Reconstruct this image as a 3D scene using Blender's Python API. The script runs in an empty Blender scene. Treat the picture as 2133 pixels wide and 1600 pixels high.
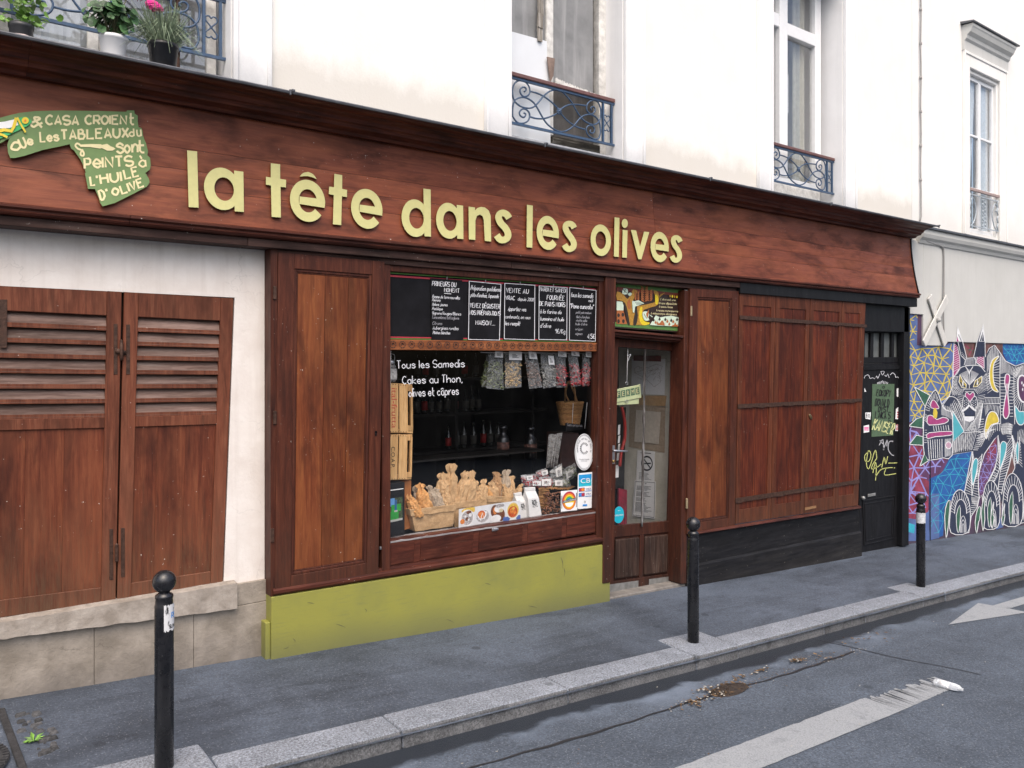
import bpy, math, random
from mathutils import Vector, noise as mnoise
random.seed(7)
R=math.radians
S=bpy.context.scene
# ---------------------------------------------------------------- camera, sky, sun, exposure
F,CX,HY,AX,D,HC=1680.,1066.5,748.,2223.5,6.0,2.13      # focal length and centre in photo pixels; street distance and eye height in metres
LN=math.hypot(AX,F)
cam=bpy.data.cameras.new('camera'); co=bpy.data.objects.new('camera',cam); S.collection.objects.link(co); S.camera=co
co.location=(0,-D,HC); co.rotation_euler=(R(90),0,-math.atan2(F,AX))
cam.sensor_fit='HORIZONTAL'; cam.sensor_width=36; cam.lens=F/2133*36; cam.shift_y=-(800-HY)/2133; cam.clip_end=500; cam.clip_start=.05
W=bpy.data.worlds.new('World'); S.world=W; W.use_nodes=True
nt=W.node_tree; bg=nt.nodes['Background']; sky=nt.nodes.new('ShaderNodeTexSky'); sky.sky_type='NISHITA'; sky.sun_disc=False
SUN_EL,SUN_AZ=R(58),R(206)       # azimuth clockwise from +Y (into the facade)
sky.sun_elevation=SUN_EL; sky.sun_rotation=SUN_AZ; sky.dust_density=6; sky.air_density=1.0; sky.ozone_density=1.0
nt.links.new(sky.outputs[0],bg.inputs[0]); bg.inputs[1].default_value=.15
sl=bpy.data.lights.new('sun','SUN'); so=bpy.data.objects.new('sun',sl); S.collection.objects.link(so)
sl.energy=1.0; sl.angle=R(70); sl.color=(1,.955,.90)
dirv=Vector((math.sin(SUN_AZ)*math.cos(SUN_EL),math.cos(SUN_AZ)*math.cos(SUN_EL),math.sin(SUN_EL)))
so.rotation_euler=dirv.to_track_quat('Z','Y').to_euler(); so.location=dirv*30
S.view_settings.view_transform='Standard'; S.view_settings.look='None'; S.view_settings.exposure=.70; S.view_settings.gamma=1
S.cycles.max_bounces=8; S.cycles.transparent_max_bounces=16
# ---------------------------------------------------------------- measuring: a point of the photo onto a plane of the street
def ray(px,py):
    x=(px-CX)/F; y=(py-HY)/F
    return ((x*AX+F)/LN,(-x*F+AX)/LN,-y)
def U(px,py,Y=0.):
    d=ray(px,py); t=(Y+D)/d[1]; return Vector((d[0]*t,Y,HC+d[2]*t))
def UX(px,py,X):
    d=ray(px,py); t=X/d[0]; return Vector((X,d[1]*t-D,HC+d[2]*t))
XS=[-9,.49,2.16,5.64,6.83,10.34,11.68,12.45,16.03,60]; ZS=[.47,-.009,-.1,-.293,-.353,-.53,-.6,-.645,-.85,-3.2]
def zf(x):
    for i in range(len(XS)-1):
        if x<=XS[i+1] or i==len(XS)-2:
            return ZS[i]+(ZS[i+1]-ZS[i])*(x-XS[i])/(XS[i+1]-XS[i])
def zp(x,y): return zf(x)+.025*max(min(y,0),-1.65)          # pavement height
def zr(x,y): return zf(x)-.041-.105+(.012*(-1.65-y) if y<-1.65 else 0)   # road height
def UG(px,py,fn=zp):
    d=ray(px,py); z=-.3
    for i in range(40):
        t=(z-HC)/d[2]; X=d[0]*t; Y=d[1]*t-D; z=.5*z+.5*fn(X,Y)
    return Vector((X,Y,z))
def Yf(z):                                    # fascia: upright above, flaring out below
    t=max(0,min(1,(z-3.05)/.85)); return -.075-.125*(1-t)**1.7
def UF(px,py,off=0):
    Y=-.12
    for i in range(8):
        p=U(px,py,Y); Y=Yf(p.z)-off
    return p
class Q:                                      # a rectangle of the facade, its corners measured in the photo
    def __init__(s,tl,tr,br,bl,Y,raw=False):
        s.c=[Vector(v) for v in (tl,tr,br,bl)] if raw else [U(*v,Y) for v in (tl,tr,br,bl)]; s.Y=Y
        s.w=((s.c[1]-s.c[0]).length+(s.c[2]-s.c[3]).length)/2; s.h=((s.c[0]-s.c[3]).length+(s.c[1]-s.c[2]).length)/2
        s.n=(s.c[1]-s.c[0]).cross(s.c[3]-s.c[0]).normalized()
        s.n=s.n if s.n.dot(Vector((0,-D,HC))-s.c[0])>0 else -s.n
    def p(s,a,b,o=0):
        top=s.c[0].lerp(s.c[1],a); bot=s.c[3].lerp(s.c[2],a); return bot.lerp(top,b)+s.n*o
    def sub(s,a0,a1,b0,b1,o=0):
        return Q(s.p(a0,b1,o),s.p(a1,b1,o),s.p(a1,b0,o),s.p(a0,b0,o),s.Y-o,True)
    def m(s,x,z): return x/s.w,z/s.h
    def inset(s,l,r,b,t,o=0): return s.sub(l/s.w,1-r/s.w,b/s.h,1-t/s.h,o)
def RW(x0,x1,z0,z1,Y): return Q((x0,Y,z1),(x1,Y,z1),(x1,Y,z0),(x0,Y,z0),Y,True)
# ---------------------------------------------------------------- objects
def tag(o,label=None,cat=None,group=None,kind=None):
    if label: o['label']=label
    if cat: o['category']=cat
    if group: o['group']=group
    if kind: o['kind']=kind
    return o
def thing(name,label,cat,loc=(0,0,0),group=None):
    o=bpy.data.objects.new(name,None); S.collection.objects.link(o); o.location=loc; o.empty_display_size=.1
    return tag(o,label,cat,group)
def wloc(o):
    v=Vector((0,0,0))
    while o: v+=Vector(o.location); o=o.parent
    return v
class MB:
    def __init__(s): s.v=[]; s.f=[]; s.mi=[]; s.tn=[]; s.m=0; s.t=.5; s.sm=[]; s.smooth=False
    def vert(s,p): s.v.append(Vector(p)); return len(s.v)-1
    def face(s,ix): s.f.append(tuple(ix)); s.mi.append(s.m); s.tn.append(s.t); s.sm.append(s.smooth)
    def poly(s,pts): s.face([s.vert(p) for p in pts])
    def hexa(s,b,t):                           # b,t: 4 points each
        i=[s.vert(p) for p in b]; j=[s.vert(p) for p in t]
        s.face(i[::-1]); s.face(j)
        for k in range(4): s.face((i[k],i[(k+1)%4],j[(k+1)%4],j[k]))
    def box(s,x0,x1,y0,y1,z0,z1): s.hexa([(x0,y0,z0),(x1,y0,z0),(x1,y1,z0),(x0,y1,z0)],[(x0,y0,z1),(x1,y0,z1),(x1,y1,z1),(x0,y1,z1)])
    def qbox(s,q,a0,a1,b0,b1,o0,o1):
        s.hexa([q.p(a0,b0,o0),q.p(a1,b0,o0),q.p(a1,b1,o0),q.p(a0,b1,o0)],[q.p(a0,b0,o1),q.p(a1,b0,o1),q.p(a1,b1,o1),q.p(a0,b1,o1)])
    def qfill(s,q,o0,o1): s.qbox(q,0,1,0,1,o0,o1)
    def frame(s,q,l,r,b,t,o0,o1):              # four rails in metres: stiles full height, rails between
        L,Rr,B,T=l/q.w,1-r/q.w,b/q.h,1-t/q.h
        if l: s.t=random.random(); s.qbox(q,0,L,0,1,o0,o1)
        if r: s.t=random.random(); s.qbox(q,Rr,1,0,1,o0,o1)
        if b: s.t=random.random(); s.qbox(q,L,Rr,0,B,o0,o1-.0015)
        if t: s.t=random.random(); s.qbox(q,L,Rr,T,1,o0,o1-.0015)
        return q.sub(L,Rr,B,T)
    def prism(s,pts,d):                        # closed outline pts, extruded by vector d
        d=Vector(d); i=[s.vert(p) for p in pts]; j=[s.vert(Vector(p)+d) for p in pts]; n=len(pts)
        s.face(i[::-1]); s.face(j)
        for k in range(n): s.face((i[k],i[(k+1)%n],j[(k+1)%n],j[k]))
    def sweep(s,prof,x0,x1,cap=True,nseg=1):   # profile (y,z) list along X
        rows=[]
        for a in range(nseg+1):
            x=x0+(x1-x0)*a/nseg; rows.append([s.vert((x,y,z)) for y,z in prof])
        n=len(prof)
        for a in range(nseg):
            for k in range(n): s.face((rows[a][k],rows[a+1][k],rows[a+1][(k+1)%n],rows[a][(k+1)%n]))
        if cap: s.face(rows[0][::-1]); s.face(rows[-1])
    def tube(s,pts,r,n=8,cap=True,closed=False):
        pts=[Vector(p) for p in pts]; m=len(pts); rs=r if isinstance(r,(list,tuple)) else [r]*m
        rows=[]; up=None
        for i,p in enumerate(pts):
            a=pts[(i-1)%m] if (i>0 or closed) else p; b=pts[(i+1)%m] if (i<m-1 or closed) else p
            d=(b-a).normalized() if (b-a).length>1e-9 else Vector((0,0,1))
            if up is None: up=d.orthogonal().normalized()
            up=(up-d*up.dot(d)); up=up.normalized() if up.length>1e-6 else d.orthogonal().normalized()
            w=d.cross(up)
            rows.append([s.vert(p+(up*math.cos(2*math.pi*k/n)+w*math.sin(2*math.pi*k/n))*rs[i]) for k in range(n)])
        for i in range(m if closed else m-1):
            A,B=rows[i],rows[(i+1)%m]
            for k in range(n): s.face((A[k],A[(k+1)%n],B[(k+1)%n],B[k]))
        if cap and not closed: s.face(rows[0][::-1]); s.face(rows[-1])
    def lathe(s,prof,base=(0,0,0),axis=(0,0,1),n=20,jit=0,seed=0,freq=8,sx=1,sy=1):   # prof (r,h); jit crumples
        base=Vector(base); ax=Vector(axis).normalized(); u=ax.orthogonal().normalized()
        if abs(ax.z)>.5: u=(Vector((1,0,0))-ax*ax.x).normalized()
        w=ax.cross(u); rows=[]
        for r,h in prof:
            row=[]
            for k in range(n):
                a=2*math.pi*k/n; rr=r
                if jit:
                    nv=Vector((math.cos(a)*r*freq+seed*7.1,math.sin(a)*r*freq+seed*3.3,h*freq+seed))
                    rr=r*(1+jit*mnoise.noise(nv)*2+jit*.8*mnoise.noise(nv*2.7))
                row.append(s.vert(base+ax*h+u*math.cos(a)*rr*sx+w*math.sin(a)*rr*sy))
            rows.append(row)
        for i in range(len(prof)-1):
            for k in range(n): s.face((rows[i][k],rows[i][(k+1)%n],rows[i+1][(k+1)%n],rows[i+1][k]))
        if prof[0][0]>1e-4: s.face(rows[0][::-1])
        if prof[-1][0]>1e-4: s.face(rows[-1])
    def ribbon(s,pts,w,place,closed=False):    # flat stroke in (u,v); place maps it into the scene
        pts=[Vector((p[0],p[1])) for p in pts]
        q=[pts[0]]
        for p in pts[1:]:
            if (p-q[-1]).length>1e-7: q.append(p)
        pts=q; m=len(pts)
        if m<2: return
        A=[];B=[]
        for i,p in enumerate(pts):
            a=pts[(i-1)%m] if (i or closed) else p; b=pts[(i+1)%m] if (i<m-1 or closed) else p
            d=(b-a); d=d.normalized() if d.length>1e-9 else Vector((1,0)); nn=Vector((-d.y,d.x))
            ww=w[i] if isinstance(w,(list,tuple)) else w
            A.append(s.vert(place(*(p+nn*ww/2)))); B.append(s.vert(place(*(p-nn*ww/2))))
        for i in range(m if closed else m-1):
            j=(i+1)%m; s.face((B[i],B[j],A[j],A[i]))
    def build(s,name,mats,parent=None,loc=None,bevel=0,seg=1,flat=False,fixn=True):
        me=bpy.data.meshes.new(name); org=wloc(parent) if parent else Vector(loc or (0,0,0))
        me.from_pydata([tuple(v-org) for v in s.v],[],s.f)
        for m in (mats if isinstance(mats,(list,tuple)) else [mats]): me.materials.append(m)
        me.polygons.foreach_set('material_index',s.mi)
        me.polygons.foreach_set('use_smooth',s.sm)
        at=me.attributes.new('tone','FLOAT','FACE'); at.data.foreach_set('value',s.tn)
        me.validate(); me.update()
        if fixn:
            import bmesh
            b=bmesh.new(); b.from_mesh(me); bmesh.ops.recalc_face_normals(b,faces=b.faces); b.to_mesh(me); b.free()
        o=bpy.data.objects.new(name,me); S.collection.objects.link(o)
        if parent: o.parent=parent
        else: o.location=org
        if bevel:
            md=o.modifiers.new('bevel','BEVEL'); md.width=bevel; md.segments=seg; md.limit_method='ANGLE'; md.angle_limit=R(40); md.use_clamp_overlap=True
        return o
def rt(): return random.random()
def arc(cx,cy,rx,ry,a0,a1,n=14): return [(cx+rx*math.cos(R(a0+(a1-a0)*i/n)),cy+ry*math.sin(R(a0+(a1-a0)*i/n))) for i in range(n+1)]
def smooth(pts,k=5,closed=False):              # Catmull-Rom through 2-D or 3-D points
    P=[Vector(p) for p in pts]; n=len(P); out=[]
    for i in range(n if closed else n-1):
        p0=P[i-1] if (i or closed) else P[0]; p1=P[i]; p2=P[(i+1)%n]; p3=P[(i+2)%n] if (closed or i+2<n) else P[-1]
        for j in range(k):
            t=j/k; out.append(.5*((2*p1)+(p2-p0)*t+(2*p0-5*p1+4*p2-p3)*t*t+(3*p1-p0-3*p2+p3)*t**3))
    if not closed: out.append(P[-1])
    return out
# ---------------------------------------------------------------- hand lettering: single strokes on a 0-9 grid, baseline 2, x-height 6, capitals 9
GL={'A':'02 29 42|14 34','B':'02 09 29 38 37 26 06|26 45 44 32 02','C':'~48 29 07 04 22 43','D':'02 09 29 47 44 22 02','E':'49 09 02 42|06 36','F':'49 09 02|06 36','G':'~48 29 07 04 22 43 45|45 35','H':'02 09|42 49|06 46','I':'02 09','J':'~39 33 22 03','K':'02 09|49 05 42','L':'09 02 42','M':'02 09 25 49 42','N':'02 09 42 49','O':'~29 07 04 22 44 47 29','P':'02 09 39 48 46 35 05','Q':'~29 07 04 22 44 47 29|34 51','R':'02 09 39 48 46 35 05|25 42','S':'~48 29 08 06 45 43 22 03','T':'09 49|29 22','U':'~09 04 22 44 49','V':'09 22 49','W':'09 12 36 52 69','X':'02 49|09 42','Y':'09 26 49|26 22','Z':'09 49 02 42',
'a':'~45 26 04 22 43|46 42','b':'09 02|~05 26 44 22 03','c':'~45 26 04 22 43','d':'49 42|~45 26 04 22 43','e':'~04 44 26 04 22 43','f':'~49 28 26 22|06 46','g':'~46 26 04 22 43|~46 41 20 01','h':'09 02|~04 26 45 42','i':'06 02|08 09','j':'~26 21 00|28 29','k':'09 02|46 04 42','l':'09 02','m':'06 02|~04 26 35 32|~35 56 65 62','n':'06 02|~04 26 45 42','o':'~26 04 22 44 26','p':'06 00|~05 26 44 22 03','q':'46 40|~45 26 04 22 43','r':'06 02|~04 26 36','s':'~45 26 05 34 43 22 03','t':'19 13 22 32|06 36','u':'~06 03 22 43|46 42','v':'06 22 46','w':'06 12 35 52 66','x':'06 42|46 02','y':'06 23|46 10','z':'06 46 02 42',
'0':'~29 07 04 22 44 47 29','1':'17 29 22','2':'~08 29 47 34 02|02 42','4':'32 39 04 44','5':'49 09 06|~06 26 44 22 03','8':'~29 07 26 44 22 04 26 47 29','9':'~46 26 07 29 47 45 22','&':'~42 17 28 37 04 12 23 45','/':'02 49','.':'02 12',',':'12 01',"'":'19 17','"':'09 07|29 27','€':'~48 29 07 04 22 43|06 36|05 35','-':'05 35',' ':''}
ACC={'é':('e','17 29'),'è':('e','19 27'),'ê':('e','07 28 47'),'à':('a','19 27'),'â':('a','07 28 47'),'É':('E','1: 3<'),'ô':('o','07 28 47')}
def strokes(text):
    x=0; out=[]
    for ch in text:
        acc=None
        if ch in ACC: ch,acc=ACC[ch]
        g=GL.get(ch,''); mx=1.5 if ch==' ' else 0
        for st in ([] if not g else g.split('|')):
            sm=st[0]=='~'; pts=[(float(p[0]),float(p[1])) for p in st.lstrip('~').split()]
            mx=max(mx,max(p[0] for p in pts))
            if sm: pts=[(v.x,v.y) for v in smooth([Vector(p) for p in pts],4)]
            out.append([(x+p[0],p[1]-2) for p in pts])
        if acc: out.append([(x+float(p[0]),float(ord(p[1])-48)-2) for p in acc.split()])
        x+=mx+1.6
    return out,x-1.6
def write(mb,text,place,x,y,w=None,h=1.,lw=.1,jit=.0,slant=0,rot=0):     # x,y start of baseline; h capital height; w total width
    st,tw=strokes(text); sy=h/7.; sx=(w/tw if w else sy*.8)
    cr,sr=math.cos(R(rot)),math.sin(R(rot))
    for s_ in st:
        pts=[]
        for a,b in s_:
            u=a*sx+slant*b*sy+random.uniform(-jit,jit)*h; v=b*sy+random.uniform(-jit,jit)*h
            pts.append((x+u*cr-v*sr,y+u*sr+v*cr))
        if len(pts)>1: mb.ribbon(pts,lw,place)
def qplace(q,o=.002): return lambda u,v:q.p(u/q.w,v/q.h,o)
def px_place(Y): return lambda u,v:U(u,v,Y)
def fill(mb,pts,place): mb.poly([place(*p) for p in pts])
def printed(text,size=1.,extr=0.):                # set type as mesh, centred at 0 (Blender's own font)
    c=bpy.data.curves.new('type','FONT'); c.body=text; c.size=size; c.align_x='CENTER'; c.extrude=extr
    o=bpy.data.objects.new('type',c); S.collection.objects.link(o)
    bpy.context.view_layer.update()
    me=bpy.data.meshes.new_from_object(o.evaluated_get(bpy.context.evaluated_depsgraph_get()))
    v=[tuple(p.co) for p in me.vertices]; f=[tuple(p.vertices) for p in me.polygons]
    bpy.data.objects.remove(o); bpy.data.curves.remove(c); bpy.data.meshes.remove(me)
    return v,f
def put_type(mb,text,place,x,y,w,h,rot=0):         # x,y centre of the word
    v,f=printed(text)
    if not v: return
    x0=min(p[0] for p in v);x1=max(p[0] for p in v);y0=min(p[1] for p in v);y1=max(p[1] for p in v)
    cr,sr=math.cos(R(rot)),math.sin(R(rot)); ix=[]
    for p in v:
        a=((p[0]-x0)/(x1-x0)-.5)*w; b=((p[1]-y0)/(y1-y0)-.5)*h
        ix.append(mb.vert(place(x+a*cr-b*sr,y+a*sr+b*cr)))
    for q in f: mb.face([ix[i] for i in q])
# ---------------------------------------------------------------- materials
class NT:
    def __init__(s,name):
        m=bpy.data.materials.new(name); m.use_nodes=True; s.mat=m; s.t=m.node_tree; s.b=s.t.nodes['Principled BSDF']
        s.pos=s.t.nodes.new('ShaderNodeNewGeometry').outputs['Position']
    def n(s,typ,ins=(),**kw):
        nd=s.t.nodes.new(typ)
        for k,v in kw.items(): setattr(nd,k,v)
        for k,v in (ins.items() if isinstance(ins,dict) else enumerate(ins)):
            if v is None: continue
            if isinstance(v,bpy.types.NodeSocket): s.t.links.new(v,nd.inputs[k])
            else:
                if isinstance(v,(tuple,list)) and len(v)==3 and nd.inputs[k].type=='RGBA': v=(*v,1)
                nd.inputs[k].default_value=v
        return nd
    def mapped(s,scale,loc=(0,0,0)): return s.n('ShaderNodeMapping',{'Vector':s.pos,'Scale':scale,'Location':loc}).outputs[0]
    def noise(s,vec,scale,detail=4,rough=.55,dist=0): return s.n('ShaderNodeTexNoise',{'Vector':vec,'Scale':scale,'Detail':detail,'Roughness':rough,'Distortion':dist}).outputs[0]
    def ramp(s,fac,stops,mode='LINEAR'):
        r=s.n('ShaderNodeValToRGB',{0:fac}); r.color_ramp.interpolation=mode; e=r.color_ramp.elements
        for i,(p,c) in enumerate(stops):
            el=e[i] if i<2 else e.new(p)
            el.position=p; el.color=(*c,1) if isinstance(c,(tuple,list)) else (c,c,c,1)
        return r.outputs[0]
    def mix(s,f,a,b,bt='MIX'): 
        nd=s.n('ShaderNodeMix',data_type='RGBA',blend_type=bt)
        for k,v in ((0,f),(6,a),(7,b)):
            if isinstance(v,bpy.types.NodeSocket): s.t.links.new(v,nd.inputs[k])
            else: nd.inputs[k].default_value=(*v,1) if isinstance(v,(tuple,list)) else v
        return nd.outputs[2]
    def math(s,op,a,b=0.,c=0.): return s.n('ShaderNodeMath',(a,b,c),operation=op).outputs[0]
    def tone(s): return s.n('ShaderNodeAttribute',attribute_name='tone').outputs['Fac']
    def set(s,**kw):
        for k,v in kw.items():
            k=k.replace('_',' ')
            if isinstance(v,bpy.types.NodeSocket): s.t.links.new(v,s.b.inputs[k])
            else: s.b.inputs[k].default_value=(*v,1) if isinstance(v,(tuple,list)) and len(v)==3 else v
    def bump(s,h,st=.3,dist=.01): s.set(Normal=s.n('ShaderNodeBump',{'Strength':st,'Distance':dist,'Height':h}).outputs[0])
    def z(s): return s.n('ShaderNodeSeparateXYZ',(s.pos,)).outputs
def plain(name,col,rough=.6,var=.12,sc=18,metal=0,spec=.5,bump=0,tone=0):
    k=NT(name); nn=k.noise(k.pos,sc,5)
    c=k.mix(k.ramp(nn,[(.3,0.),(.7,1.)]),tuple(x*(1-var) for x in col),tuple(min(1,x*(1+var)) for x in col))
    if tone: c=k.mix(1.,c,k.ramp(k.tone(),[(0,1-tone),(1,1+tone)]),'MULTIPLY')
    k.set(Base_Color=c,Roughness=rough,Metallic=metal,Specular_IOR_Level=spec)
    if bump: k.bump(k.noise(k.pos,sc*4,6),bump)
    return k.mat
def wood(name,axis,dark,mid,light,rough=.42,blotch=.5,grain=1.,con=.22,specks=.0,knots=0,wear=None,weargrey=(.2,.17,.14),worn=None,bump=.25,tone=.22):
    k=NT(name); L,A=1.1,16.
    sc={'X':(L,A,A),'Z':(A,A,L),'Y':(A,L,A)}[axis]
    t=k.tone(); off=k.n('ShaderNodeCombineXYZ',(k.math('MULTIPLY',t,37.),k.math('MULTIPLY',t,11.),k.math('MULTIPLY',t,23.))).outputs[0]
    p2=k.n('ShaderNodeVectorMath',(k.pos,off),operation='ADD').outputs[0]
    mp=k.n('ShaderNodeMapping',{'Vector':p2,'Scale':sc}).outputs[0]
    g=k.noise(mp,2.2,8,.62,.6)
    mp2=k.n('ShaderNodeMapping',{'Vector':p2,'Scale':tuple(x*3.5 for x in sc)}).outputs[0]
    fine=k.noise(mp2,3.,6,.6)
    col=k.ramp(g,[(.5-con,dark),(.5,mid),(.5+con,light)])
    col=k.mix(k.math('MULTIPLY',k.ramp(fine,[(.45,0.),(.62,1.)]),.28*grain),col,tuple(x*.45 for x in dark))
    bs={'X':(1.6,4,4.5),'Z':(4.5,4,1.5),'Y':(4,1.6,4)}[axis]
    bl=k.noise(k.n('ShaderNodeMapping',{'Vector':p2,'Scale':bs}).outputs[0],1.3,4,.6,.4)
    col=k.mix(k.math('MULTIPLY',k.ramp(bl,[(.46,0.),(.66,1.)]),blotch),col,tuple(x*.6 for x in dark))
    col=k.mix(1.,col,k.ramp(t,[(0,1-tone),(1,1+tone)]),'MULTIPLY')
    if wear:                                      # (z0,z1): bare weathered wood towards the foot of old boards
        zz=k.math('ADD',k.z()[2],k.math('MULTIPLY',k.noise(mp,1.2,5),.9))
        w=k.n('ShaderNodeMapRange',{'Value':zz,'From Min':wear[0]+.45,'From Max':wear[1]+.45,'To Min':1.,'To Max':0.}).outputs[0]
        wf=k.math('MULTIPLY',w,k.ramp(fine,[(.35,.25),(.6,1.)]))
        col=k.mix(k.math('MULTIPLY',wf,.75),col,weargrey)
    if worn:
        wn=k.ramp(k.noise(mp,1.7,6,.7),[(.56,0.),(.68,1.)]); col=k.mix(k.math('MULTIPLY',wn,worn),col,weargrey)
    if knots:
        kv=k.n('ShaderNodeTexVoronoi',{'Vector':k.n('ShaderNodeMapping',{'Vector':p2,'Scale':tuple(.55 if x==L else 1. for x in sc)}).outputs[0],'Scale':4.6},feature='F1'); ks=k.n('ShaderNodeSeparateColor',(kv.outputs[1],)).outputs
        kd_=k.math('ADD',kv.outputs[0],k.math('MULTIPLY',k.math('SUBTRACT',fine,.5),.22))
        col=k.mix(k.math('MULTIPLY',k.math('MULTIPLY',k.ramp(kd_,[(.07,1.),(.26,0.)]),k.ramp(ks[0],[(.45,0.),(.6,1.)])),knots),col,tuple(x*.55 for x in dark))
        lp_=k.noise(k.n('ShaderNodeMapping',{'Vector':p2,'Scale':tuple(.8 if x==L else 2.2 for x in sc)}).outputs[0],1.1,5,.6)
        col=k.mix(k.math('MULTIPLY',k.ramp(lp_,[(.48,0.),(.68,1.)]),knots*.8),col,tuple(x*1.2 for x in light))
    if specks:
        sp=k.ramp(k.noise(k.pos,55,2,.5),[(.735,0.),(.76,1.)]); 
        msk=k.ramp(k.noise(k.pos,2.3,3),[(.45,0.),(.6,1.)])
        col=k.mix(k.math('MULTIPLY',k.math('MULTIPLY',sp,msk),specks),col,(.6,.55,.5))
    k.set(Base_Color=col,Roughness=k.ramp(bl,[(.3,rough-.08),(.7,rough+.14)]),Specular_IOR_Level=.22)
    k.bump(k.math('ADD',k.math('MULTIPLY',g,.5),fine),bump,.004)
    return k.mat
def plaster(name,col,col2,stain=None,stainz=None,cracks=0,bump=.25,sc=2.5,rough=.85,streak=.0,zdirt=None):
    k=NT(name); n1=k.noise(k.pos,sc,7,.6,.3)
    c=k.mix(k.ramp(n1,[(.35,0.),(.68,1.)]),col,col2)
    if streak:
        st=k.noise(k.mapped((9,9,.5)),1.5,5,.6); c=k.mix(k.math('MULTIPLY',k.ramp(st,[(.5,0.),(.75,1.)]),streak),c,stain)
    if stainz:                                   # splash-back dirt above a ledge, ragged upper edge
        e=k.math('ADD',k.z()[2],k.math('MULTIPLY',k.math('SUBTRACT',k.noise(k.mapped((1,1,.7)),2.2,6,.65),.5),stainz[2]))
        e=k.math('ADD',e,k.math('MULTIPLY',k.math('SUBTRACT',k.noise(k.pos,60,2,.6),.5),.10))
        f=k.n('ShaderNodeMapRange',{'Value':e,'From Min':stainz[0],'From Max':stainz[1],'To Min':1.,'To Max':0.}).outputs[0]
        c=k.mix(k.math('MULTIPLY',f,stainz[3]),c,stain)
    if zdirt:
        e=k.math('ADD',k.math('SUBTRACT',k.z()[2],k.math('MULTIPLY',k.z()[0],-.0544)),k.math('MULTIPLY',k.noise(k.pos,3,6,.65),.5))
        f=k.n('ShaderNodeMapRange',{'Value':e,'From Min':zdirt[0]+.25,'From Max':zdirt[1]+.25,'To Min':1.,'To Max':0.}).outputs[0]
        c=k.mix(k.math('MULTIPLY',f,zdirt[3]),c,zdirt[2])
    if cracks:
        vo=k.n('ShaderNodeTexVoronoi',{'Vector':k.n('ShaderNodeVectorMath',(k.pos,k.n('ShaderNodeVectorMath',(k.n('ShaderNodeTexNoise',{'Vector':k.pos,'Scale':5.,'Detail':5.}).outputs[1],(.35,.35,.35)),operation='MULTIPLY').outputs[0]),operation='ADD').outputs[0],'Scale':2.1},feature='DISTANCE_TO_EDGE').outputs[0]
        cm=k.ramp(k.noise(k.pos,2.1,3),[(.5,0.),(.6,1.)])
        c=k.mix(k.math('MULTIPLY',k.math('MULTIPLY',k.ramp(vo,[(0.,1.),(.008,0.)]),cm),cracks),c,tuple(x*.35 for x in col))
    k.set(Base_Color=c,Roughness=rough,Specular_IOR_Level=.25)
    k.bump(k.noise(k.pos,38,8,.65),bump,.006)
    return k.mat
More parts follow.
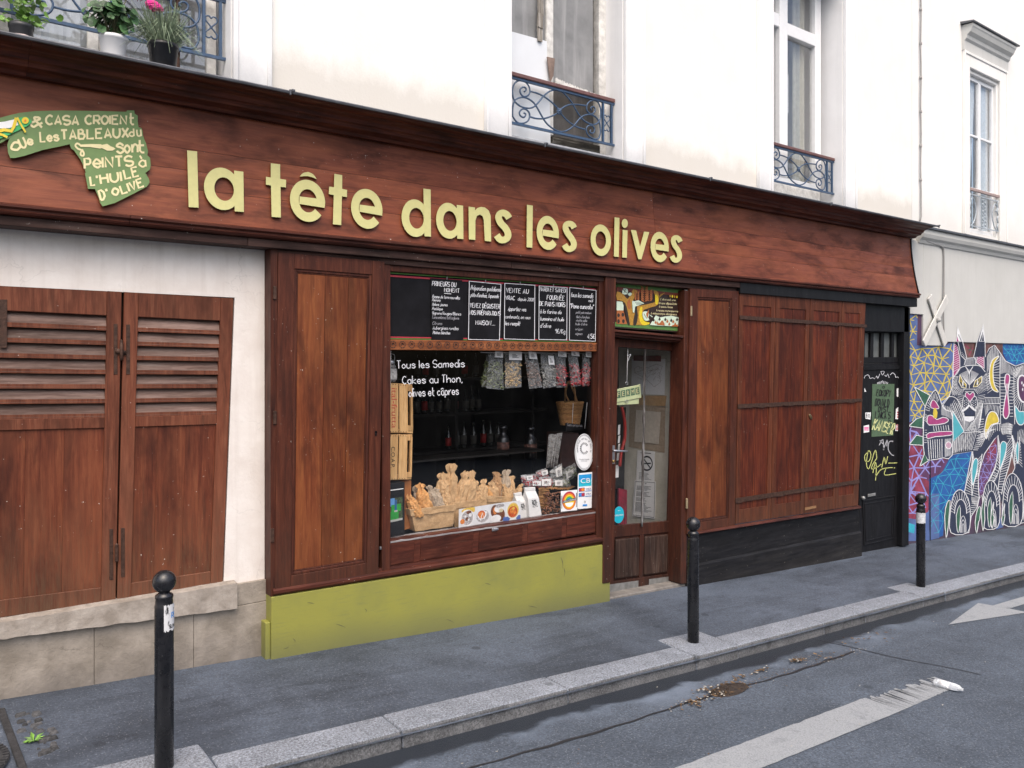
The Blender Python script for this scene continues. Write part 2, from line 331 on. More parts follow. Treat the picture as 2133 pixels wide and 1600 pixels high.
def ground(name,base,specs,wet=None,patch=.35,speck=.5,rough=.85,sc=1.,coarse=60.,streak=.3,grime=None):
    k=NT(name); n1=k.noise(k.pos,.9*sc,7,.62,.6); n2=k.noise(k.pos,coarse,3,.75); n3=k.noise(k.pos,6,7,.68,.3)
    c=k.mix(k.ramp(n1,[(.36,0.),(.66,1.)]),tuple(x*(1-patch) for x in base),tuple(x*(1+patch) for x in base))
    st=k.noise(k.mapped((.45,3.2,1)),1.3,6,.65,.5); c=k.mix(k.math('MULTIPLY',k.ramp(st,[(.45,0.),(.72,1.)]),streak),c,tuple(x*1.75 for x in base))
    st2=k.noise(k.mapped((.6,2.2,1),(7,3,0)),1.7,6,.7,.6); c=k.mix(k.math('MULTIPLY',k.ramp(st2,[(.52,0.),(.70,1.)]),streak*1.7),c,tuple(x*.45 for x in base))
    c=k.mix(k.math('MULTIPLY',k.ramp(n3,[(.5,0.),(.72,1.)]),.35),c,tuple(x*.5 for x in base))
    c=k.mix(1.,c,k.ramp(n2,[(.32,1-speck*.75),(.5,1.),(.70,1+speck*.9)]),'MULTIPLY')
    vo=k.n('ShaderNodeTexVoronoi',{'Vector':k.pos,'Scale':coarse*1.15},feature='F1'); sel=k.n('ShaderNodeSeparateColor',(vo.outputs[1],)).outputs[0]
    c=k.mix(k.math('MULTIPLY',k.math('MULTIPLY',k.ramp(vo.outputs[0],[(.22,1.),(.34,0.)]),k.ramp(sel,[(.72,0.),(.74,1.)])),speck),c,specs)
    for S_,r_,f_ in ((2.1,.10,.6),(4.7,.09,.5)):
        sp=k.n('ShaderNodeTexVoronoi',{'Vector':k.pos,'Scale':S_},feature='F1'); sl_=k.n('ShaderNodeSeparateColor',(sp.outputs[1],)).outputs[0]
        c=k.mix(k.math('MULTIPLY',k.math('MULTIPLY',k.ramp(sp.outputs[0],[(r_*.7,1.),(r_,0.)]),k.ramp(sl_,[(.4,0.),(.45,1.)])),f_),c,tuple(x*.38 for x in base))
    r=rough
    if wet:                                      # wet gutter strip along the kerb, ragged edge, dry dusty band beyond it
        e=k.math('ADD',k.z()[1],k.math('MULTIPLY',k.math('SUBTRACT',k.noise(k.mapped((1.,1.,1.)),1.6,5,.66,.4),.5),.42))
        du=k.math('MULTIPLY',k.n('ShaderNodeMapRange',{'Value':e,'From Min':wet-.30,'From Max':wet-.05,'To Min':0.,'To Max':1.}).outputs[0],k.ramp(k.noise(k.pos,1.1,4,.6),[(.42,0.),(.62,1.)]))
        c=k.mix(k.math('MULTIPLY',du,.8),c,tuple(x*2.3 for x in base))
        f=k.n('ShaderNodeMapRange',{'Value':e,'From Min':wet,'From Max':wet+.06,'To Min':0.,'To Max':1.}).outputs[0]
        c=k.mix(f,c,tuple(x*.36 for x in base)); r=k.ramp(f,[(0,rough),(1,.30)])
    k.set(Base_Color=c,Roughness=r,Specular_IOR_Level=.35)
    k.bump(k.noise(k.pos,coarse*1.6,4,.75),.7,.006)
    return k.mat
def glass(name,f0=.04,tint=(1,1,1),dirt=.03,rough=.0):
    k=NT(name); t=k.t; t.nodes.remove(k.b); out=t.nodes['Material Output']
    tr=k.n('ShaderNodeBsdfTransparent',{0:(*tint,1)}); gl=k.n('ShaderNodeBsdfGlossy',{'Roughness':rough}); lw=k.n('ShaderNodeLayerWeight',{'Blend':.5}).outputs['Facing']
    fr=k.math('ADD',k.math('MULTIPLY',k.math('POWER',lw,5.),1-f0),f0)
    mx=k.n('ShaderNodeMixShader',(fr,tr.outputs[0],gl.outputs[0]))
    df=k.n('ShaderNodeBsdfDiffuse',{0:(.6,.6,.6,1)}); dm=k.math('MULTIPLY',k.ramp(k.noise(k.mapped((3,3,1.2)),2.5,6,.65),[(.35,0.),(.75,1.)]),dirt)
    m2=k.n('ShaderNodeMixShader',(dm,mx.outputs[0],df.outputs[0])); t.links.new(m2.outputs[0],out.inputs[0])
    return k.mat
def film(name,alpha=.35,col=(.75,.78,.8),rough=.18):
    k=NT(name); f=k.math('ADD',alpha*.5,k.math('MULTIPLY',k.ramp(k.noise(k.pos,22,5,.6,1.),[(.45,0.),(.7,1.)]),alpha))
    k.set(Base_Color=col,Roughness=rough,Alpha=f,Specular_IOR_Level=.8); k.bump(k.noise(k.pos,30,4,.6,1.2),.6,.02)
    return k.mat
WF=wood('varnished plank','X',(.105,.028,.014),(.185,.050,.024),(.265,.082,.036),rough=.42,blotch=.9,grain=.4,con=.3,specks=.8,tone=.09,knots=.55)
WC=wood('cornice wood','X',(.034,.011,.008),(.105,.027,.016),(.20,.060,.029),rough=.5,blotch=.6,specks=.3,grain=.6)
WV=wood('varnished frame wood','Z',(.038,.012,.008),(.088,.025,.014),(.145,.046,.024),rough=.42,blotch=.45,grain=.7,con=.26,specks=.8,wear=(-.1,1.5),weargrey=(.055,.030,.020),tone=.15)
WVP=wood('varnished panel wood','Z',(.070,.018,.008),(.145,.040,.016),(.24,.083,.028),rough=.40,blotch=.7,grain=.5,con=.28,specks=.9,wear=(-.1,1.0),weargrey=(.085,.026,.014),tone=.22,knots=.4)
WVS=wood('worn stile wood','Z',(.048,.014,.008),(.105,.030,.014),(.165,.054,.024),rough=.45,blotch=.5,grain=.8,specks=.8,wear=(-.1,.8),weargrey=(.085,.045,.028),tone=.15)
WR=wood('red shutter wood','Z',(.045,.010,.006),(.105,.022,.011),(.175,.045,.018),rough=.42,blotch=.6,grain=.6,specks=.6,wear=(-.1,.5),weargrey=(.08,.035,.02),tone=.2)
WS=wood('old shutter wood','Z',(.075,.023,.012),(.150,.046,.024),(.21,.078,.042),rough=.55,blotch=.6,specks=1.,grain=.7,wear=(.2,1.15),weargrey=(.13,.08,.048),worn=.15,tone=.12,knots=.35)
WSP=wood('old shutter panel','Z',(.060,.015,.009),(.135,.035,.017),(.205,.065,.030),rough=.5,blotch=.7,specks=1.,grain=.7,wear=(.2,1.25),weargrey=(.13,.075,.042),worn=.12,tone=.12,knots=.5)
WFZ=wood('dull frieze wood','X',(.030,.016,.013),(.070,.034,.027),(.115,.066,.052),rough=.6,blotch=.6,specks=.9,grain=.7,worn=.25,weargrey=(.12,.09,.075))
WL=wood('dusty louvre','X',(.085,.05,.04),(.175,.115,.095),(.26,.185,.16),rough=.75,blotch=.45,specks=.6,worn=.4,weargrey=(.21,.175,.15))
WD=wood('dark frame wood','Z',(.030,.010,.007),(.075,.021,.012),(.125,.042,.022),rough=.45,blotch=.5,specks=.8,grain=.7,wear=(-.45,.9),weargrey=(.030,.022,.018))
WDX=wood('dark rail wood','X',(.032,.010,.007),(.078,.021,.013),(.125,.040,.023),rough=.45,blotch=.6,specks=.9,grain=.7,worn=.25,weargrey=(.13,.07,.045))
WP=wood('paint-flecked sill','X',(.09,.07,.065),(.27,.25,.25),(.55,.54,.55),rough=.7,blotch=.5,specks=1.)
WO=wood('stained frieze','X',(.10,.03,.012),(.24,.08,.03),(.33,.13,.055),rough=.45,blotch=.2)
WK=wood('black base board','X',(.007,.007,.008),(.012,.012,.014),(.024,.023,.025),rough=.55,blotch=.5,specks=.6,wear=(-.6,-.2),weargrey=(.045,.042,.04),tone=.1)
WKZ=wood('black painted wood','Z',(.006,.006,.007),(.010,.010,.012),(.018,.018,.020),rough=.45,blotch=.4,specks=.4,tone=.1)
CRATE=wood('crate wood','Z',(.42,.24,.10),(.56,.34,.15),(.66,.44,.22),rough=.6,blotch=.15)
CRATED=wood('dark crate wood','Z',(.30,.11,.04),(.42,.16,.05),(.5,.22,.08),rough=.6,blotch=.15)
PLU=plaster('cream render',(.85,.83,.775),(.88,.865,.825),stain=(.56,.525,.47),stainz=(4.36,4.56,.55,.62),bump=.35,streak=.06)
PLW=plaster('white surround render',(.82,.82,.82),(.88,.88,.88),stain=(.45,.46,.47),stainz=(4.15,4.45,.5,.7),bump=.15,streak=.12)
PLL=plaster('old white limewash',(.68,.62,.57),(.79,.745,.70),stain=(.42,.36,.31),cracks=.22,bump=.45,sc=3.5,streak=.25)
PLN=plaster('grey render',(.60,.60,.575),(.68,.68,.655),stain=(.40,.40,.38),stainz=(4.2,4.5,.5,.4),bump=.3,streak=.18,sc=1.6)
PLNU=plaster('pale neighbour render',(.82,.81,.78),(.87,.86,.84),stain=(.6,.59,.55),stainz=(4.2,4.7,.6,.45),bump=.15)
STONE=plaster('limestone plinth',(.22,.19,.155),(.37,.325,.275),stain=(.17,.15,.13),cracks=.4,bump=.9,sc=5,streak=.2,zdirt=(-.1,.22,(.10,.09,.085),.75))
SILL=plaster('worn stone sill',(.25,.215,.18),(.40,.355,.31),stain=(.12,.105,.095),bump=.9,sc=9,streak=.3)
ASPH=ground('pavement asphalt',(.061,.074,.097),(.22,.235,.26),speck=.45,rough=.72,patch=.38,sc=.9,streak=.4)
ROAD=ground('road asphalt',(.068,.083,.107),(.22,.235,.26),wet=-1.85,speck=.6,rough=.85,patch=.2,streak=.15)
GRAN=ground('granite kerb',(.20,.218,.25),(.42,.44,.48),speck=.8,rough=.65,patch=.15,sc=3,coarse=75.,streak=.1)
GRANF=ground('shaded dirty kerb face',(.115,.117,.122),(.25,.25,.25),speck=.7,rough=.8,patch=.3,sc=4,coarse=75.,streak=.2)  # front face darker than the top: shade painted into the colour, with splash grime
def road_paint():
    k=NT('worn road paint'); a=k.noise(k.pos,90,5,.75); b=k.noise(k.pos,9,5,.7)
    f=k.math('ADD',k.math('MULTIPLY',k.ramp(a,[(.46,0.),(.64,1.)]),.6),k.math('MULTIPLY',k.ramp(b,[(.55,0.),(.7,1.)]),.4))
    k.set(Base_Color=k.mix(f,(.29,.305,.32),(.10,.112,.13)),Roughness=.7); k.bump(a,.4,.004); return k.mat
PAINT=road_paint()
ZINC=plain('zinc sheet',(.13,.135,.15),.45,.3,9,.6)
IRON=plain('dark blue iron paint',(.045,.085,.155),.42,.2,30,.1)
RAILW=plain('brown handrail',(.14,.065,.06),.5,.25,20)
def bollard_paint():
    k=NT('bollard paint'); n=k.noise(k.pos,14,6,.65); sp=k.ramp(k.noise(k.pos,75,2,.5),[(.72,0.),(.75,1.)]); sc_=k.ramp(k.noise(k.mapped((40,40,5)),2,5,.7),[(.62,0.),(.75,1.)])
    c=k.mix(k.ramp(n,[(.4,0.),(.7,1.)]),(.006,.006,.008),(.016,.016,.019)); c=k.mix(k.math('MULTIPLY',sc_,.5),c,(.05,.05,.052)); c=k.mix(k.math('MULTIPLY',sp,.6),c,(.3,.3,.3))
    k.set(Base_Color=c,Roughness=k.ramp(n,[(.3,.16),(.7,.42)]),Specular_IOR_Level=.55); k.bump(n,.12,.01); return k.mat
BLACKM=bollard_paint()
RUST=plain('rusty iron strap',(.06,.030,.020),.6,.45,30,.3,.4,.4)
STEEL=plain('brushed steel',(.5,.5,.52),.35,.15,20,.9)
ALU=plain('kick plate metal',(.30,.30,.29),.5,.25,15,.6)
LETTER=plain('pale olive letter paint',(.50,.475,.20),.55,.05,25)
OLIVE=None
def olive():
    k=NT('olive green paint'); n=k.noise(k.pos,2.,6,.6); s=k.noise(k.mapped((2,2,26)),3,5,.6)
    c=k.mix(k.ramp(n,[(.4,0.),(.7,1.)]),(.275,.268,.060),(.215,.218,.065))
    c=k.mix(k.math('MULTIPLY',k.ramp(s,[(.56,0.),(.74,1.)]),.45),c,(.16,.17,.08))
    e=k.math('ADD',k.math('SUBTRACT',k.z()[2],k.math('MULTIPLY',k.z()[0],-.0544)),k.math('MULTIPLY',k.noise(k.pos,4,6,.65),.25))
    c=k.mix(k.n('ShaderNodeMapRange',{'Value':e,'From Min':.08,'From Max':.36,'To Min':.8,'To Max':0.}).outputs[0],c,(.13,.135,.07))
    k.set(Base_Color=c,Roughness=.42,Specular_IOR_Level=.3); k.bump(k.noise(k.pos,26,6,.6),.25,.006); return k.mat
OLIVE=olive()
SIGNG=plain('leaf green sign paint',(.115,.20,.055),.5,.10,14)
SIGNE=plain('dark sign edge',(.06,.12,.03),.6,.1,14)
CREAM=plain('cream lettering',(.70,.62,.34),.55,.05,30)
CHALKB=plain('chalkboard black',(.008,.008,.010),.75,.4,7,0,.15)
CHALK=plain('chalk white',(.75,.76,.8),.9,.15,90)
CHALKG=plain('faint chalk',(.32,.32,.35),.9,.2,90)
RED=plain('red paint',(.42,.03,.05),.5,.1); GREEN=plain('green paint',(.10,.28,.05),.5,.1); GREEND=plain('painted frame green',(.09,.20,.05),.5,.15)
WHITE=plain('white paint',(.80,.80,.80),.5,.04); WPAPER=plain('white paper',(.80,.80,.80),.8,.05,60)
PVCW=plain('white window frame',(.82,.83,.84),.35,.03); OLDW=plain('peeling white frame',(.66,.65,.62),.7,.25,14,0,.3,.5)
GREYB=plaster('grey boarded pane',(.20,.205,.21),(.30,.305,.31),stain=(.42,.42,.42),streak=.7,bump=.2,sc=3)
BOARDW=plain('white board',(.74,.77,.80),.5,.03,4)
KRAFT=None
def kraft(nm,a,b):
    k=NT(nm); n=k.noise(k.pos,28,6,.6,1.); k.set(Base_Color=k.mix(k.ramp(n,[(.35,0.),(.7,1.)]),a,b),Roughness=.75,Specular_IOR_Level=.25); k.bump(k.noise(k.pos,46,4,.6,1.5),.45,.008); return k.mat
KRAFT=kraft('kraft paper',(.43,.275,.14),(.58,.39,.215)); KRAFTO=kraft('orange kraft paper',(.50,.25,.085),(.62,.34,.14)); KRAFTG=kraft('grey kraft paper',(.33,.26,.19),(.45,.37,.28))
BLACKP=plain('black card',(.008,.008,.009),.35,.1); BLACKI=plain('black ink',(.012,.012,.014),.6,.1)
GLASS=glass('shop glass',.035,dirt=.003); GLASSU=glass('window glass',.11,dirt=.08); GLASSD=glass('door glass',.035,dirt=.012)
FILM=film('clear plastic bag',.22); FILMD=film('hazy plastic bag',.42)
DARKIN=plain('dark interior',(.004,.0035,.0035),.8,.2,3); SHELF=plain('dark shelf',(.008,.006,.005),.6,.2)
ROOMU=plain('upstairs room',(.5,.52,.54),.9,.2,1)
STONEW=plaster('pale stone inside wall',(.50,.48,.40),(.64,.61,.53),stain=(.25,.24,.2),bump=.9,sc=4,cracks=.5)
BROWNM=plain('almond brown',(.20,.085,.045),.5,.4,60,tone=.4); WICK=wood('wicker','X',(.28,.13,.05),(.42,.22,.085),(.52,.3,.13),rough=.55,blotch=.2)
TEAL=plain('bright teal',(.01,.38,.50),.45,.05); YEL=plain('yellow',(.75,.55,.03),.55,.1); BLU=plain('card blue',(.03,.22,.60),.45,.1); NAVY=plain('navy',(.02,.05,.22),.5,.1)
ORANGE=plain('orange',(.75,.22,.02),.5,.1); PINKR=plain('bright pink',(.75,.03,.28),.6,.15)
# ---------------------------------------------------------------- ground
def grid_sheet(mb,xs,ys,fn,jit=0):
    rows=[[mb.vert((x,y,fn(x,y)+(jit*mnoise.noise(Vector((x*1.3,y*2.1,0))) if jit else 0))) for y in ys] for x in xs]
    for i in range(len(xs)-1):
        for j in range(len(ys)-1): mb.face((rows[i][j],rows[i+1][j],rows[i+1][j+1],rows[i][j+1]))
def fr(a,b,n): return [a+(b-a)*i/n for i in range(n+1)]
mb=MB(); mb.smooth=True; grid_sheet(mb,fr(-9,24,132)+[30,40,60],[-1.66]+fr(-1.2,.6,12),lambda x,y:zp(x,y)-(.02 if y<-1.5 else 0),.006)
tag(mb.build('pavement',ASPH),kind='structure')
mb=MB(); mb.smooth=True; grid_sheet(mb,[-60,-30]+fr(-9,24,66)+[40,60],[-40,-20]+fr(-9,-1.6,20),zr,.004)
tag(mb.build('road',ROAD),kind='structure')
mb=MB(); J=[-9,-6,-3,-1.2,.2,.55,1.37,2.45,3.8,5.19,5.74,7.05,7.8,9.0,9.5,10.4,10.95,12.,13.1,14.,15.2,16.3,17.5,19,21,24,30,60]
for a,b in zip(J,J[1:]):
    inn=-1.20 if (a,b) in ((.55,1.37),(5.19,5.74),(9.0,9.5)) else -1.38+random.uniform(-.006,.006)
    g=.004; fo=-1.635+random.uniform(-.008,.008); k=random.uniform(.003,.007); mb.t=rt()
    P=lambda x,y,z:(x,y,z)
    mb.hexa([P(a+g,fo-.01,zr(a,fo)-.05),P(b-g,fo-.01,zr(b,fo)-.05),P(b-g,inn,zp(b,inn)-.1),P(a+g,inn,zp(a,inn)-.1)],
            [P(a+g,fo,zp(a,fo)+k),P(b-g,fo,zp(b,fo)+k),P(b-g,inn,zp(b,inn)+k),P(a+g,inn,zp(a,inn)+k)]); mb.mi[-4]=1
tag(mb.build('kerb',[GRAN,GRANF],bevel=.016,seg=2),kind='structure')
mb=MB()
def road_poly(pts): mb.poly([(x,y,zr(x,y)+.006) for x,y in pts])
# slot line: ragged end on the right where the paint has flaked off
for i in range(70):
    x0=1.2+4.6*i/70; x1=1.2+4.6*(i+1)/70; e0=-2.745+.012*mnoise.noise(Vector((x0*9,1,0))); e1=-2.745+.012*mnoise.noise(Vector((x1*9,1,0)))
    road_poly([(x0,-3.03+.006*mnoise.noise(Vector((x0*9,5,0))),),(x1,-3.03+.006*mnoise.noise(Vector((x1*9,5,0)))),(x1,e1),(x0,e0)])
x=5.80
while x<6.70:
    w_=random.uniform(.010,.034); t=(x-5.8)/.9; e=-2.785-.07*t*(.4+.9*rt()) if rt()<.55 else -2.755-.02*rt()-.03*t
    sk=random.uniform(.0,.05); road_poly([(x,-3.03+.02*t*rt()),(x+w_,-3.03+.02*t*rt()),(x+w_+sk,e+random.uniform(-.02,.02)),(x+sk*.7,e)]); x+=w_+(.004 if rt()<.35 else 0)
tag(mb.build('painted_slot_line',PAINT,fixn=False),kind='structure')
mb=MB()
road_poly([(8.49,-2.13),(9.80,-2.37),(9.79,-2.19),(9.76,-2.02),(9.73,-1.89)]); road_poly([(9.795,-2.19),(14.5,-2.19),(14.5,-2.03),(9.765,-2.03)])
tag(mb.build('painted_arrow',PAINT,fixn=False),kind='structure')
# tarred joints in the road
mb=MB()
def ground_stroke(pts,w,fn,lift): mb.ribbon(pts,w,lambda x,y:(x,y,fn(x,y)+lift))
TAR=plain('tar joint',(.022,.022,.026),.5,.3,60)
ground_stroke([(x,-2.10+.012*math.sin(x*3)+.006*math.sin(x*17)) for x in fr(2.2,6.8,60)],[.012+.012*abs(math.sin(x*2.3))+.006*random.random() for x in fr(2.2,6.8,60)],zr,.005)
ground_stroke([(6.8+.35*t+.02*math.sin(t*9),-1.7-1.3*t) for t in fr(0,1,24)],.012,zr,.0045)
tag(mb.build('road_joint',TAR,fixn=False),kind='structure')
# leaf litter and grit along the joint
LEAF=plain('dead leaf',(.10,.06,.028),.8,.6,40,tone=.6); CIG=plain('pale litter',(.33,.31,.27),.8,.3,60)
mb=MB()
def leaf(x,y,s,m):
    a=rt()*6.28; z=zr(x,y)+.012+rt()*.012; mb.m=m; mb.t=rt(); c,d=math.cos(a),math.sin(a)
    pts=[(-1,0,0),(-.3,.5,.3*rt()),(.6,.42,.2*rt()),(1,0,.5*rt()),(.5,-.45,.1),(-.4,-.5,.35*rt())]
    mb.poly([(x+(p*c-q*d)*s,y+(p*d+q*c)*s,z+r*s) for p,q,r in pts])
for cx,cy,sp,n in ((5.02,-2.08,.11,150),(4.62,-2.13,.10,45),(5.35,-1.98,.05,22),(5.60,-1.97,.05,24),(6.1,-1.97,.06,45),(4.9,-2.02,.1,25),(6.35,-2.0,.12,14),(7.1,-1.95,.16,16),(7.35,-2.0,.2,10)):
    for i in range(n): leaf(random.gauss(cx,sp),random.gauss(cy,sp*.35),random.uniform(.006,.02),0 if rt()<.8 else 1)
for i in range(150):
    x=random.uniform(4.2,6.9); leaf(x,-2.10+random.gauss(0,.035),random.uniform(.003,.009),0 if rt()<.6 else 1)
for i in range(70): leaf(random.uniform(2.5,11),random.uniform(-4,-1.75),random.uniform(.003,.011),1 if rt()<.6 else 0)
tag(mb.build('leaf_litter',[LEAF,CIG],fixn=False),kind='stuff')
mb=MB(); mb.smooth=True      # matted clump at the joint
rows=[]
for i in range(9):
    rr=.15*i/8; rows.append([mb.vert((5.02+rr*1.4*math.cos(a*6.283/22),-2.09+rr*.6*math.sin(a*6.283/22),zr(5,-2.09)+.004+max(0,(.03*(1-(i/8)**2)))*(1+.9*mnoise.noise(Vector((i*.7,a*.9,3)))))) for a in range(22)])
for i in range(8):
    for a in range(22): mb.face((rows[i][a],rows[i+1][a],rows[i+1][(a+1)%22],rows[i][(a+1)%22]))
tag(mb.build('leaf_mulch',plain('wet leaf mulch',(.035,.022,.014),.6,.6,70,bump=1.),fixn=False),kind='stuff')
# ---------------------------------------------------------------- the shop's building
bld=thing('building','cream plastered house above the wooden shopfront with three tall upper windows','building',(6,0,0))
WIN=((.45,1.94),(4.497,5.983),(8.52,10.13))
def wallbox(mb,x0,x1,z0,z1,y0=0,y1=.4): mb.box(x0,x1,y0,y1,z0,z1)
mb=MB(); xs=[-4,WIN[0][0],WIN[0][1],WIN[1][0],WIN[1][1],WIN[2][0],WIN[2][1],12.0]
for i in range(0,8,2): wallbox(mb,xs[i],xs[i+1],2.95,7.2)
for a,b in WIN: wallbox(mb,a,b,2.95,4.06)
wallbox(mb,-4,12,7.2,11)
mb.build('upper_wall',PLU,bld)
for a,b in WIN:
    mb=MB(); w=.285; mb.box(a-w,a,-.035,.0,4.02,7.45); mb.box(b,b+w,-.035,0,4.02,7.45); mb.box(a,b,-.035,0,7.2,7.45)
    mb.box(a-.035,a+.0,-.05,-.035,4.02,7.2); mb.box(b,b+.035,-.05,-.035,4.02,7.2)
    mb.box(a-w-.0,a-w+.03,-.055,-.035,4.02,7.45); mb.box(b+w-.03,b+w,-.055,-.035,4.02,7.45)
    # reveals lined in the same render
    mb.box(a-.002,a+.006,.002,.40,4.05,7.2); mb.box(b-.006,b+.002,.002,.40,4.05,7.2)
    mb.build('window_surround',PLW,bld,bevel=.006)
mb=MB()
for a,b in WIN: mb.box(a,b,.0-.06,.30,4.03,4.075)
mb.build('window_ledge',PLW,bld)
def room(x0,x1,z0,z1,y0,y1,mat,parent,name='room'):
    mb=MB(); mb.box(x0,x1,y0,y1,z0,z1); o=mb.build(name,mat,parent); 
    me=o.data; me.flip_normals()
    import bmesh
    b=bmesh.new(); b.from_mesh(me); b.faces.ensure_lookup_table()
    k=[f for f in b.faces if all(abs(v.co.y+wloc(o).y-y0)<1e-4 for v in f.verts)]
    bmesh.ops.delete(b,geom=k,context='FACES'); b.to_mesh(me); b.free(); return o
# window 1: open-lattice panes with wooden casements
def casement(parent,name,x0,x1,z0,z1,y,mat,bars,glassmat,wood_w=.07):
    q=RW(x0,x1,z0,z1,y); mb=MB(); inn=mb.frame(q,wood_w,wood_w,wood_w*1.3,wood_w,-.05,0)
    h=inn.h
    for t in bars: mb.qbox(inn,0,1,t-.016/h,t+.016/h,-.045,-.004)
    o=mb.build(name,mat,parent,bevel=.005)
    g=MB(); g.qbox(inn,0,1,0,1,-.03,-.025); g.build('pane',glassmat,o); return o
room(.46,1.93,4.06,7.19,.42,1.8,ROOMU,bld)
m1=(.45+1.94)/2-.1
casement(bld,'window',.50,m1,4.11,7.15,.24,OLDW,(.42,.75),GLASSU); casement(bld,'window',m1+.004,1.90,4.11,7.15,.24,OLDW,(.42,.75),GLASSU)
mb=MB(); mb.tube([(1.60,.16,4.09),(1.60,.16,7.1)],.016,8); mb.build('pipe',RUST,bld)
mb=MB()
for k in range(22):
    x=.55+k*.026; 
    if k<21: mb.poly([(x,.36+.02*math.sin(k*1.4),4.1),(x+.026,.36+.02*math.sin((k+1)*1.4),4.1),(x+.026,.36+.02*math.sin((k+1)*1.4),7),(x,.36+.02*math.sin(k*1.4),7)])
mb.build('curtain',plain('net curtain',(.62,.66,.68),.9,.1),bld)
# window 2: derelict, boarded over
Y2=.25; room(4.5,5.98,4.06,7.19,.42,1.6,plain('dark room',(.05,.05,.05),.9),bld)
w2=MB(); w2.frame(RW(4.50,5.98,4.30,7.19,Y2),.12,.10,.08,.06,-.10,0); w2.box(5.145,5.235,Y2-.02,Y2+.08,4.38,7.13)
w2o=w2.build('window',OLDW,bld,bevel=.008)
mb=MB(); mb.box(4.62,5.145,Y2+.012,Y2+.03,5.25,7.13); mb.box(5.235,5.80,Y2+.012,Y2+.03,4.36,7.13); mb.build('grey_pane',GREYB,w2o)
mb=MB(); mb.prism([U(1056,63,Y2-.025),U(1139,86,Y2-.025),U(1141,145,Y2-.025),U(1145,215,Y2-.025),U(1147,308,Y2-.025),U(1056,286,Y2-.025)],(0,.02,0)); mb.build('white_board',BOARDW,w2o)
mb=MB(); c0=U(1126,0,Y2-.04).x
for i in range(14):                              # splintered strips of the broken sash
    z0=5.28+i*.135; x=c0+random.uniform(-.012,.012); mb.t=rt(); mb.prism([(x-.028+random.uniform(-.008,.008),Y2-.03,z0),(x+.03+random.uniform(-.012,.012),Y2-.03,z0-.02*rt()),(x+.03+random.uniform(-.015,.012),Y2-.03,z0+.137),(x-.028+random.uniform(-.01,.01),Y2-.03,z0+.137)],(0,-.015-.012*rt(),0))
mb.build('broken_sash',wood('bare grey wood','Z',(.10,.085,.07),(.32,.29,.25),(.6,.57,.53),rough=.8,blotch=.7),w2o)
mb=MB(); mb.prism([U(1140,118,Y2-.06),U(1156,122,Y2-.06),U(1153,158,Y2-.06),U(1147,170,Y2-.06)],(0,.012,0)); mb.build('rust_plate',plain('brown tin',(.20,.14,.11),.6,.3),w2o)
mb=MB(); q=Q((1150,283),(1248,304),(1248,322),(1150,300),Y2-.03); mb.qfill(q,-.05,.02); mb.build('rotten_rail',wood('rotten rail','X',(.02,.019,.017),(.06,.055,.045),(.25,.24,.22),rough=.85,blotch=.8),w2o,bevel=.008)
mb=MB()
for i in range(26):                              # flaking white putty under the pane
    x=5.24+.021*i; z=4.945-.002*i+random.uniform(-.006,.006); mb.prism([(x,Y2-.03,z-.03-random.random()*.02),(x+.021,Y2-.03,z-.03-random.random()*.02),(x+.021,Y2-.03,z+.02*rt()),(x,Y2-.03,z+.02*rt())],(0,-.012,0))
mb.build('flaking_putty',OLDW,w2o)
mb=MB(); mb.box(5.24,5.80,Y2+.006,Y2+.011,4.36,4.93); mb.build('dirty_pane',plaster('grimy dark pane',(.06,.055,.05),(.12,.11,.10),stain=(.2,.19,.18),streak=.5,sc=4,rough=.4),w2o)
mb=MB(); mb.box(4.5,5.98,.12,.3,4.076,4.26); mb.build('zinc_apron',plain('grey ledge',(.35,.36,.38),.6,.2),bld)
# window 3: white plastic window with transom
Y3=.25; room(8.53,10.12,4.06,7.19,.42,2.2,ROOMU,bld)
q=RW(8.62,10.02,4.40,7.17,Y3); w3=MB(); w3.frame(q,.06,.14,.10,.06,-.09,0); zt=U(1641,64,Y3).z
w3.box(9.06,9.235,Y3-.01,Y3+.09,4.5,7.11); w3.box(8.68,9.06,Y3-.004,Y3+.09,zt-.0,zt+.17); w3.box(9.235,9.88,Y3-.004,Y3+.09,zt-.06,zt+.10); w3.box(8.68,8.90,Y3+.004,Y3+.09,4.50,7.11)
w3o=w3.build('window',PVCW,bld,bevel=.008,seg=2)
mb=MB(); mb.box(8.85,9.90,Y3+.05,Y3+.056,4.45,7.13); mb.build('pane',GLASSU,w3o)
mb=MB()
for k in range(14):
    z=5.02+.037*k+.42; mb.box(9.24,9.50,Y3+.16,Y3+.162,z,z+.028)
mb.build('window_blind',plain('pale blind',(.72,.74,.76),.8),w3o)
mb=MB()
def drape(x0,x1,z0,z1,y,amp=.02,f=60):
    xs=fr(x0,x1,36); 
    for i in range(36):
        a=y+amp*math.sin(xs[i]*f); b=y+amp*math.sin(xs[i+1]*f); mb.poly([(xs[i],a,z0),(xs[i+1],b,z0),(xs[i+1],b,z1),(xs[i],a,z1)])
drape(9.58,9.86,4.4,7.1,.40); drape(8.8,9.02,4.4,7.1,.40); mb.build('curtain',plain('beige curtain',(.42,.43,.38),.9),w3o)
mb=MB(); q=RW(8.70,9.95,4.25,4.40,Y3); mb.qfill(q,-.08,.03); mb.build('old_window_sill',OLDW,bld,bevel=.01)
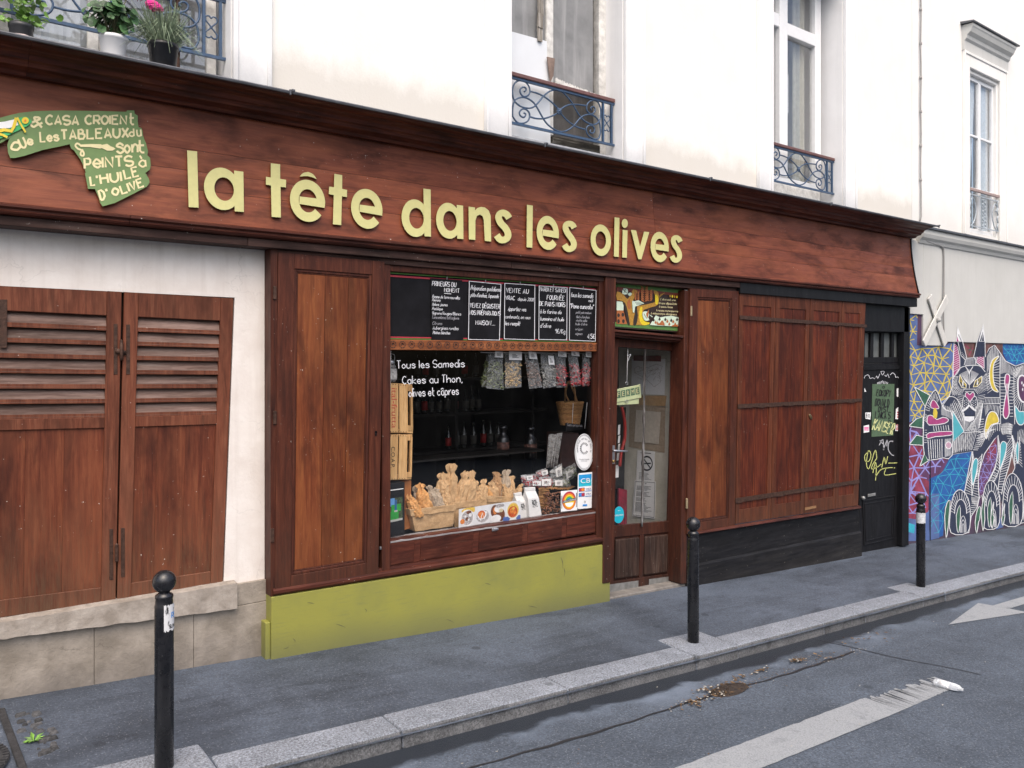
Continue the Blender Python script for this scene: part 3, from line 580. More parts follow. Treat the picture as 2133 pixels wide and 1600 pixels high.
# wrought-iron railings, traced once and repeated at each window
def cr4(x,y): p=U(1050+x*240/2133,140+y*240/2133,.13); return p.x,p.z
XL,XR=cr4(205,300)[0],cr4(1735,900)[0]; ZB,ZT=4.385,4.80
def nrm(pts): return [((cr4(*p)[0]-XL)/(XR-XL),(cr4(*p)[1]-ZB)/(ZT-ZB)) for p in pts]
CU=[[(430,470),(460,440),(455,400),(410,385),(365,430),(370,500),(420,560),(490,540),(525,470),(510,370),(450,290),(370,265),(290,300),(245,400),(240,520),(270,640),(340,720),(430,765),(530,770),(600,735),(680,640),(750,540),(850,450),(960,420),(1060,450),(1140,540),(1220,650),(1290,790),(1370,920),(1450,1000),(1560,1045),(1640,1020),(1690,940),(1700,840),(1695,740),(1660,640),(1590,590),(1510,620),(1465,700),(1470,790),(1530,850),(1590,820),(1605,750),(1570,710),(1530,740),(1545,780)],
[(535,460),(640,490),(740,540),(850,620),(950,720),(1000,790),(1070,900),(1150,990),(1260,1075),(1350,1115),(1440,1140)],
[(425,862),(455,880),(450,920),(415,945),(365,910),(355,850),(400,792),(460,797),(510,850),(520,930),(490,1010),(410,1055),(320,1040),(260,960),(240,900),(245,760),(270,650),(320,600),(400,575),(480,590),(580,660),(650,770),(720,910),(790,1030),(880,1120),(980,1180),(1080,1190),(1180,1140),(1270,1050),(1340,950),(1420,880),(1520,860),(1610,900),(1670,990),(1690,1100),(1690,1220),(1650,1310),(1580,1310),(1500,1260),(1460,1180),(1470,1090),(1540,1060),(1590,1110),(1590,1180),(1550,1210),(1515,1180),(1530,1150)],
[(525,930),(640,960),(760,955),(880,910),(980,850),(1020,800),(1090,730),(1180,690),(1280,680),(1380,690),(1460,700)]]
HEART=[[(-.0,.0),(.10,.07),(.24,.04),(.26,-.08),(.12,-.20),(-.05,-.32)],[(0,0),(-.10,.07),(-.24,.04),(-.26,-.08),(-.12,-.20),(.05,-.32)]]
def railing(x0,x1,label=None):
    y=.13; hd=MB(); hd.box(x0+.02,x1-.012,y-.028,y+.028,4.822,4.862); 
    root=hd.build('window_railing',RAILW,bld,bevel=.008,seg=2)
    mb=MB(); b=.011
    mb.box(x0,x1-.005,y-.013,y+.013,4.80,4.822); mb.box(x0,x1-.005,y-.013,y+.013,4.368,4.390)
    mx=.115; X0,X1=x0+mx,x1-mx-.05; hw=.125
    for x in (X0,X1): mb.box(x-b,x+b,y-b,y+b,4.39,4.80)
    mb.box(x1-.055,x1-.033,y-b,y+b,4.39,4.80); mb.box(x0+.01,x0+.03,y-b,y+b,4.39,4.80)
    mb.build('bars',IRON,root)
    mb=MB(); mb.smooth=True
    for c in CU:
        pts=smooth([Vector((X0+u*(X1-X0),y,ZB+v*(ZT-ZB))) for u,v in nrm(c)],3); mb.tube(pts,.0085,6)
    kx,kz=nrm([(1000,820)])[0]; kc=Vector((X0+kx*(X1-X0),y,ZB+kz*(ZT-ZB)))
    for k in range(10):
        a=k*.628; mb.tube([kc,kc+Vector((math.cos(a)*.038,-.012,math.sin(a)*.038))],[.013,.003],5)
    mb.lathe([(0,-.02),(.016,-.01),(.019,0),(.012,.02),(0,.024)],kc,(0,-1,0),8)
    for hx in (X1+.055,X0-.055):
        for zc,s in ((4.66,1),(4.53,-1)):
            for h in HEART:
                pts=smooth([Vector((hx+p[0]*.16,y,zc+s*p[1]*.22)) for p in h],4); mb.tube(pts,.006,5)
    mb.build('scrollwork',IRON,root,fixn=False); return root
for a,b in WIN: railing(a,b)
# lower wall with the shuttered opening
mb=MB()
mb.prism([Vector((-4,0,2.612)),U(489,620),Vector((1.952,0,2.95)),Vector((-4,0,2.95))],(0,.3,0))
a=U(489,620); b=U(466,1214)
mb.prism([a,b,Vector((b.x,0,.46)),Vector((2.4,0,.46)),Vector((2.4,0,2.95)),Vector((1.952,0,2.95))],(0,.3,0))
mb.prism([Vector((-4,0,.46)),Vector((.34,0,.46)),Vector((.34,0,2.612)),Vector((-4,0,2.612))],(0,.3,0))
mb.build('lower_wall',PLL,bld)
mb=MB()
pls=[-4,-2.6,-1.2,.47,1.02,1.66,2.25]
for x0,x1 in zip(pls,pls[1:]):
    mb.t=rt(); mb.hexa([(x0+.0012,-.03,zf(x0)-.2),(x1-.0012,-.03,zf(x1)-.2),(x1-.003,.3,zf(x1)-.2),(x0+.003,.3,zf(x0)-.2)],[(x0+.0012,-.03,.40-(.095 if x1>2 else 0)),(x1-.0012,-.03,.40-(.095 if x1>2 else 0)),(x1-.003,.3,.30),(x0+.003,.3,.30)])
mb.box(1.966,2.25,-.028,.3,.308,.468)
mb.build('plinth',STONE,bld,bevel=.003)
mb=MB(); mb.t=.4
nn=90; top=[];
for i in range(nn+1):
    x=-1.+2.956*i/nn; top.append((x,.5+.006*mnoise.noise(Vector((x*6,1,0))),.385-.084*(x-.49)/1.466+.006*mnoise.noise(Vector((x*9,9,0)))+.005*mnoise.noise(Vector((x*30,9,0))))) 
for (x,z,zb),(x2,z2,zb2) in zip(top,top[1:]):
    mb.hexa([(x,-.075,zb),(x2,-.075,zb2),(x2,.05,zb2),(x,.05,zb)],[(x,-.07,z-.012),(x2,-.07,z2-.012),(x2,.05,z2+.004),(x,.05,z+.004)])
import bmesh
o=mb.build('stone_sill',SILL,bld)
# shutter leaves
def shutter(q,lat=None):
    d=-.03; root=MB(); inn=root.frame(q,.09,.09,.11,.17,d-.01,0.); hy=U(0,840,0).z
    bz=q.h; mid0=(1.70-.49)/2.11; 
    # inn coordinates: rails between louvres and lower panel
    r0,r1=.585,.625
    root.t=rt(); root.qbox(inn,0,1,r0,r1,d,-.0015)
    o=root.build('shutter',[WS],bld,bevel=.004)
    mb=MB(); up=inn.sub(0,1,r1,1); n=7
    for k in range(n):
        z0,z1=k/n,(k+1)/n; mb.t=rt()
        mb.hexa([up.p(0,z0+.01,-.002),up.p(1,z0+.01,-.002),up.p(1,z0+.035,-.014),up.p(0,z0+.035,-.014)],[up.p(0,z1-.03,-.030),up.p(1,z1-.03,-.030),up.p(1,z1-.01,-.042),up.p(0,z1-.01,-.042)])
        mb.m=1; mb.qbox(up,0,1,z0-.004,z0+.038,-.02,.0-.0025); mb.m=0
    mb.qbox(up,0,1,0,1,-.065,-.05)
    mb.build('louvres',[WL,WS],o)
    mb=MB(); lo=inn.sub(0,1,0,r0)
    for a0,a1 in ((0,.27),(.27,.62),(.62,1)): mb.t=rt(); mb.qbox(lo,a0+.0006,a1-.0006,.0,1,-.035,-.014)
    mb.build('panel',WSP,o,bevel=.0008); return o
shL=shutter(Q((-42,588),(254,607),(241,1254),(-52,1294),.0)); shR=shutter(Q((259,607),(487,622),(464,1218),(244,1253),.0))
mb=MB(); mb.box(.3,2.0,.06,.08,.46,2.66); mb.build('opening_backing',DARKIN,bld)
def hinge(px0,py0,py1,parent,w=5):
    mb=MB(); mb.prism([U(px0-w,py0,-.004),U(px0+w,py0,-.004),U(px0+w,py1,-.004),U(px0-w,py1,-.004)],(0,.006,0)); return mb.build('hinge',RUST,parent,bevel=.002)
hinge(7,624,725,shL,8); hinge(241,675,780,shL,4); hinge(267,676,780,shR,4); hinge(232,1102,1208,shL,4); hinge(256,1100,1202,shR,4)
mb=MB(); mb.smooth=True; p=U(253,730,-.02); mb.lathe([(.004,-.07),(.012,-.06),(.012,.05),(.006,.055),(.012,.066),(0,.075)],p,(0,0,1),10); mb.prism([U(240,725,-.006),U(262,731,-.006),U(262,740,-.006),U(240,736,-.006)],(0,-.008,0)); mb.build('latch',RUST,shL)
mb=MB(); p=U(243,1150,-.02); mb.lathe([(.004,-.07),(.012,-.06),(.012,.05),(.004,.06)],p,(0,0,1),10); mb.build('latch',RUST,shL)
# ---------------------------------------------------------------- unseen low dark wall, added for dark glass reflections, kept low for skylight
opp=thing('unseen_dark_wall','low dark wall, unseen, added across the street to darken the shop glass reflections','wall',(5,-12.5,0))
mb=MB(); mb.box(-30,50,-12.9,-12.5,-3,1.5); mb.build('wall',plaster('unseen wall stone',(.05,.05,.048),(.07,.068,.064),stain=(.03,.03,.03)),opp)
mb=MB(); mb.box(-30,50,-12.95,-12.45,1.501,1.6); mb.build('coping',bpy.data.materials['unseen wall stone'],opp)
# ---------------------------------------------------------------- the neighbouring house
nb=thing('building','neighbouring pale house with a painted cat mural along its foot and a curtained pedimented window','building',(14,0,0))
mb=MB(); NW=(13.81,14.95,4.20,6.86)
mb.box(12.004,NW[0],-.004,.4,3.9,11); mb.box(NW[1],30,-.004,.4,3.9,11); mb.box(NW[0],NW[1],-.004,.4,3.9,NW[2]); mb.box(NW[0],NW[1],-.004,.4,NW[3],11)
mb.build('upper_wall',PLNU,nb)
mb=MB(); zb=U(2000,713,-.03).z
mb.box(12.93,30,-.03,.4,zb,3.9); mb.box(12.30,12.93,-.03,.4,2.335,3.9); mb.box(11.72,12.30,-.03,.4,2.80,3.9)
mb.build('lower_wall',PLN,nb,bevel=.006)
mb=MB()   # ledge
mb.sweep([(0,4.10),(0,3.86),(-.05,3.87),(-.07,3.92),(-.11,3.95),(-.13,4.0),(-.13,4.06),(-.12,4.09)],12.12,30); mb.build('ledge',PLN,nb,bevel=.006)
mb=MB(); mb.sweep([(0,4.135),(0,4.105),(-.15,4.092),(-.155,4.075),(-.165,4.075),(-.165,4.103)],12.10,30); mb.build('ledge_flashing',ZINC,nb)
# window with stone surround and pediment
mb=MB(); a,b,z0,z1=NW
mb.box(a-.17,a,-.045,-.004,4.14,7.05); mb.box(b,b+.24,-.045,-.004,4.14,7.05); mb.box(a,b,-.045,-.004,z1,7.05)
mb.box(a-.2,a-.17,-.06,-.004,4.14,7.10); mb.box(b+.24,b+.27,-.06,-.004,4.14,7.10); mb.box(a-.17,b+.24,-.06,-.004,7.05,7.10)
mb.box(a,a+.03,.0,.12,4.2,z1); mb.box(b-.05,b,.0,.12,4.2,z1); mb.box(a+.03,b-.05,.0,.12,z1-.06,z1)
mb.build('window_surround',PLNU,nb,bevel=.008)
mb=MB(); mb.sweep([(-.004,7.10),(-.05,7.10),(-.05,7.25),(-.08,7.28),(-.09,7.33),(-.14,7.37),(-.165,7.43),(-.18,7.45),(-.18,7.49),(-.004,7.50)],a-.21,b+.29); mb.build('pediment',PLN,nb)
mb=MB(); mb.sweep([(-.004,7.55),(-.004,7.51),(-.205,7.495),(-.21,7.515)],a-.26,b+.36); mb.build('pediment_flashing',ZINC,nb)
room(a,b,4.2,z1,.42,1.2,ROOMU,nb)
q=RW(a+.03,b-.05,4.22,z1-.06,.05); mb=MB(); inn=mb.frame(q,.05,.05,.07,.07,-.05,0); mb.qbox(inn,.46,.54,0,1,-.045,.006)
for t in (.27,.63): mb.qbox(inn,0,.46,t-.008,t+.008,-.04,-.003); mb.qbox(inn,.54,1,t-.008,t+.008,-.04,-.003)
nw=mb.build('window',PVCW,nb,bevel=.005); mb=MB(); mb.qbox(inn,0,1,0,1,-.03,-.025); mb.build('pane',GLASSU,nw)
mb=MB()
for x0,x1,s in ((a+.08,a+.52,1),(b-.54,b-.1,-1)):
    for k in range(24):
        t0,t1=k/24,(k+1)/24
        def cx_(t,z): 
            f=1-.45*max(0,min(1,(6.4-z)/1.9))
            return (x0+(x1-x0)*t*f) if s>0 else (x1-(x1-x0)*t*f)
        zs=fr(4.3,6.8,10)
        for i in range(10): mb.poly([(cx_(t0,zs[i]),.12+.015*math.sin(k*1.7),zs[i]),(cx_(t1,zs[i]),.12+.015*math.sin(k*1.7+1.7),zs[i]),(cx_(t1,zs[i+1]),.12+.015*math.sin(k*1.7+1.7),zs[i+1]),(cx_(t0,zs[i+1]),.12+.015*math.sin(k*1.7),zs[i+1])])
mb.build('curtain',plain('lace curtain',(.66,.74,.80),.9,.12,40),nw,fixn=False)
mb=MB(); y=-.02; IRONG=plain('grey iron',(.38,.43,.47),.5,.2,30)
zr0,zr1=4.26,4.90
mb.box(a+.02,b-.02,y-.02,y+.02,zr1-.02,zr1+.02); rr_=mb.build('window_railing',plain('pale brown rail',(.36,.27,.25),.6),nb)
mb=MB(); mb.box(a+.02,b-.02,y-.008,y+.008,zr0+.04,zr0+.055); mb.box(a+.02,b-.02,y-.008,y+.008,zr1-.09,zr1-.075)
mb.smooth=True; xc=(a+b)/2
for s in (-1,1):
    for k in range(4): 
        zc=zr0+.1+.12*k; mb.tube(smooth([Vector((xc+s*.02,y,zc-.05)),Vector((xc+s*.07,y,zc-.02)),Vector((xc+s*.03,y,zc+.01)),Vector((xc+s*.07,y,zc+.05)),Vector((xc+s*.01,y,zc+.06))],4),.009,5)
    mb.tube(smooth([Vector((xc+s*.50,y,zr0+.05)),Vector((xc+s*.38,y,zr0+.12)),Vector((xc+s*.30,y,zr0+.32)),Vector((xc+s*.40,y,zr0+.5)),Vector((xc+s*.5,y,zr0+.45)),Vector((xc+s*.44,y,zr0+.38))],4),.010,5)
    for k in range(4): mb.tube([(xc+s*.53,y,zr0+.06+.13*k),(xc+s*.50,y,zr0+.12+.13*k),(xc+s*.53,y,zr0+.18+.13*k)],.012,5)
mb.build('scrollwork',IRONG,rr_)
# base wall that carries the mural
def mA(x,y,o=0): return U(1880+x/6.154,640+y/6.154,.0-o-(.032 if y<448 and x>570 else 0))   # ears climb onto the proud render
MW=[plain('mural navy',(.022,.030,.062),.7,.3,25,bump=.25),plain('mural white',(.70,.71,.72),.7,.14,14,bump=.25),plain('mural blue',(.08,.13,.30),.7,.25,5,bump=.25),plain('mural yellow',(.58,.45,.05),.7,.15,12,bump=.25),plain('mural crimson',(.22,.035,.07),.7,.5,4,bump=.25),plain('mural lilac',(.25,.24,.55),.7,.2,10,bump=.25),plain('mural deep blue',(.015,.09,.30),.7,.3,5,bump=.25),plain('mural turquoise',(.035,.36,.48),.7,.15,8,bump=.25),plain('mural magenta',(.33,.045,.17),.7,.2,12,bump=.25),plain('mural green',(.03,.105,.065),.7,.3,8,bump=.25),plain('mural purple',(.10,.035,.10),.7,.4,4,bump=.25),plain('mural brown red',(.13,.06,.055),.7,.5,6,bump=.25),plain('mural aqua',(.07,.36,.42),.7,.1,9,bump=.25)]
NV,WH,BL,YE,CR,LI,DB,TU,MG,GN,PU,BR,AQ=range(13)
mb=MB()
xs=fr(11.70,22,30)
for x0,x1 in zip(xs,xs[1:]):
    z=2.44 if x0>12.9 else (2.36 if x0>12.25 else 2.82)
    mb.hexa([(x0,.0,zf(x0)-.1),(x1,.0,zf(x1)-.1),(x1,.3,zf(x1)-.1),(x0,.3,zf(x0)-.1)],[(x0,.0,z),(x1,.0,z),(x1,.3,z),(x0,.3,z)])
BASE=plaster('painted purple foot wall',(.07,.035,.09),(.10,.05,.08),stain=(.03,.08,.16),bump=.5,streak=.4,sc=3,zdirt=(-.05,.25,(.06,.06,.07),.8))
mb.build('foot_wall',BASE,nb)
mur=MB(); lay=[.002]
def area(m,pts,sm=0,out=None,ow=9):
    mur.m=m; P=[Vector(p) for p in pts]
    if sm: P=smooth(P,sm,True)
    o=lay[0]; lay[0]+=.00004
    import mathutils
    tri=mathutils.geometry.tessellate_polygon([[Vector((p[0],p[1],0)) for p in P]])
    ix=[mur.vert(mA(p[0],p[1],o)) for p in P]
    for t in tri: mur.face([ix[i] for i in t])
    if out is not None: line(out,list(P)+[P[0]],ow)
def line(m,pts,w=8,sm=0):
    mur.m=m; P=[Vector(p) for p in pts]
    if sm: P=smooth(P,sm)
    o=lay[0]; lay[0]+=.000005; mur.ribbon(P,w*.92,lambda x,y:mA(x,y,o))
def along(P,t):
    P=[Vector(p) for p in P]; L=[0]
    for a,b in zip(P,P[1:]): L.append(L[-1]+(b-a).length)
    d=t*L[-1]
    for i in range(len(P)-1):
        if d<=L[i+1] or i==len(P)-2: return P[i].lerp(P[i+1],(d-L[i])/max(1e-6,L[i+1]-L[i]))
def hatch(A,B,n,w=7,m=WH,e=False):
    A=smooth([Vector(p) for p in A],4); B=smooth([Vector(p) for p in B],4)
    n=max(3,round(n*1.2))
    for i in range(n):
        t=(i+.5)/n if not e else i/(n-1); line(m,[along(A,t),along(B,t)],w*.72*random.uniform(.75,1.2))
def web(m,poly,step,w,jit=.42):                # painted triangle netting
    xs_=[p[0] for p in poly]; ys_=[p[1] for p in poly]; import mathutils
    def inside(p):
        c=False; j=len(poly)-1
        for i in range(len(poly)):
            a,b=poly[i],poly[j]
            if (a[1]>p[1])!=(b[1]>p[1]) and p[0]<(b[0]-a[0])*(p[1]-a[1])/(b[1]-a[1])+a[0]: c=not c
            j=i
        return c
    G={}
    nx=int((max(xs_)-min(xs_))/step)+2; ny=int((max(ys_)-min(ys_))/step)+2
    for i in range(nx):
        for j in range(ny): G[i,j]=(min(xs_)+(i+(.5 if j%2 else 0)-.3+random.uniform(-jit,jit)*.7)*step,min(ys_)+(j-.2+random.uniform(-jit,jit)*.7)*step)
    for (i,j),p in G.items():
        for d in ((1,0),(0,1),(1,1) if j%2 else (-1,1)):
            q=G.get((i+d[0],j+d[1]))
            if q:
                mid=((p[0]+q[0])/2,(p[1]+q[1])/2)
                if inside(p) and inside(q): line(m,[p,q],w*random.uniform(.7,1.2))
                elif inside(p) and inside(mid): line(m,[p,mid],w*.8)
                elif inside(q) and inside(mid): line(m,[q,mid],w*.8)
B1=[(80,95),(195,95),(185,490),(300,492),(560,492),(600,455),(660,455),(640,1000),(610,1160),(500,1250),(260,1380),(260,1420),(70,1480)]
area(BL,B1); web(YE,B1,112,14)
B2=[(60,1485),(260,1560),(270,1900),(620,1900),(610,1980),(500,2130),(340,2180),(340,2400),(330,2440),(330,2620),(180,2720),(40,2700)]
area(BL,[(40,2690),(180,2720),(340,2600),(350,2990),(40,3000)]); area(TU,[(60,2760),(160,2790),(150,2900),(70,2880)])
area(CR,B2); area(PU,[(70,1480),(270,1545),(275,1680),(200,1720),(80,1600)]); area(PU,[(340,1960),(615,1950),(500,2130),(340,2240),(200,2120)]); web(LI,B2,150,19)
line(LI,[(60,2400),(170,2380)],14); 
for k in range(8): line(LI,[(85,2390),(85+110*math.cos(k*.785),2390+150*math.sin(k*.785))],13)
B3=[(620,1900),(900,1840),(870,2050),(790,2390),(660,2440),(540,2560),(520,2930),(350,2990),(340,2200),(500,2130)]
area(DB,B3); area(MW and BL,[(345,2390),(470,2390),(470,2960),(360,2985)]); web(TU,B3,118,7)
B4=[(1285,450),(1560,450),(2300,450),(2300,640),(1600,700),(1450,745),(1340,700),(1285,590)]
area(DB,B4); web(TU,B4,85,7)
area(BR,[(770,452),(955,452),(910,640),(830,650)]); area(BR,[(1055,452),(1285,452),(1285,640),(1180,490),(1110,530),(1060,640)])
line(CR,[(800,480),(880,560)],20); line(GN,[(850,540),(900,560)],20); line(CR,[(850,620),(900,520)],14)
# cat: dark silhouette, then its white line work
body=[(640,1000),(645,780),(660,450),(690,440),(705,240),(770,440),(825,655),(910,645),(955,440),(1035,210),(1058,440),(1060,640),(1110,530),(1180,485),(1240,570),(1320,690),(1450,755),(1560,715),(1700,690),(2300,690),(2300,2900),(1800,2800),(1560,2760),(1420,2790),(1290,2600),(1240,2400),(1150,2840),(1060,2830),(1020,2420),(985,2440),(960,2560),(880,2680),(850,2890),(660,2900),(610,2560),(720,2390),(790,2390),(890,1850),(620,1890),(630,1500),(520,1250),(600,1140)]
area(NV,body,0,WH,10)
P3=[(1050,1880),(1180,1690),(1220,1650),(1225,1850),(1190,2060),(1110,2230),(1040,2400),(980,2430),(970,2150)]
area(PU,P3); area(CR,[(1080,1840),(1200,1680),(1210,1850),(1090,2000)]); web(LI,P3,80,8); line(WH,P3+[P3[0]],10)
P4=[(1400,1850),(1440,2060),(1370,2210),(1290,2280),(1370,2010)]; area(BR,P4,0,WH,9)
area(BL,[(1170,2780),(1270,2500),(1290,2820),(1200,2850)]); area(BR,[(1180,2760),(1270,2480),(1265,2700)])
# head
hatch([(660,460),(652,700),(640,900)],[(705,450),(730,600),(735,790)],9,6); area(MG,[(662,480),(700,470),(735,660),(735,790),(700,850),(655,900),(648,760)],0,WH,8)
hatch([(665,500),(655,700),(650,840)],[(700,470),(730,640),(720,800)],10,7)
area(WH,[(705,240),(770,440),(690,440)]); area(MG,[(700,370),(720,440),(695,440)]); line(NV,[(715,350),(755,435)],7)
area(WH,[(1035,210),(1058,440),(975,440)]); area(NV,[(1030,310),(1046,435),(990,435)]); line(WH,[(1033,330),(1012,436)],6)
area(MG,[(985,450),(1040,450),(1045,700),(1048,790),(1000,750),(945,710),(970,580)],0,WH,8); hatch([(985,460),(960,600),(950,720)],[(1040,460),(1044,640),(1046,790)],10,7)
line(WH,[(710,440),(750,620),(810,680),(790,740)],8); line(WH,[(945,450),(925,620),(940,740)],8)
hatch([(770,450),(825,655)],[(715,450),(800,720)],9,6); hatch([(950,460),(912,640)],[(985,450),(938,720)],8,6)
hatch([(815,655),(915,650)],[(800,750),(930,745)],7,6); line(WH,[(640,930),(720,800),(800,755),(930,745),(1000,760),(1060,830)],9,4)
line(WH,[(810,760),(855,830),(905,755)],7); hatch([(800,760),(860,800),(910,760)],[(855,830),(855,900),(856,830)],7,6)
for s in (-1,1):
    c=858
    for k in range(8): line(WH,[(c+s*(30+12*k),840+6*k-30),(c+s*(10+14*k)*.5,1000-8*k)],5)
area(YE,[(735,860),(770,930),(820,990),(815,1040),(760,1030),(722,960)],0,WH,8); area(NV,[(740,890),(790,970),(812,1030),(765,1025),(735,965)]); line(YE,[(745,900),(775,1010)],7); line(YE,[(735,940),(800,1000)],6); area(WH,[(772,920),(783,960),(778,1030),(765,1000)])
area(YE,[(1020,880),(1015,960),(960,1020),(905,1025),(930,940)],0,WH,8); area(NV,[(1008,900),(1004,955),(958,1010),(918,1015),(938,950)]); line(YE,[(1000,910),(940,1010)],7); line(YE,[(940,955),(1000,960)],6); area(WH,[(962,920),(972,960),(960,1010),(950,980)])
hatch([(720,880),(700,960),(740,1040),(800,1050)],[(640,880),(632,1010),(640,1130),(770,1110)],13,7); hatch([(1020,900),(1010,980),(950,1040),(905,1045)],[(1080,830),(1090,960),(1080,1060),(960,1120)],13,7)
line(WH,[(856,830),(856,1040)],7); line(WH,[(780,1050),(930,1050)],7); line(WH,[(800,1080),(915,1080)],6)
area(MG,[(805,1110),(830,1092),(862,1120),(895,1090),(922,1110),(912,1150),(865,1205),(815,1160)],3,WH,9)
area(NV,[(790,1140),(855,1215),(800,1310),(770,1260)],3,WH,8); area(NV,[(935,1140),(870,1215),(925,1310),(960,1250)],3,WH,8)
for cx_0,sg in ((805,-1),(925,1)):
    for i in range(4):
        for j in range(4): area(WH,arc(cx_0+(i-1.5)*22,1190+j*30+(i%2)*12,5,8,0,360,6)[:-1])
line(WH,[(765,1335),(810,1305),(855,1260),(900,1300),(945,1330)],26); area(WH,[(780,1400),(922,1400),(915,1445),(860,1472),(795,1450)]); area(NV,[(785,1390),(800,1330),(855,1320),(900,1345),(925,1390)])
hatch([(720,1110),(700,1180),(720,1240)],[(800,1120),(775,1190),(770,1290)],6,7); hatch([(960,1130),(965,1200),(960,1290)],[(1060,1110),(1050,1200),(1020,1280)],7,7)
# chest and back stripes
hatch([(610,1240),(690,1230),(770,1320),(800,1460)],[(560,1400),(720,1480),(790,1580),(800,1580)],12,7); line(WH,[(510,1240),(590,1150),(690,1170),(760,1300),(790,1400)],9,4)
hatch([(930,1440),(1000,1290),(1040,1200)],[(800,1590),(960,1580),(1000,1460)],11,7)
hatch([(640,1740),(780,1620),(960,1590)],[(625,1880),(800,1820),(895,1830)],15,7); line(WH,[(780,1610),(1000,1590)],9)
hatch([(790,1420),(850,1470),(930,1450)],[(800,1590),(870,1590),(950,1590)],7,7)
hatch([(1080,640),(1130,540),(1180,500),(1240,590)],[(1080,850),(1150,720),(1190,660),(1240,640)],10,8)
hatch([(1250,600),(1330,700),(1440,770),(1560,730)],[(1255,860),(1330,840),(1430,880),(1480,860)],15,8)
area(YE,[(1240,625),(1150,680),(1115,820),(1120,960),(1160,1060),(1230,1085),(1180,1000),(1160,860),(1175,720)],3,WH,12)
hatch([(1180,700),(1165,860),(1185,1010)],[(1250,650),(1250,860),(1250,1050)],8,9); hatch([(1110,830),(1115,960),(1160,1070)],[(1060,850),(1075,1000),(1090,1120)],7,8)
area(MG,[(1345,855),(1375,890),(1365,990),(1350,1100),(1362,1250),(1365,1370),(1325,1430),(1290,1370),(1310,1200),(1330,1080),(1310,980),(1318,880)],3,WH,14)
for k in range(3): line(WH,[(1328+k*14,1040),(1330+k*12,980)],7)
hatch([(1250,880),(1255,1100),(1262,1400)],[(1310,880),(1325,1100),(1290,1400)],11,9); hatch([(1380,880),(1365,1100),(1375,1420)],[(1425,880),(1410,1100),(1420,1420)],11,9)
for x in (1250,1430): line(WH,[(x,640 if x<1300 else 800),(x-2,1050),(x+8,1500)],8,3)
hatch([(1060,1170),(1240,1170)],[(1045,1240),(1240,1235)],8,7); line(WH,[(1050,1160),(1250,1160)],9); line(WH,[(1045,1240),(1250,1235)],9)
area(YE,[(1050,1600),(1080,1420),(1130,1340),(1200,1360),(1235,1470),(1140,1510),(1090,1600),(1075,1690)],3,WH,12)
hatch([(1060,1400),(1130,1310),(1230,1400)],[(1045,1260),(1150,1250),(1250,1270)],9,8); hatch([(1045,1420),(1040,1540),(1060,1660)],[(980,1420),(970,1560),(940,1700)],7,9)
hatch([(1090,1640),(1150,1530),(1240,1490),(1270,1560)],[(1100,1720),(1180,1600),(1250,1590),(1290,1640)],8,8); line(WH,[(1080,1680),(1150,1520),(1250,1490)],10,4)
area(PU,[(1490,900),(1555,880),(1620,1000),(1600,1180),(1540,1215),(1490,1140),(1478,1010)],3,WH,22)
for x,y in ((1530,970),(1550,1000),(1540,1055)): area(WH,arc(x,y,9,20,0,360,8)[:-1])
hatch([(1470,880),(1462,1040),(1500,1200),(1560,1230)],[(1430,820),(1400,1040),(1440,1290),(1560,1340)],14,9)
area(AQ,[(1440,1260),(1500,1340),(1560,1340),(1560,1480),(1500,1510),(1455,1440)],2,WH,11)
hatch([(1270,1500),(1350,1480),(1400,1500)],[(1285,1640),(1350,1620),(1400,1640)],9,7); hatch([(1420,1500),(1400,1600),(1400,1700)],[(1370,1480),(1330,1600),(1350,1700)],6,8)
area(AQ,[(645,1330),(790,1590),(640,1730)],0,WH,11)
hatch([(500,1250),(600,1280),(640,1330)],[(520,1420),(600,1440),(640,1480)],7,7)
# legs
def leg(outer,inner,n,core=None):
    hatch(outer,inner,n,9); line(WH,outer,10,4); line(WH,inner,9,4)
leg([(900,1850),(880,2050),(820,2250),(790,2390)],[(930,1980),(890,2120),(885,2280),(890,2420)],13); leg([(1020,1880),(990,2080),(970,2250),(985,2460)],[(945,1960),(960,2100),(915,2260),(890,2420)],13)
area(AQ,[(940,1935),(968,1980),(945,2130),(910,2260),(895,2270),(888,2120),(905,1990)],3,WH,10)
leg([(1225,1640),(1225,1850),(1180,2060),(1090,2250),(1040,2440)],[(1250,1760),(1245,1950),(1235,2100),(1150,2280),(1130,2400)],17); leg([(1400,1640),(1415,1800),(1370,2020),(1300,2250),(1270,2400)],[(1330,1760),(1320,1900),(1260,2080),(1240,2200),(1220,2380)],17)
area(AQ,[(1290,1720),(1335,1760),(1310,1900),(1255,2060),(1245,2060),(1252,1850),(1258,1760)],3,WH,10)
leg([(1410,1640),(1430,1850),(1440,2040)],[(1455,1760),(1450,1860),(1470,2000)],8); area(AQ,[(1470,1725),(1490,1780),(1485,1960),(1475,2000),(1452,1860)],3,WH,9)
hatch([(1500,1640),(1520,1850),(1540,2070)],[(1495,1740),(1500,1880),(1480,2000)],9,8); hatch([(1470,1600),(1530,1560),(1600,1640)],[(1470,1720),(1500,1700),(1560,1760)],6,8)
hatch([(640,1700),(760,1640),(890,1600)],[(625,1880),(760,1850),(890,1835)],9,6); hatch([(1050,1700),(1110,1600),(1210,1560)],[(1010,1800),(960,1720),(1040,1560)],8,8)
hatch([(1250,1500),(1270,1620)],[(1420,1500),(1400,1620)],5,7); hatch([(660,1180),(760,1290),(800,1400)],[(620,1250),(700,1400),(790,1500)],8,7)
hatch([(930,1290),(1010,1180)],[(930,1420),(1040,1280)],7,7); hatch([(1060,860),(1080,1060)],[(1110,860),(1120,1040)],7,6); hatch([(650,920),(700,1000),(730,1060)],[(632,1010),(640,1120),(700,1110)],6,6)
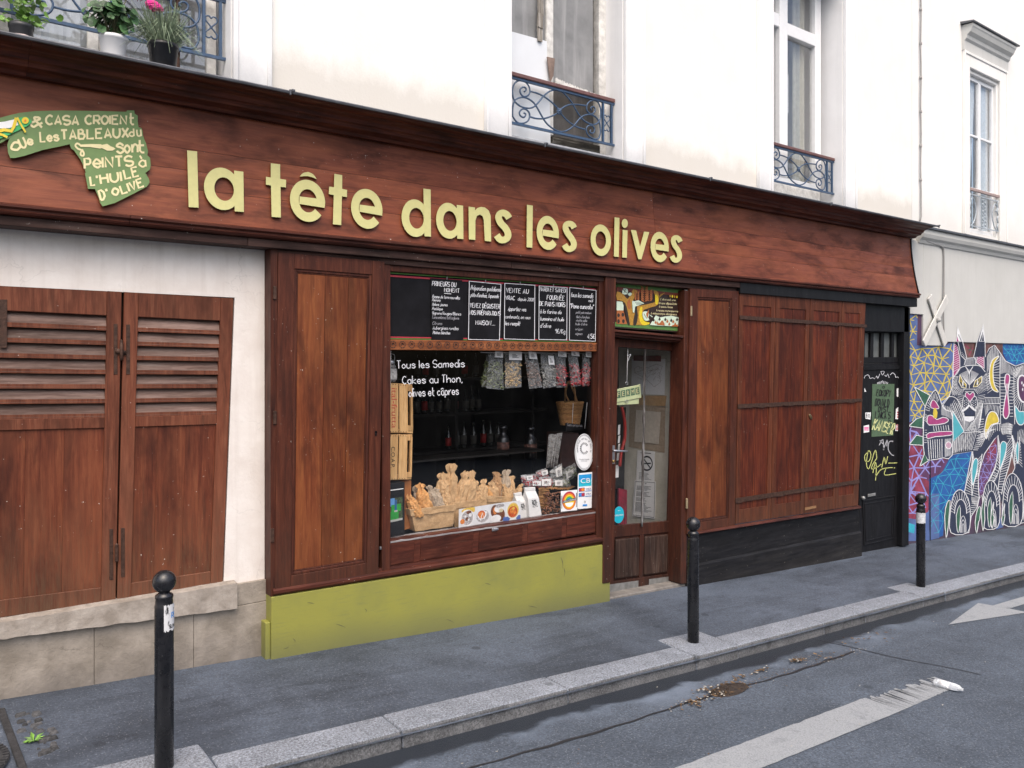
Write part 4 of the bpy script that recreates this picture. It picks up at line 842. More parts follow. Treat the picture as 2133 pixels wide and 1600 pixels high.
hatch([(1440,900),(1560,860)],[(1450,780),(1560,750)],8,7); hatch([(880,2430),(985,2440)],[(885,2500),(960,2560)],6,8); hatch([(1180,2120),(1110,2260),(1060,2400)],[(1230,2160),(1160,2290),(1130,2400)],10,8)
hatch([(960,1840),(1040,1700),(1100,1640)],[(900,1840),(950,1700),(1000,1600)],8,9); hatch([(1560,900),(1800,900)],[(1560,1180),(1800,1180)],14,8)
# paws
def paw(x,y,w,h,n):
    area(NV,[(x-w,y+h),(x-w*1.05,y+h*.4),(x-w*.7,y-h*.1),(x,y-h*.25),(x+w*.75,y),(x+w,y+h*.5),(x+w*.7,y+h)],3,WH,10)
    a=arc(x,y+h*.45,w*.62,h*.42,180,360,12); b=arc(x,y+h*.42,w*1.0,h*.62,180,360,12); hatch(a,b,n,8); line(WH,a,9)
    area(GN,[(x-w*.35,y+h*.95),(x-w*.45,y+h*.5),(x-w*.1,y+h*.2),(x-w*.02,y+h*.5),(x-w*.15,y+h*.95)],2,WH,8)
    for k in (1,.66,.33): line(WH,[(x+w*.25-w*.3*k,y+h),*arc(x+w*.25,y+h*.85,w*.3*k,h*.34*k,180,360,8),(x+w*.25+w*.3*k,y+h)],7)
paw(745,2450,125,440,13); paw(1140,2340,110,480,11); paw(1420,2260,125,520,13); paw(1700,2250,130,520,13)
hatch([(985,2470),(960,2560),(910,2640)],[(890,2480),(880,2560),(880,2660)],6,9)
for x0,x1,y0,y1 in ((540,610,2480,2960),(930,1000,2560,2900),(1010,1060,2430,2870),(1130,1170,2500,2840),(1270,1310,2520,2800)): area(GN,[(x0+20,y1),(x0,y0+200),(x0+30,y0+30),(x1,y0),(x1-10,y0+160),(x0+45,y1-150)],2,WH,10)
# fish shape on the pilaster
area(NV,[(280,1900),(265,1640),(285,1300),(350,1150),(420,1060),(470,1140),(520,1290),(590,1330),(640,1400),(635,1900),(520,1930),(350,1960)],2,WH,11)
area(GN,[(150,1020),(350,1130),(285,1270)],0,WH,11); area(GN,[(80,1525),(180,1430),(265,1405),(258,1550)],0,WH,11); area(GN,[(85,1760),(180,1640),(262,1660),(262,1770)],0,WH,11); area(GN,[(220,2040),(280,1880),(330,1970)],0,WH,11)
hatch([(290,1330),(345,1180),(420,1090),(470,1190)],[(345,1340),(375,1210),(420,1170),(450,1230)],10,9); area(MG,[(365,1290),(370,1210),(405,1190),(450,1250),(465,1300)],2,WH,9)
area(MG,[(315,1440),(330,1390),(380,1390),(440,1440),(520,1410),(590,1440),(540,1490),(340,1510)],2,WH,11); area(MG,[(310,1660),(340,1610),(620,1590),(620,1640),(420,1660),(330,1685)],2,WH,10); area(MG,arc(590,1770,38,45,0,360,14)[:-1],0,WH,10)
hatch([(380,1525),(600,1510)],[(390,1590),(610,1575)],6,10); hatch([(310,1700),(520,1690)],[(330,1950),(520,1920)],6,12); hatch([(285,1560),(275,1750)],[(315,1560),(310,1750)],5,8); hatch([(540,1690),(630,1680)],[(540,1920),(620,1900)],7,7)
hatch([(290,1360),(280,1460)],[(320,1380),(310,1480)],4,8); hatch([(500,1240),(560,1310),(630,1360)],[(490,1380),(560,1400),(630,1440)],8,7)
area(YE,[(400,1300),(425,1290),(450,1350),(440,1420),(400,1425),(390,1360)])
# far end beyond the picture
far=[(1570,700),(3600,760),(3600,2600),(1570,2750)]; area(NV,[(1800,1200),(2500,1100),(2600,2500),(1800,2650)]); web(WH,[(1800,1200),(2500,1100),(2600,2500),(1800,2650)],160,9)
mur.build('mural',MW,nb,fixn=False)
mb=MB(); mb.prism([(12.545,-.012,.75),(12.56,-.012,.75),(12.56,-.012,-.66),(12.545,-.012,-.66)],(0,.01,0)); mb.build('drainpipe_gap',BLACKM,nb)
# iron cross that anchors a tie rod
mb=MB(); Yx=-.07
def bar_(a,b,w,dy):
    a=U(*a,Yx-dy); b=U(*b,Yx-dy); d=(b-a).normalized(); nn=Vector((-d.z,0,d.x))*w
    mb.prism([a-nn,a+nn,b+nn,b-nn],(0,.022,0))
bar_((1938,617),(1971,718),.064,.0); bar_((1975,620),(1926,716),.064,.024)
an=tag(mb.build('wall_anchor',plain('off-white iron',(.58,.57,.54),.6,.08),None,(12.7,Yx,2.7),bevel=.006),'white painted iron cross bolted to the grey wall above the mural','wall anchor')
mb=MB(); mb.smooth=True; mb.lathe([(.035,0),(.035,.03),(.02,.05),(0,.055)],U(1953,667,Yx-.03),(0,-1,0),10); mb.build('nut',plain('grey nut',(.4,.4,.39),.6),an)
# cables on the facade
mb=MB(); mb.smooth=True
pts=[U(1917,0-260,-.03)]+[U(1918+.6*math.sin(y*.05),y,-.03) for y in range(-200,440,24)]+[U(1919,452,-.03),U(1916,462,-.04)]; mb.tube(pts,.011,6)
for y in range(20,440,71): mb.lathe([(.018,-.02),(.018,.02)],U(1918,y,-.03),(0,0,1),8)
cb=tag(mb.build('cable',plain('grey cable',(.30,.29,.28),.6),None,(12.3,-.03,4.2)),'thin grey cable clipped straight down the joint between the two houses','cable')
mb=MB(); mb.smooth=True; mb.tube(smooth([U(1925,478,-.05),U(1920,486,-.06),U(1927,500,-.06),U(1945,508,-.05),U(1962,514,-.05),U(1966,530,-.05),U(1966,600,-.055),U(1965,650,-.06),U(1966,700,-.055),U(1962,716,-.05)],4),.012,6)
tag(mb.build('cable',bpy.data.materials['grey cable'],None,(12.9,-.05,3.6)),'pale cable looping under the ledge and down behind the white iron cross','cable')
# ---------------------------------------------------------------- the wooden shopfront
sh=thing('shopfront','long varnished reddish wood shopfront with cornice, fascia, display window, glazed door and folded shutters','shopfront',(6,-.1,0))
XE=UF(1911,606).x
mb=MB(); zs=[3.088,3.32,3.455,3.608,3.905]
for i,(a,b) in enumerate(zip(zs,zs[1:])):
    x=-4
    cuts=[6.35]
    cuts=[c for c in cuts if -4<c<XE-.4]+[XE]
    for c in cuts:
        if c-x<.5: continue
        mb.t=rt(); g=.0012; pr=[(Yf(a+g+(b-a-2*g)*t)+(.002 if t in(0,1) else 0)+random.uniform(0,.001),a+g+(b-a-2*g)*t) for t in fr(0,1,5)]
        mb.sweep(pr+[(-.0,b),(-.0,a)],x+.0015,c-.0015); x=c
mb.build('fascia',WF,sh)
mb=MB()
for x0,x1 in ((-4,-1.5),(-1.5,.62),(.62,4.9),(4.9,8.4),(8.4,11.88)):
    mb.t=rt(); e=11.88
    mb.sweep([(0,3.93),(-.07,3.905),(-.12,3.905),(-.135,3.925),(-.15,3.932),(-.20,3.942),(-.205,3.955),(-.215,3.967),(-.235,3.975),(-.24,3.983),(-.25,4.0),(-.268,4.008),(-.285,4.012),(-.30,4.022),(-.35,4.028),(-.37,4.04),(-.38,4.051),(0,4.051)],x0+.001,x1-.001)
mb.build('cornice',WC,sh)
mb=MB(); mb.smooth=False
for x0,x1 in ((-4,-.2),(-.2,2.25),(2.25,4.62),(4.62,6.9),(6.9,9.2),(9.2,12.0)):
    mb.sweep([(-.0,4.072),(-.0,4.053),(-.39,4.053),(-.395,4.04),(-.408,4.042),(-.412,4.058),(-.40,4.066)],x0-.02,x1)
    mb.box(x1-.012,x1+.012,-.414,0,4.0605,4.076)
    mb.box(x1-.03,x1-.018,-.416,-.40,4.03,4.07)
mb.build('zinc_flashing',ZINC,sh,bevel=.002)
mb=MB()
for x0,x1 in ((-4,1.2),(1.2,4.93),(4.93,8.2),(8.2,XE+.02)):
    mb.t=rt(); mb.sweep([(0,3.086),(-.20,3.086),(-.215,3.084),(-.228,3.074),(-.228,3.062),(-.215,3.054),(-.208,3.05),(-.208,3.044),(-.214,3.036),(-.206,3.024),(-.195,3.018),(-.185,3.015),(0,3.015)],x0+.0015,x1-.0015)
mb.build('moulding',WDX,sh)
mb=MB()
for x0,x1 in ((-4,2.0),(2.0,4.4),(4.4,7.7)): mb.t=rt(); mb.box(x0+.001,x1-.001,-.17,0,2.952,3.014)
mb.t=.9; mb.box(2.19,7.7,-.125,0,2.905,2.951); mb.build('frieze_board',WFZ,sh,bevel=.004)
mb=MB(); mb.box(7.702,XE+.01,-.175,0,2.89,3.014); q=Q((1800,629),(1893,640),(1893,692),(1800,690),-.10); mb.qfill(q,-.1,0); mb.build('black_frieze',WKZ,sh,bevel=.004)
# end profile board closing the fascia on the right
mb=MB(); mb.prism([(XE+.002,Yf(z)-.012,z) for z in fr(3.088,3.9,8)]+[(XE+.002,0,3.9),(XE+.002,0,3.088)],(.02,0,0)); mb.build('end_board',WKZ,sh)
# panelled shutter leaves
def leaf_panel(q,wd,l,r,b,t,boards,name='shutter',depth=.045,panelmat=None):
    mb=MB(); inn=mb.frame(q,l,r,b,t,-depth,0); o=mb.build(name,wd,sh,bevel=.004,seg=2)
    mb=MB(); rr=.022; ring=mb.frame(inn,rr,rr,rr,rr,-.03,-.008); ring2=mb.frame(ring,.012,.012,.012,.012,-.03,-.014)
    mb.build('panel_moulding',WD,o,bevel=.005,seg=2)
    mb=MB(); a=0
    for c in boards: mb.t=rt(); mb.qbox(ring2,a+.002,c-.002,0,1,-.035,-.018); a=c
    in2=ring2.inset(.02,.02,.02,.02)
    mb.build('panel',panelmat or wd,o,bevel=.002); return o
lp=leaf_panel(Q((580,525),(801,545),(788,1201),(573,1240),-.135),WV,.125,.105,.125,.115,(.38,.72,1),panelmat=WVP)
mb=MB(); mb.t=.2; mb.prism([U(566,522,-.02),U(579,525,-.128),U(573,1240,-.128),U(555,1228,-.02)],(0,.012,0)); q0=U(579,525,-.1305).x
mb.box(2.185,2.238,-.129,.0,.36,2.951); mb.build('casing_side',WD,sh,bevel=.004)
for py in (610,870,1115): mb=MB(); p=U(572 if py<1000 else 567,py,-.13); mb.box(p.x-.012,p.x+.012,-.142,-.125,p.z-.05,p.z+.05); mb.build('hinge',RUST,lp,bevel=.003)
mb=MB(); p=U(783,900,-.137); mb.lathe([(.010,0),(.010,.004),(0,.004)],p,(0,-1,0),10); mb.box(p.x-.006,p.x+.006,-.141,-.136,p.z-.03,p.z+.005); mb.build('keyhole',BLACKM,lp)
# display window frame
DW=(3.2,5.58)
mb=MB(); mb.t=.7; mb.box(3.12,3.198,-.115,.0,.36,2.904); mb.t=.3; mb.prism([U(1249,575,-.115),U(1262,576,-.115),U(1257,1118,-.115),U(1243,1120,-.115)],(0,.11,0))
mb.t=.5; mb.box(3.2,5.60,-.10,.0,2.853,2.904)
dwf=mb.build('display_window',WD,sh,bevel=.004)
mb=MB(); mb.prism([U(1262,576,-.152),U(1284,578,-.152),U(1271,1214,-.152),U(1256,1216,-.152)],(0,.16,0)); mb.build('door_post',WD,sh,bevel=.006)
bq=Q((808,567),(1248,597),(1246,713),(808,706),-.062)
mb=MB(); mb.qfill(bq,-.03,-.004); mb.build('blackboard',CHALKB,dwf)
mb=MB(); mb.frame(bq.inset(.008,.006,.010,.022),.012,.0,.010,.014,-.004,0.0); mb.build('red_line',RED,dwf)
mb=MB(); mb.frame(bq,.006,.02,.006,.010,-.004,.002); mb.build('green_line',GREEN,dwf)
mb=MB(); mb.box(3.2,5.585,-.085,.0,2.205,2.292); o=mb.build('ornament_rail',WO,dwf,bevel=.004)
mb=MB(); OR=plain('burnt ornament',(.055,.02,.012),.7,.2)
for k in range(27):
    x=3.235+k*.0885; z=2.25; pl=lambda u,v:(x+u,-.0865,z+v)
    for j in range(8): 
        a=j*45+10; mb.ribbon(arc(0,0,.027,.027,a,a+36,4),.009,pl)
    mb.ribbon([(-.012,-.008),(.004,.012),(.012,-.004)],.011,pl); mb.ribbon([(-.01,.012),(.012,.006)],.008,pl)
mb.build('rosette_row',OR,o,fixn=False)
gq=Q((808,731),(1246,734),(1240,1060),(803,1122),-.035)
mb=MB(); mb.qbox(gq,-.0,1,0,1,-.006,0); pane=mb.build('pane',GLASS,dwf)
mb=MB(); mb.qbox(gq,0,.006,0,1,-.01,.03); mb.qbox(gq,.988,1.0,0,1,-.01,.03); mb.build('glazing_bead',plain('grey bead',(.26,.25,.25),.6,.4,40),dwf)
mb=MB(); rail=Q((800,1127),(1247,1062),(1245,1109),(797,1183),-.085)
mb.qfill(rail,-.08,0); 
for a,b in ((0,.12),(.145,.37),(.395,.60),(.625,.80),(.825,1)): mb.t=rt(); mb.qbox(rail,a+.001,b-.001,.06,.97,0.0,.007)
for a,b in ((.12,.145),(.37,.395),(.60,.625),(.80,.825)): mb.t=.95; mb.qbox(rail,a,b,.03,.99,0.,.004)
bt=mb.build('bottom_rail',WDX,dwf,bevel=.002)
mb=MB(); n=60; tp=[]
for i in range(n+1):
    s=i/n; p=gq.p(s,0); nz=mnoise.noise(Vector((s*30,2,0))); tp.append((p.x,p.z+.004*nz,-.094-.003*nz))
for (x,z,y),(x2,z2,y2) in zip(tp,tp[1:]): mb.hexa([(x,y,z-.028),(x2,y2,z2-.028),(x2,.02,z2-.028),(x,.02,z-.028)],[(x,y,z-.014),(x2,y2,z2-.014),(x2,.02,z2-.001),(x,.02,z-.001)])
mb.build('sill',WP,dwf)
for px,py in ((1030,1103),(797,1141),(1246,1069)): mb=MB(); p=U(px,py,-.095); mb.box(p.x-.03,p.x+.03,-.105,-.088,p.z-.012,p.z+.012); mb.box(p.x-.012,p.x+.035,-.112,-.104,p.z-.007,p.z+.010); mb.build('bracket',STEEL,dwf,bevel=.003)
# torus moulding over the stall riser, following the slight fall of the street
def rake(name,prof,xa,za,xb,zb,mat,n=8):
    mb=MB(); rows=[]
    for i in range(n+1):
        t=i/n; rows.append([mb.vert((xa+(xb-xa)*t,y,za+(zb-za)*t+z)) for y,z in prof])
    m=len(prof)
    for i in range(n):
        for k in range(m): mb.face((rows[i][k],rows[i+1][k],rows[i+1][(k+1)%m],rows[i][(k+1)%m]))
    mb.face(rows[0][::-1]); mb.face(rows[-1]); return mb.build(name,mat,sh)
rake('moulding',[(0,0),(-.11,0),(-.112,.018),(-.135,.022),(-.15,.038),(-.15,.058),(-.135,.07),(-.11,.075),(-.105,.095),(0,.10)],2.2,.345,5.60,.282,WDX)
mb=MB(); mb.hexa([(2.187,-.14,zf(2.18)-.1),(5.66,-.14,zf(5.64)-.1),(5.66,.0,zf(5.64)-.1),(2.187,.0,zf(2.18)-.1)],[(2.187,-.14,.36),(5.66,-.14,.279),(5.66,0,.279),(2.187,0,.36)])
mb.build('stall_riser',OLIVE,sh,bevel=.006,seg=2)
mb=MB()
for px,py,L,an in ((1168,1160,26,80),(1174,1182,20,86),(700,1300,22,20),(640,1255,16,10),(930,1290,18,25),(1010,1215,14,15),(820,1330,12,40),(590,1352,14,-20),(610,1330,10,60),(1100,1262,20,12),(760,1268,8,70)):
    mb.ribbon(smooth([Vector((px,-py)),Vector((px+L*.5*math.cos(R(an))+2,-py-L*.5*math.sin(R(an)))),Vector((px+L*math.cos(R(an))-1,-py-L*math.sin(R(an))))],4),[.3,.7,1.1,1.4,1.2,.9,.7,.5,.3],lambda u,v:U(u,-v,-.1412))
mb.build('scuff_mark',plain('dark scuff',(.10,.10,.05),.6),bpy.data.objects['stall_riser'],fixn=False)
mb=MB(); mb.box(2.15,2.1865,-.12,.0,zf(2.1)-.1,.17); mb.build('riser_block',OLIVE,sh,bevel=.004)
# door with painted transom
mb=MB(); mb.prism([U(1427,604,-.13),U(1437,606,-.13),U(1430,1216,-.13),U(1418,1217,-.13)],(0,.2,0)); mb.build('door_post',WD,sh,bevel=.006)
pq=Q((1284,590),(1421,604),(1419,690),(1280,680),-.03)
mb=MB(); mb.qbox(pq,-.02,1.02,-.03,1.09,-.03,-.002); art=mb.build('painted_panel',plain('panel dark brown',(.035,.018,.014),.45,.4,20),sh)
mb=MB(); mb.frame(pq,.0,.05,.045,.05,-.001,.003); mb.build('border',GREEND,art)
def tq(x,y): return 1240+x/8.8875,560+y/8.8875
def tp_(x,y,o=0): return U(*tq(x,y),-.034-o)
AM=[plain('art ochre',(.42,.22,.03),.5,.3,60),plain('art yellow',(.72,.55,.02),.5,.2,60),plain('art mint',(.60,.72,.58),.5),plain('art terracotta',(.38,.12,.035),.5,.25,70),plain('art dark',(.03,.02,.015),.5),plain('art deep red',(.16,.03,.015),.5,.3,30)]
mb=MB(); oo=[.0]
def ta(m,pts,sm=0):
    import mathutils
    oo[0]+=.00012; mb.m=m; P=[Vector(p) for p in pts]; P=smooth(P,sm,True) if sm else P
    ix=[mb.vert(tp_(p[0],p[1],oo[0])) for p in P]
    for t in mathutils.geometry.tessellate_polygon([[Vector((p[0],p[1],0)) for p in P]]): mb.face([ix[i] for i in t])
def tl(m,pts,w): oo[0]+=.00012; mb.m=m; mb.ribbon([Vector(p) for p in pts],w,lambda x,y:tp_(x,y,oo[0]))
ta(5,[(395,330),(1560,455),(1555,500),(395,400)]); ta(5,[(395,400),(430,400),(420,1020),(395,1020)])
ta(0,[(400,420),(520,470),(600,560),(690,400),(700,380),(780,410),(740,500),(690,620),(690,760),(780,850),(770,700),(820,680),(1100,620),(1100,480),(1080,400),(1170,440),(1175,620),(1120,690),(900,760),(880,900),(960,1000),(1020,1010),(940,1045),(760,1040),(610,1030),(600,860),(540,700),(520,600),(400,570)],2)
ta(4,[(530,610),(580,700),(620,900),(640,1030),(600,1030),(560,820)],2); ta(4,[(760,720),(790,860),(760,1030),(700,1035),(720,880)],2)
ta(1,[(830,720),(870,720),(870,860),(920,970),(1010,1000),(950,1040),(860,1030),(810,900)],2); ta(1,[(1110,480),(1165,520),(1160,640),(1115,650)],2)
ta(3,[(590,620),(640,560),(660,700),(640,750),(600,730)],2)
ta(2,[(395,600),(500,610),(525,680),(520,790),(395,790)]); ta(3,[(395,770),(520,770),(590,1025),(395,1018)])
for x,y in ((430,860),(510,850),(430,970),(520,970)): ta(4,arc(x,y,26,38,0,360,8)[:-1])
ta(2,[(520,360),(600,380),(590,470),(500,460)],2); ta(2,[(600,470),(640,440),(680,460),(640,505)],2); tl(4,[(510,380),(580,450)],10); tl(4,[(560,370),(530,450)],9)
for cx0,cy0,sc_,n in ((770,590,.8,6),(910,610,1.15,7),(1000,600,1.,6)):
    for i in range(n):
        y=cy0-i*34*sc_
        for sg in (-1,1): ta(3,[(cx0,y),(cx0+sg*22*sc_,y-34*sc_),(cx0+sg*62*sc_,y-58*sc_),(cx0+sg*44*sc_,y-12*sc_)])
ta(2,[(680,590),(730,600),(800,580),(905,640),(860,660),(740,700),(720,820),(695,800)]); 
for k in range(6): tl(4,[(740+k*24,610+k*4),(770+k*22,670)],7)
ta(2,[(880,800),(960,790),(1000,850),(980,900),(1000,950),(920,960),(880,880)],2); ta(3,[(940,830),(995,750),(985,850),(960,930)]); tl(2,[(1015,860),(1060,890)],14); tl(4,[(900,830),(950,920)],9)
ta(2,[(1010,1040),(1080,930),(1120,860),(1200,900),(1300,880),(1420,870),(1540,900),(1535,1065),(1200,1055)]);
for i in range(13): x=1080+i*36; y=930+38*((i*7)%3)+random.uniform(-10,20); ta(3 if i%3 else 4,[(x-22,y+20),(x,y-34),(x+24,y+6),(x+8,y+36)])
ta(3,[(1150,1040),(1250,950),(1290,1050)]); ta(3,[(1440,1040),(1530,1030),(1530,1072),(1400,1065)])
for k in range(4): ta(1 if k%2 else 0,arc(1385+k*42,505+k*5,15,26,0,360,8)[:-1])
for k in range(4): tl(0,[(1180+k*25,540-k*25),(1210+k*25,470-k*8)],9)
mb.build('picture',AM,art,fixn=False)
TXT=MB()
def wr(mbx,text,px,py,w,h,lw,Y,jit=.03,slant=0,drot=0):    # px,py: baseline start in photo pixels
    rot=-math.degrees(math.atan((748-py)/(3290-px)))+drot
    write(mbx,text,lambda u,v:U(u,-v,Y),px,-py,w,h,lw,jit,slant,rot)
for t,x,y,w in (("L'olive est une",1200,580,285),('drupe ellipsoïdale'.replace('ï','i'),1175,650,335),('à peau lisse',1180,715,250),('à noyau monosperme',1130,785,400),('à mésocarpe oléagineux',1030,840,480)):
    a=tq(x,y); wr(TXT,t,a[0],a[1],w/8.8875,40/8.8875,.62,-.0365,.02)
TXT.build('writing',CREAM,art,fixn=False)
mb=MB(); q=Q((1273,686),(1432,700),(1430,711),(1273,697),-.10); mb.qbox(q,0,1,.55,1.,-.1,.02); mb.qbox(q,0.02,.98,.0,.55,-.1,-.01); mb.qbox(q,.03,.97,-.3,0,-.1,-.04); mb.build('ledge',WDX,sh,bevel=.006,seg=2)
dq=Q((1272,703),(1417,715),(1402,1222),(1262,1243),.05)
door=MB(); gx=Q((1285,727),(1398,727),(1391,1080),(1278,1102),.05)
def fxy(q,px,py,Y):                              # fractions of a quad from a photo pixel
    p=U(px,py,Y); b=(p.z-(q.c[3].z+q.c[2].z)/2)/(((q.c[0].z+q.c[1].z)-(q.c[3].z+q.c[2].z))/2)
    l=q.c[3].lerp(q.c[0],b).x; r=q.c[2].lerp(q.c[1],b).x; return (p.x-l)/(r-l),b
l=.105; r=.09
door.t=.5; gb=fxy(dq,1335,1091,.05)[1]; gt=fxy(dq,1340,727,.05)[1]
door.qbox(dq,0,l,0,1,-.045,0); door.t=.8; door.qbox(dq,1-r,1,0,1,-.045,0); door.t=.3; door.qbox(dq,l,1-r,gt,1,-.045,-.0015); door.t=.1; door.qbox(dq,l,1-r,gb-.045,gb,-.045,-.0015); door.qbox(dq,l,1-r,0,.055,-.045,-.0015)
door.t=.2; door.qbox(dq,.475,.535,.055,gb-.045,-.045,-.0015); door.qbox(dq,l,1-r,.055,gb-.045,-.045,-.02)
do=door.build('door',WD,sh,bevel=.004,seg=2)
mb=MB()
for a,b in ((l+.012,.465),(.545,1-r-.012)): mb.t=rt(); mb.qbox(dq,a,b,.063,gb-.053,-.02,.008)
mb.build('door_panel',wood('scuffed door panel','Z',(.028,.016,.013),(.055,.03,.022),(.11,.07,.055),rough=.6,blotch=.6,specks=.8,worn=.5,weargrey=(.13,.105,.09)),do,bevel=.018,seg=2)
mb=MB(); mb.qbox(dq,l,1-r,gb,gt,-.028,-.022); mb.build('pane',GLASSD,do)
mb=MB(); mb.smooth=True
a=U(1343.5,727,.03); b=U(1337,1097,.03); pts=[a.lerp(b,t) for t in fr(0,1,24)]; mb.tube(pts,[.013+random.uniform(-.002,.002) for _ in pts],7); mb.build('glazing_bar',wood('flaking white bar','Z',(.02,.018,.017),(.10,.09,.085),(.7,.7,.7),rough=.6,blotch=.7),do)
mb=MB(); p=U(1276,938,.05); mb.box(p.x-.02,p.x+.02,.035,.05,p.z-.14,p.z+.05); mb.smooth=True; h0=U(1278,939,.0); h1=U(1306,940,.0); mb.tube([(h0.x,.045,h0.z),(h0.x,.0,h0.z),(h1.x,-.005,h1.z)],[.011,.012,.010],8); mb.build('handle',STEEL,do,bevel=.003)
mb=MB(); p=U(1277,961,.033); mb.smooth=True; mb.lathe([(.016,0),(.016,.012),(.01,.016),(0,.016)],p,(0,-1,0),12); mb.build('lock',plain('brass',(.5,.33,.12),.35,.2,20,.9),do)
for a,b,c,d in ((.01,.045,.06,.16),(.02,.46,.012,.045),(.62,.99,.014,.044),(.945,.985,.0445,.20)): mb=MB(); mb.qbox(dq,a,b,c,d,.001,.004); mb.build('kick_plate',ALU,do)
mb=MB(); mb.hexa([(5.66,-.1,zf(5.7)-.1),(6.98,-.1,zf(7)-.1),(6.98,.4,zf(7)-.1),(5.66,.4,zf(5.7)-.1)],[(5.66,-.1,zf(5.7)+.02),(6.98,-.1,zf(7)+.035),(6.98,.4,zf(7)+.035),(5.66,.4,zf(5.7)+.02)]); mb.build('threshold',plaster('worn threshold',(.14,.13,.12),(.24,.22,.20),stain=(.06,.06,.06),bump=.9,sc=9),sh,bevel=.01)
# right-hand shutters
r1=leaf_panel(Q((1438,601),(1539,607),(1531,1098),(1431,1113),-.15),WV,.115,.115,.11,.09,(.5,1),panelmat=WVP)
WBR=plain('worn brass',(.45,.36,.22),.45,.2,20,.6)
for py in (648,1049): mb=MB(); p=U(1440 if py<800 else 1431,py,-.152); mb.box(p.x-.012,p.x+.012,-.158,-.14,p.z-.055,p.z+.055); mb.build('hinge',WBR,r1,bevel=.003)
r2q=Q((1540.5,607),(1804,629),(1788,1053),(1532,1092),-.15)
ed=[(fxy(r2q,x,770,-.15)[0]) for x in (1537,1546,1604,1613,1622,1676,1684,1692,1745,1750,1756,1787,1797)]; ed[0]=0; ed[-1]=1
mb=MB(); o2=None
leaves=[(0,ed[3],ed[1],ed[2]),(ed[3],ed[6],ed[4],ed[5]),(ed[6],ed[9],ed[7],ed[8]),(ed[9],1,ed[10],ed[11])]
for a,b,pa,pb in leaves:
    mb=MB(); g=.002
    mb.t=rt(); mb.qbox(r2q,a+g,pa,0,1,-.035,0); mb.t=rt()*.5+.5; mb.qbox(r2q,pb,b-g,0,1,-.035,0)
    mb.t=rt(); mb.qbox(r2q,pa,pb,0,.06,-.035,-.0015); mb.qbox(r2q,pa,pb,.94,1,-.035,-.0015)
    o=mb.build('shutter',WVS,sh,bevel=.003)
    mb=MB(); mb.t=rt(); mb.qbox(r2q,pa,(pa+pb)/2-.001,.06,.94,-.03,-.010); mb.t=rt(); mb.qbox(r2q,(pa+pb)/2+.001,pb,.06,.94,-.03,-.010); mb.build('panel',WR,o,bevel=.002)
    o2=o2 or o
for tl_,tr_,wd in (((1540,657),(1804,676),10),((1536,842),(1795,830),11),((1531,1038),(1789,999),12)):
    mb=MB(); n=30
    for i in range(n):
        t0,t1=i/n,(i+1)/n; a=(tl_[0]+(tr_[0]-tl_[0])*t0,tl_[1]+(tr_[1]-tl_[1])*t0); b=(tl_[0]+(tr_[0]-tl_[0])*t1,tl_[1]+(tr_[1]-tl_[1])*t1)
        w0=.82*wd*(1-.25*t0)*(1+.35*mnoise.noise(Vector((i*.6,wd,0)))); w1=.82*wd*(1-.25*t1)*(1+.35*mnoise.noise(Vector(((i+1)*.6,wd,0))))
        mb.prism([U(a[0],a[1],-.151),U(b[0],b[1],-.151),U(b[0],b[1]+w1,-.151),U(a[0],a[1]+w0,-.151)],(0,-.010,0))
    mb.build('strap',RUST,sh)
mb=MB(); mb.smooth=True; p=U(1688,868,-.152); mb.lathe([(.03,0),(.03,.006),(.012,.01),(0,.012)],p,(0,-1,0),12,sx=.8,sy=1.6); mb.build('lock_plate',plain('tarnished brass',(.14,.10,.05),.5,.4,30,.6),o2)
mb=MB(); p=U(1690,1057,-.152); mb.box(p.x-.14,p.x+.10,-.156,-.150,p.z-.02,p.z+.012); mb.build('repair_patch',wood('pale patch','X',(.2,.1,.05),(.28,.16,.08),(.34,.2,.1)),o2)
rake('bottom_rail',[(0,0),(-.16,0),(-.175,.012),(-.165,.032),(-.15,.036),(0,.04)],6.84,.205,10.30,.115,WDX)
mb=MB()
mb.hexa([(6.83,-.12,zf(6.83)-.1),(10.36,-.12,zf(10.36)-.1),(10.36,0,zf(10.36)-.1),(6.83,0,zf(6.83)-.1)],[(6.83,-.12,.2),(10.33,-.12,.11),(10.33,0,.11),(6.83,0,.2)])
zA=U(1459,1178,-.15).z; zB=U(1782,1111,-.15).z
mb.hexa([(6.83,-.15,zf(6.83)-.1),(10.36,-.15,zf(10.36)-.1),(10.36,-.121,zf(10.36)-.1),(6.83,-.121,zf(6.83)-.1)],[(6.83,-.15,zA+.01),(10.35,-.15,zB-.01),(10.35,-.121,zB+.012),(6.83,-.121,zA+.03)])
mb.build('base_board',WK,sh,bevel=.005)
# black side door
sd=Q((1799,690),(1884,691),(1878,1142),(1788,1157),-.02)
mb=MB(); mb.prism([U(1884,640,-.10),U(1896,641,-.10),U(1893,1136,-.10),U(1879,1138,-.10)],(0,.1,0)); mb.box(10.42,10.56,-.12,-.02,-.62,2.9) if 0 else None
mb.build('black_jamb',WKZ,sh,bevel=.004)
fy=lambda py:fxy(sd,1840,py,-.02)[1]; fx=lambda px,py=850:fxy(sd,px,py,-.02)[0]
mb=MB(); mb.qbox(sd,0,1,0,fy(757),-.04,0)
mb.qbox(sd,0,1,fy(756),fy(744),-.04,-.001); mb.qbox(sd,0,1,fy(694),1.02,-.04,-.001); mb.qbox(sd,0,1,fy(770),fy(762),0,.018)
for a,b in ((1797,1802),(1814,1820),(1836,1842),(1858,1863),(1876,1885)): mb.qbox(sd,fx(a,720),fx(b,720),fy(744),fy(694),-.04,-.002)
sdo=mb.build('side_door',WKZ,sh,bevel=.003)
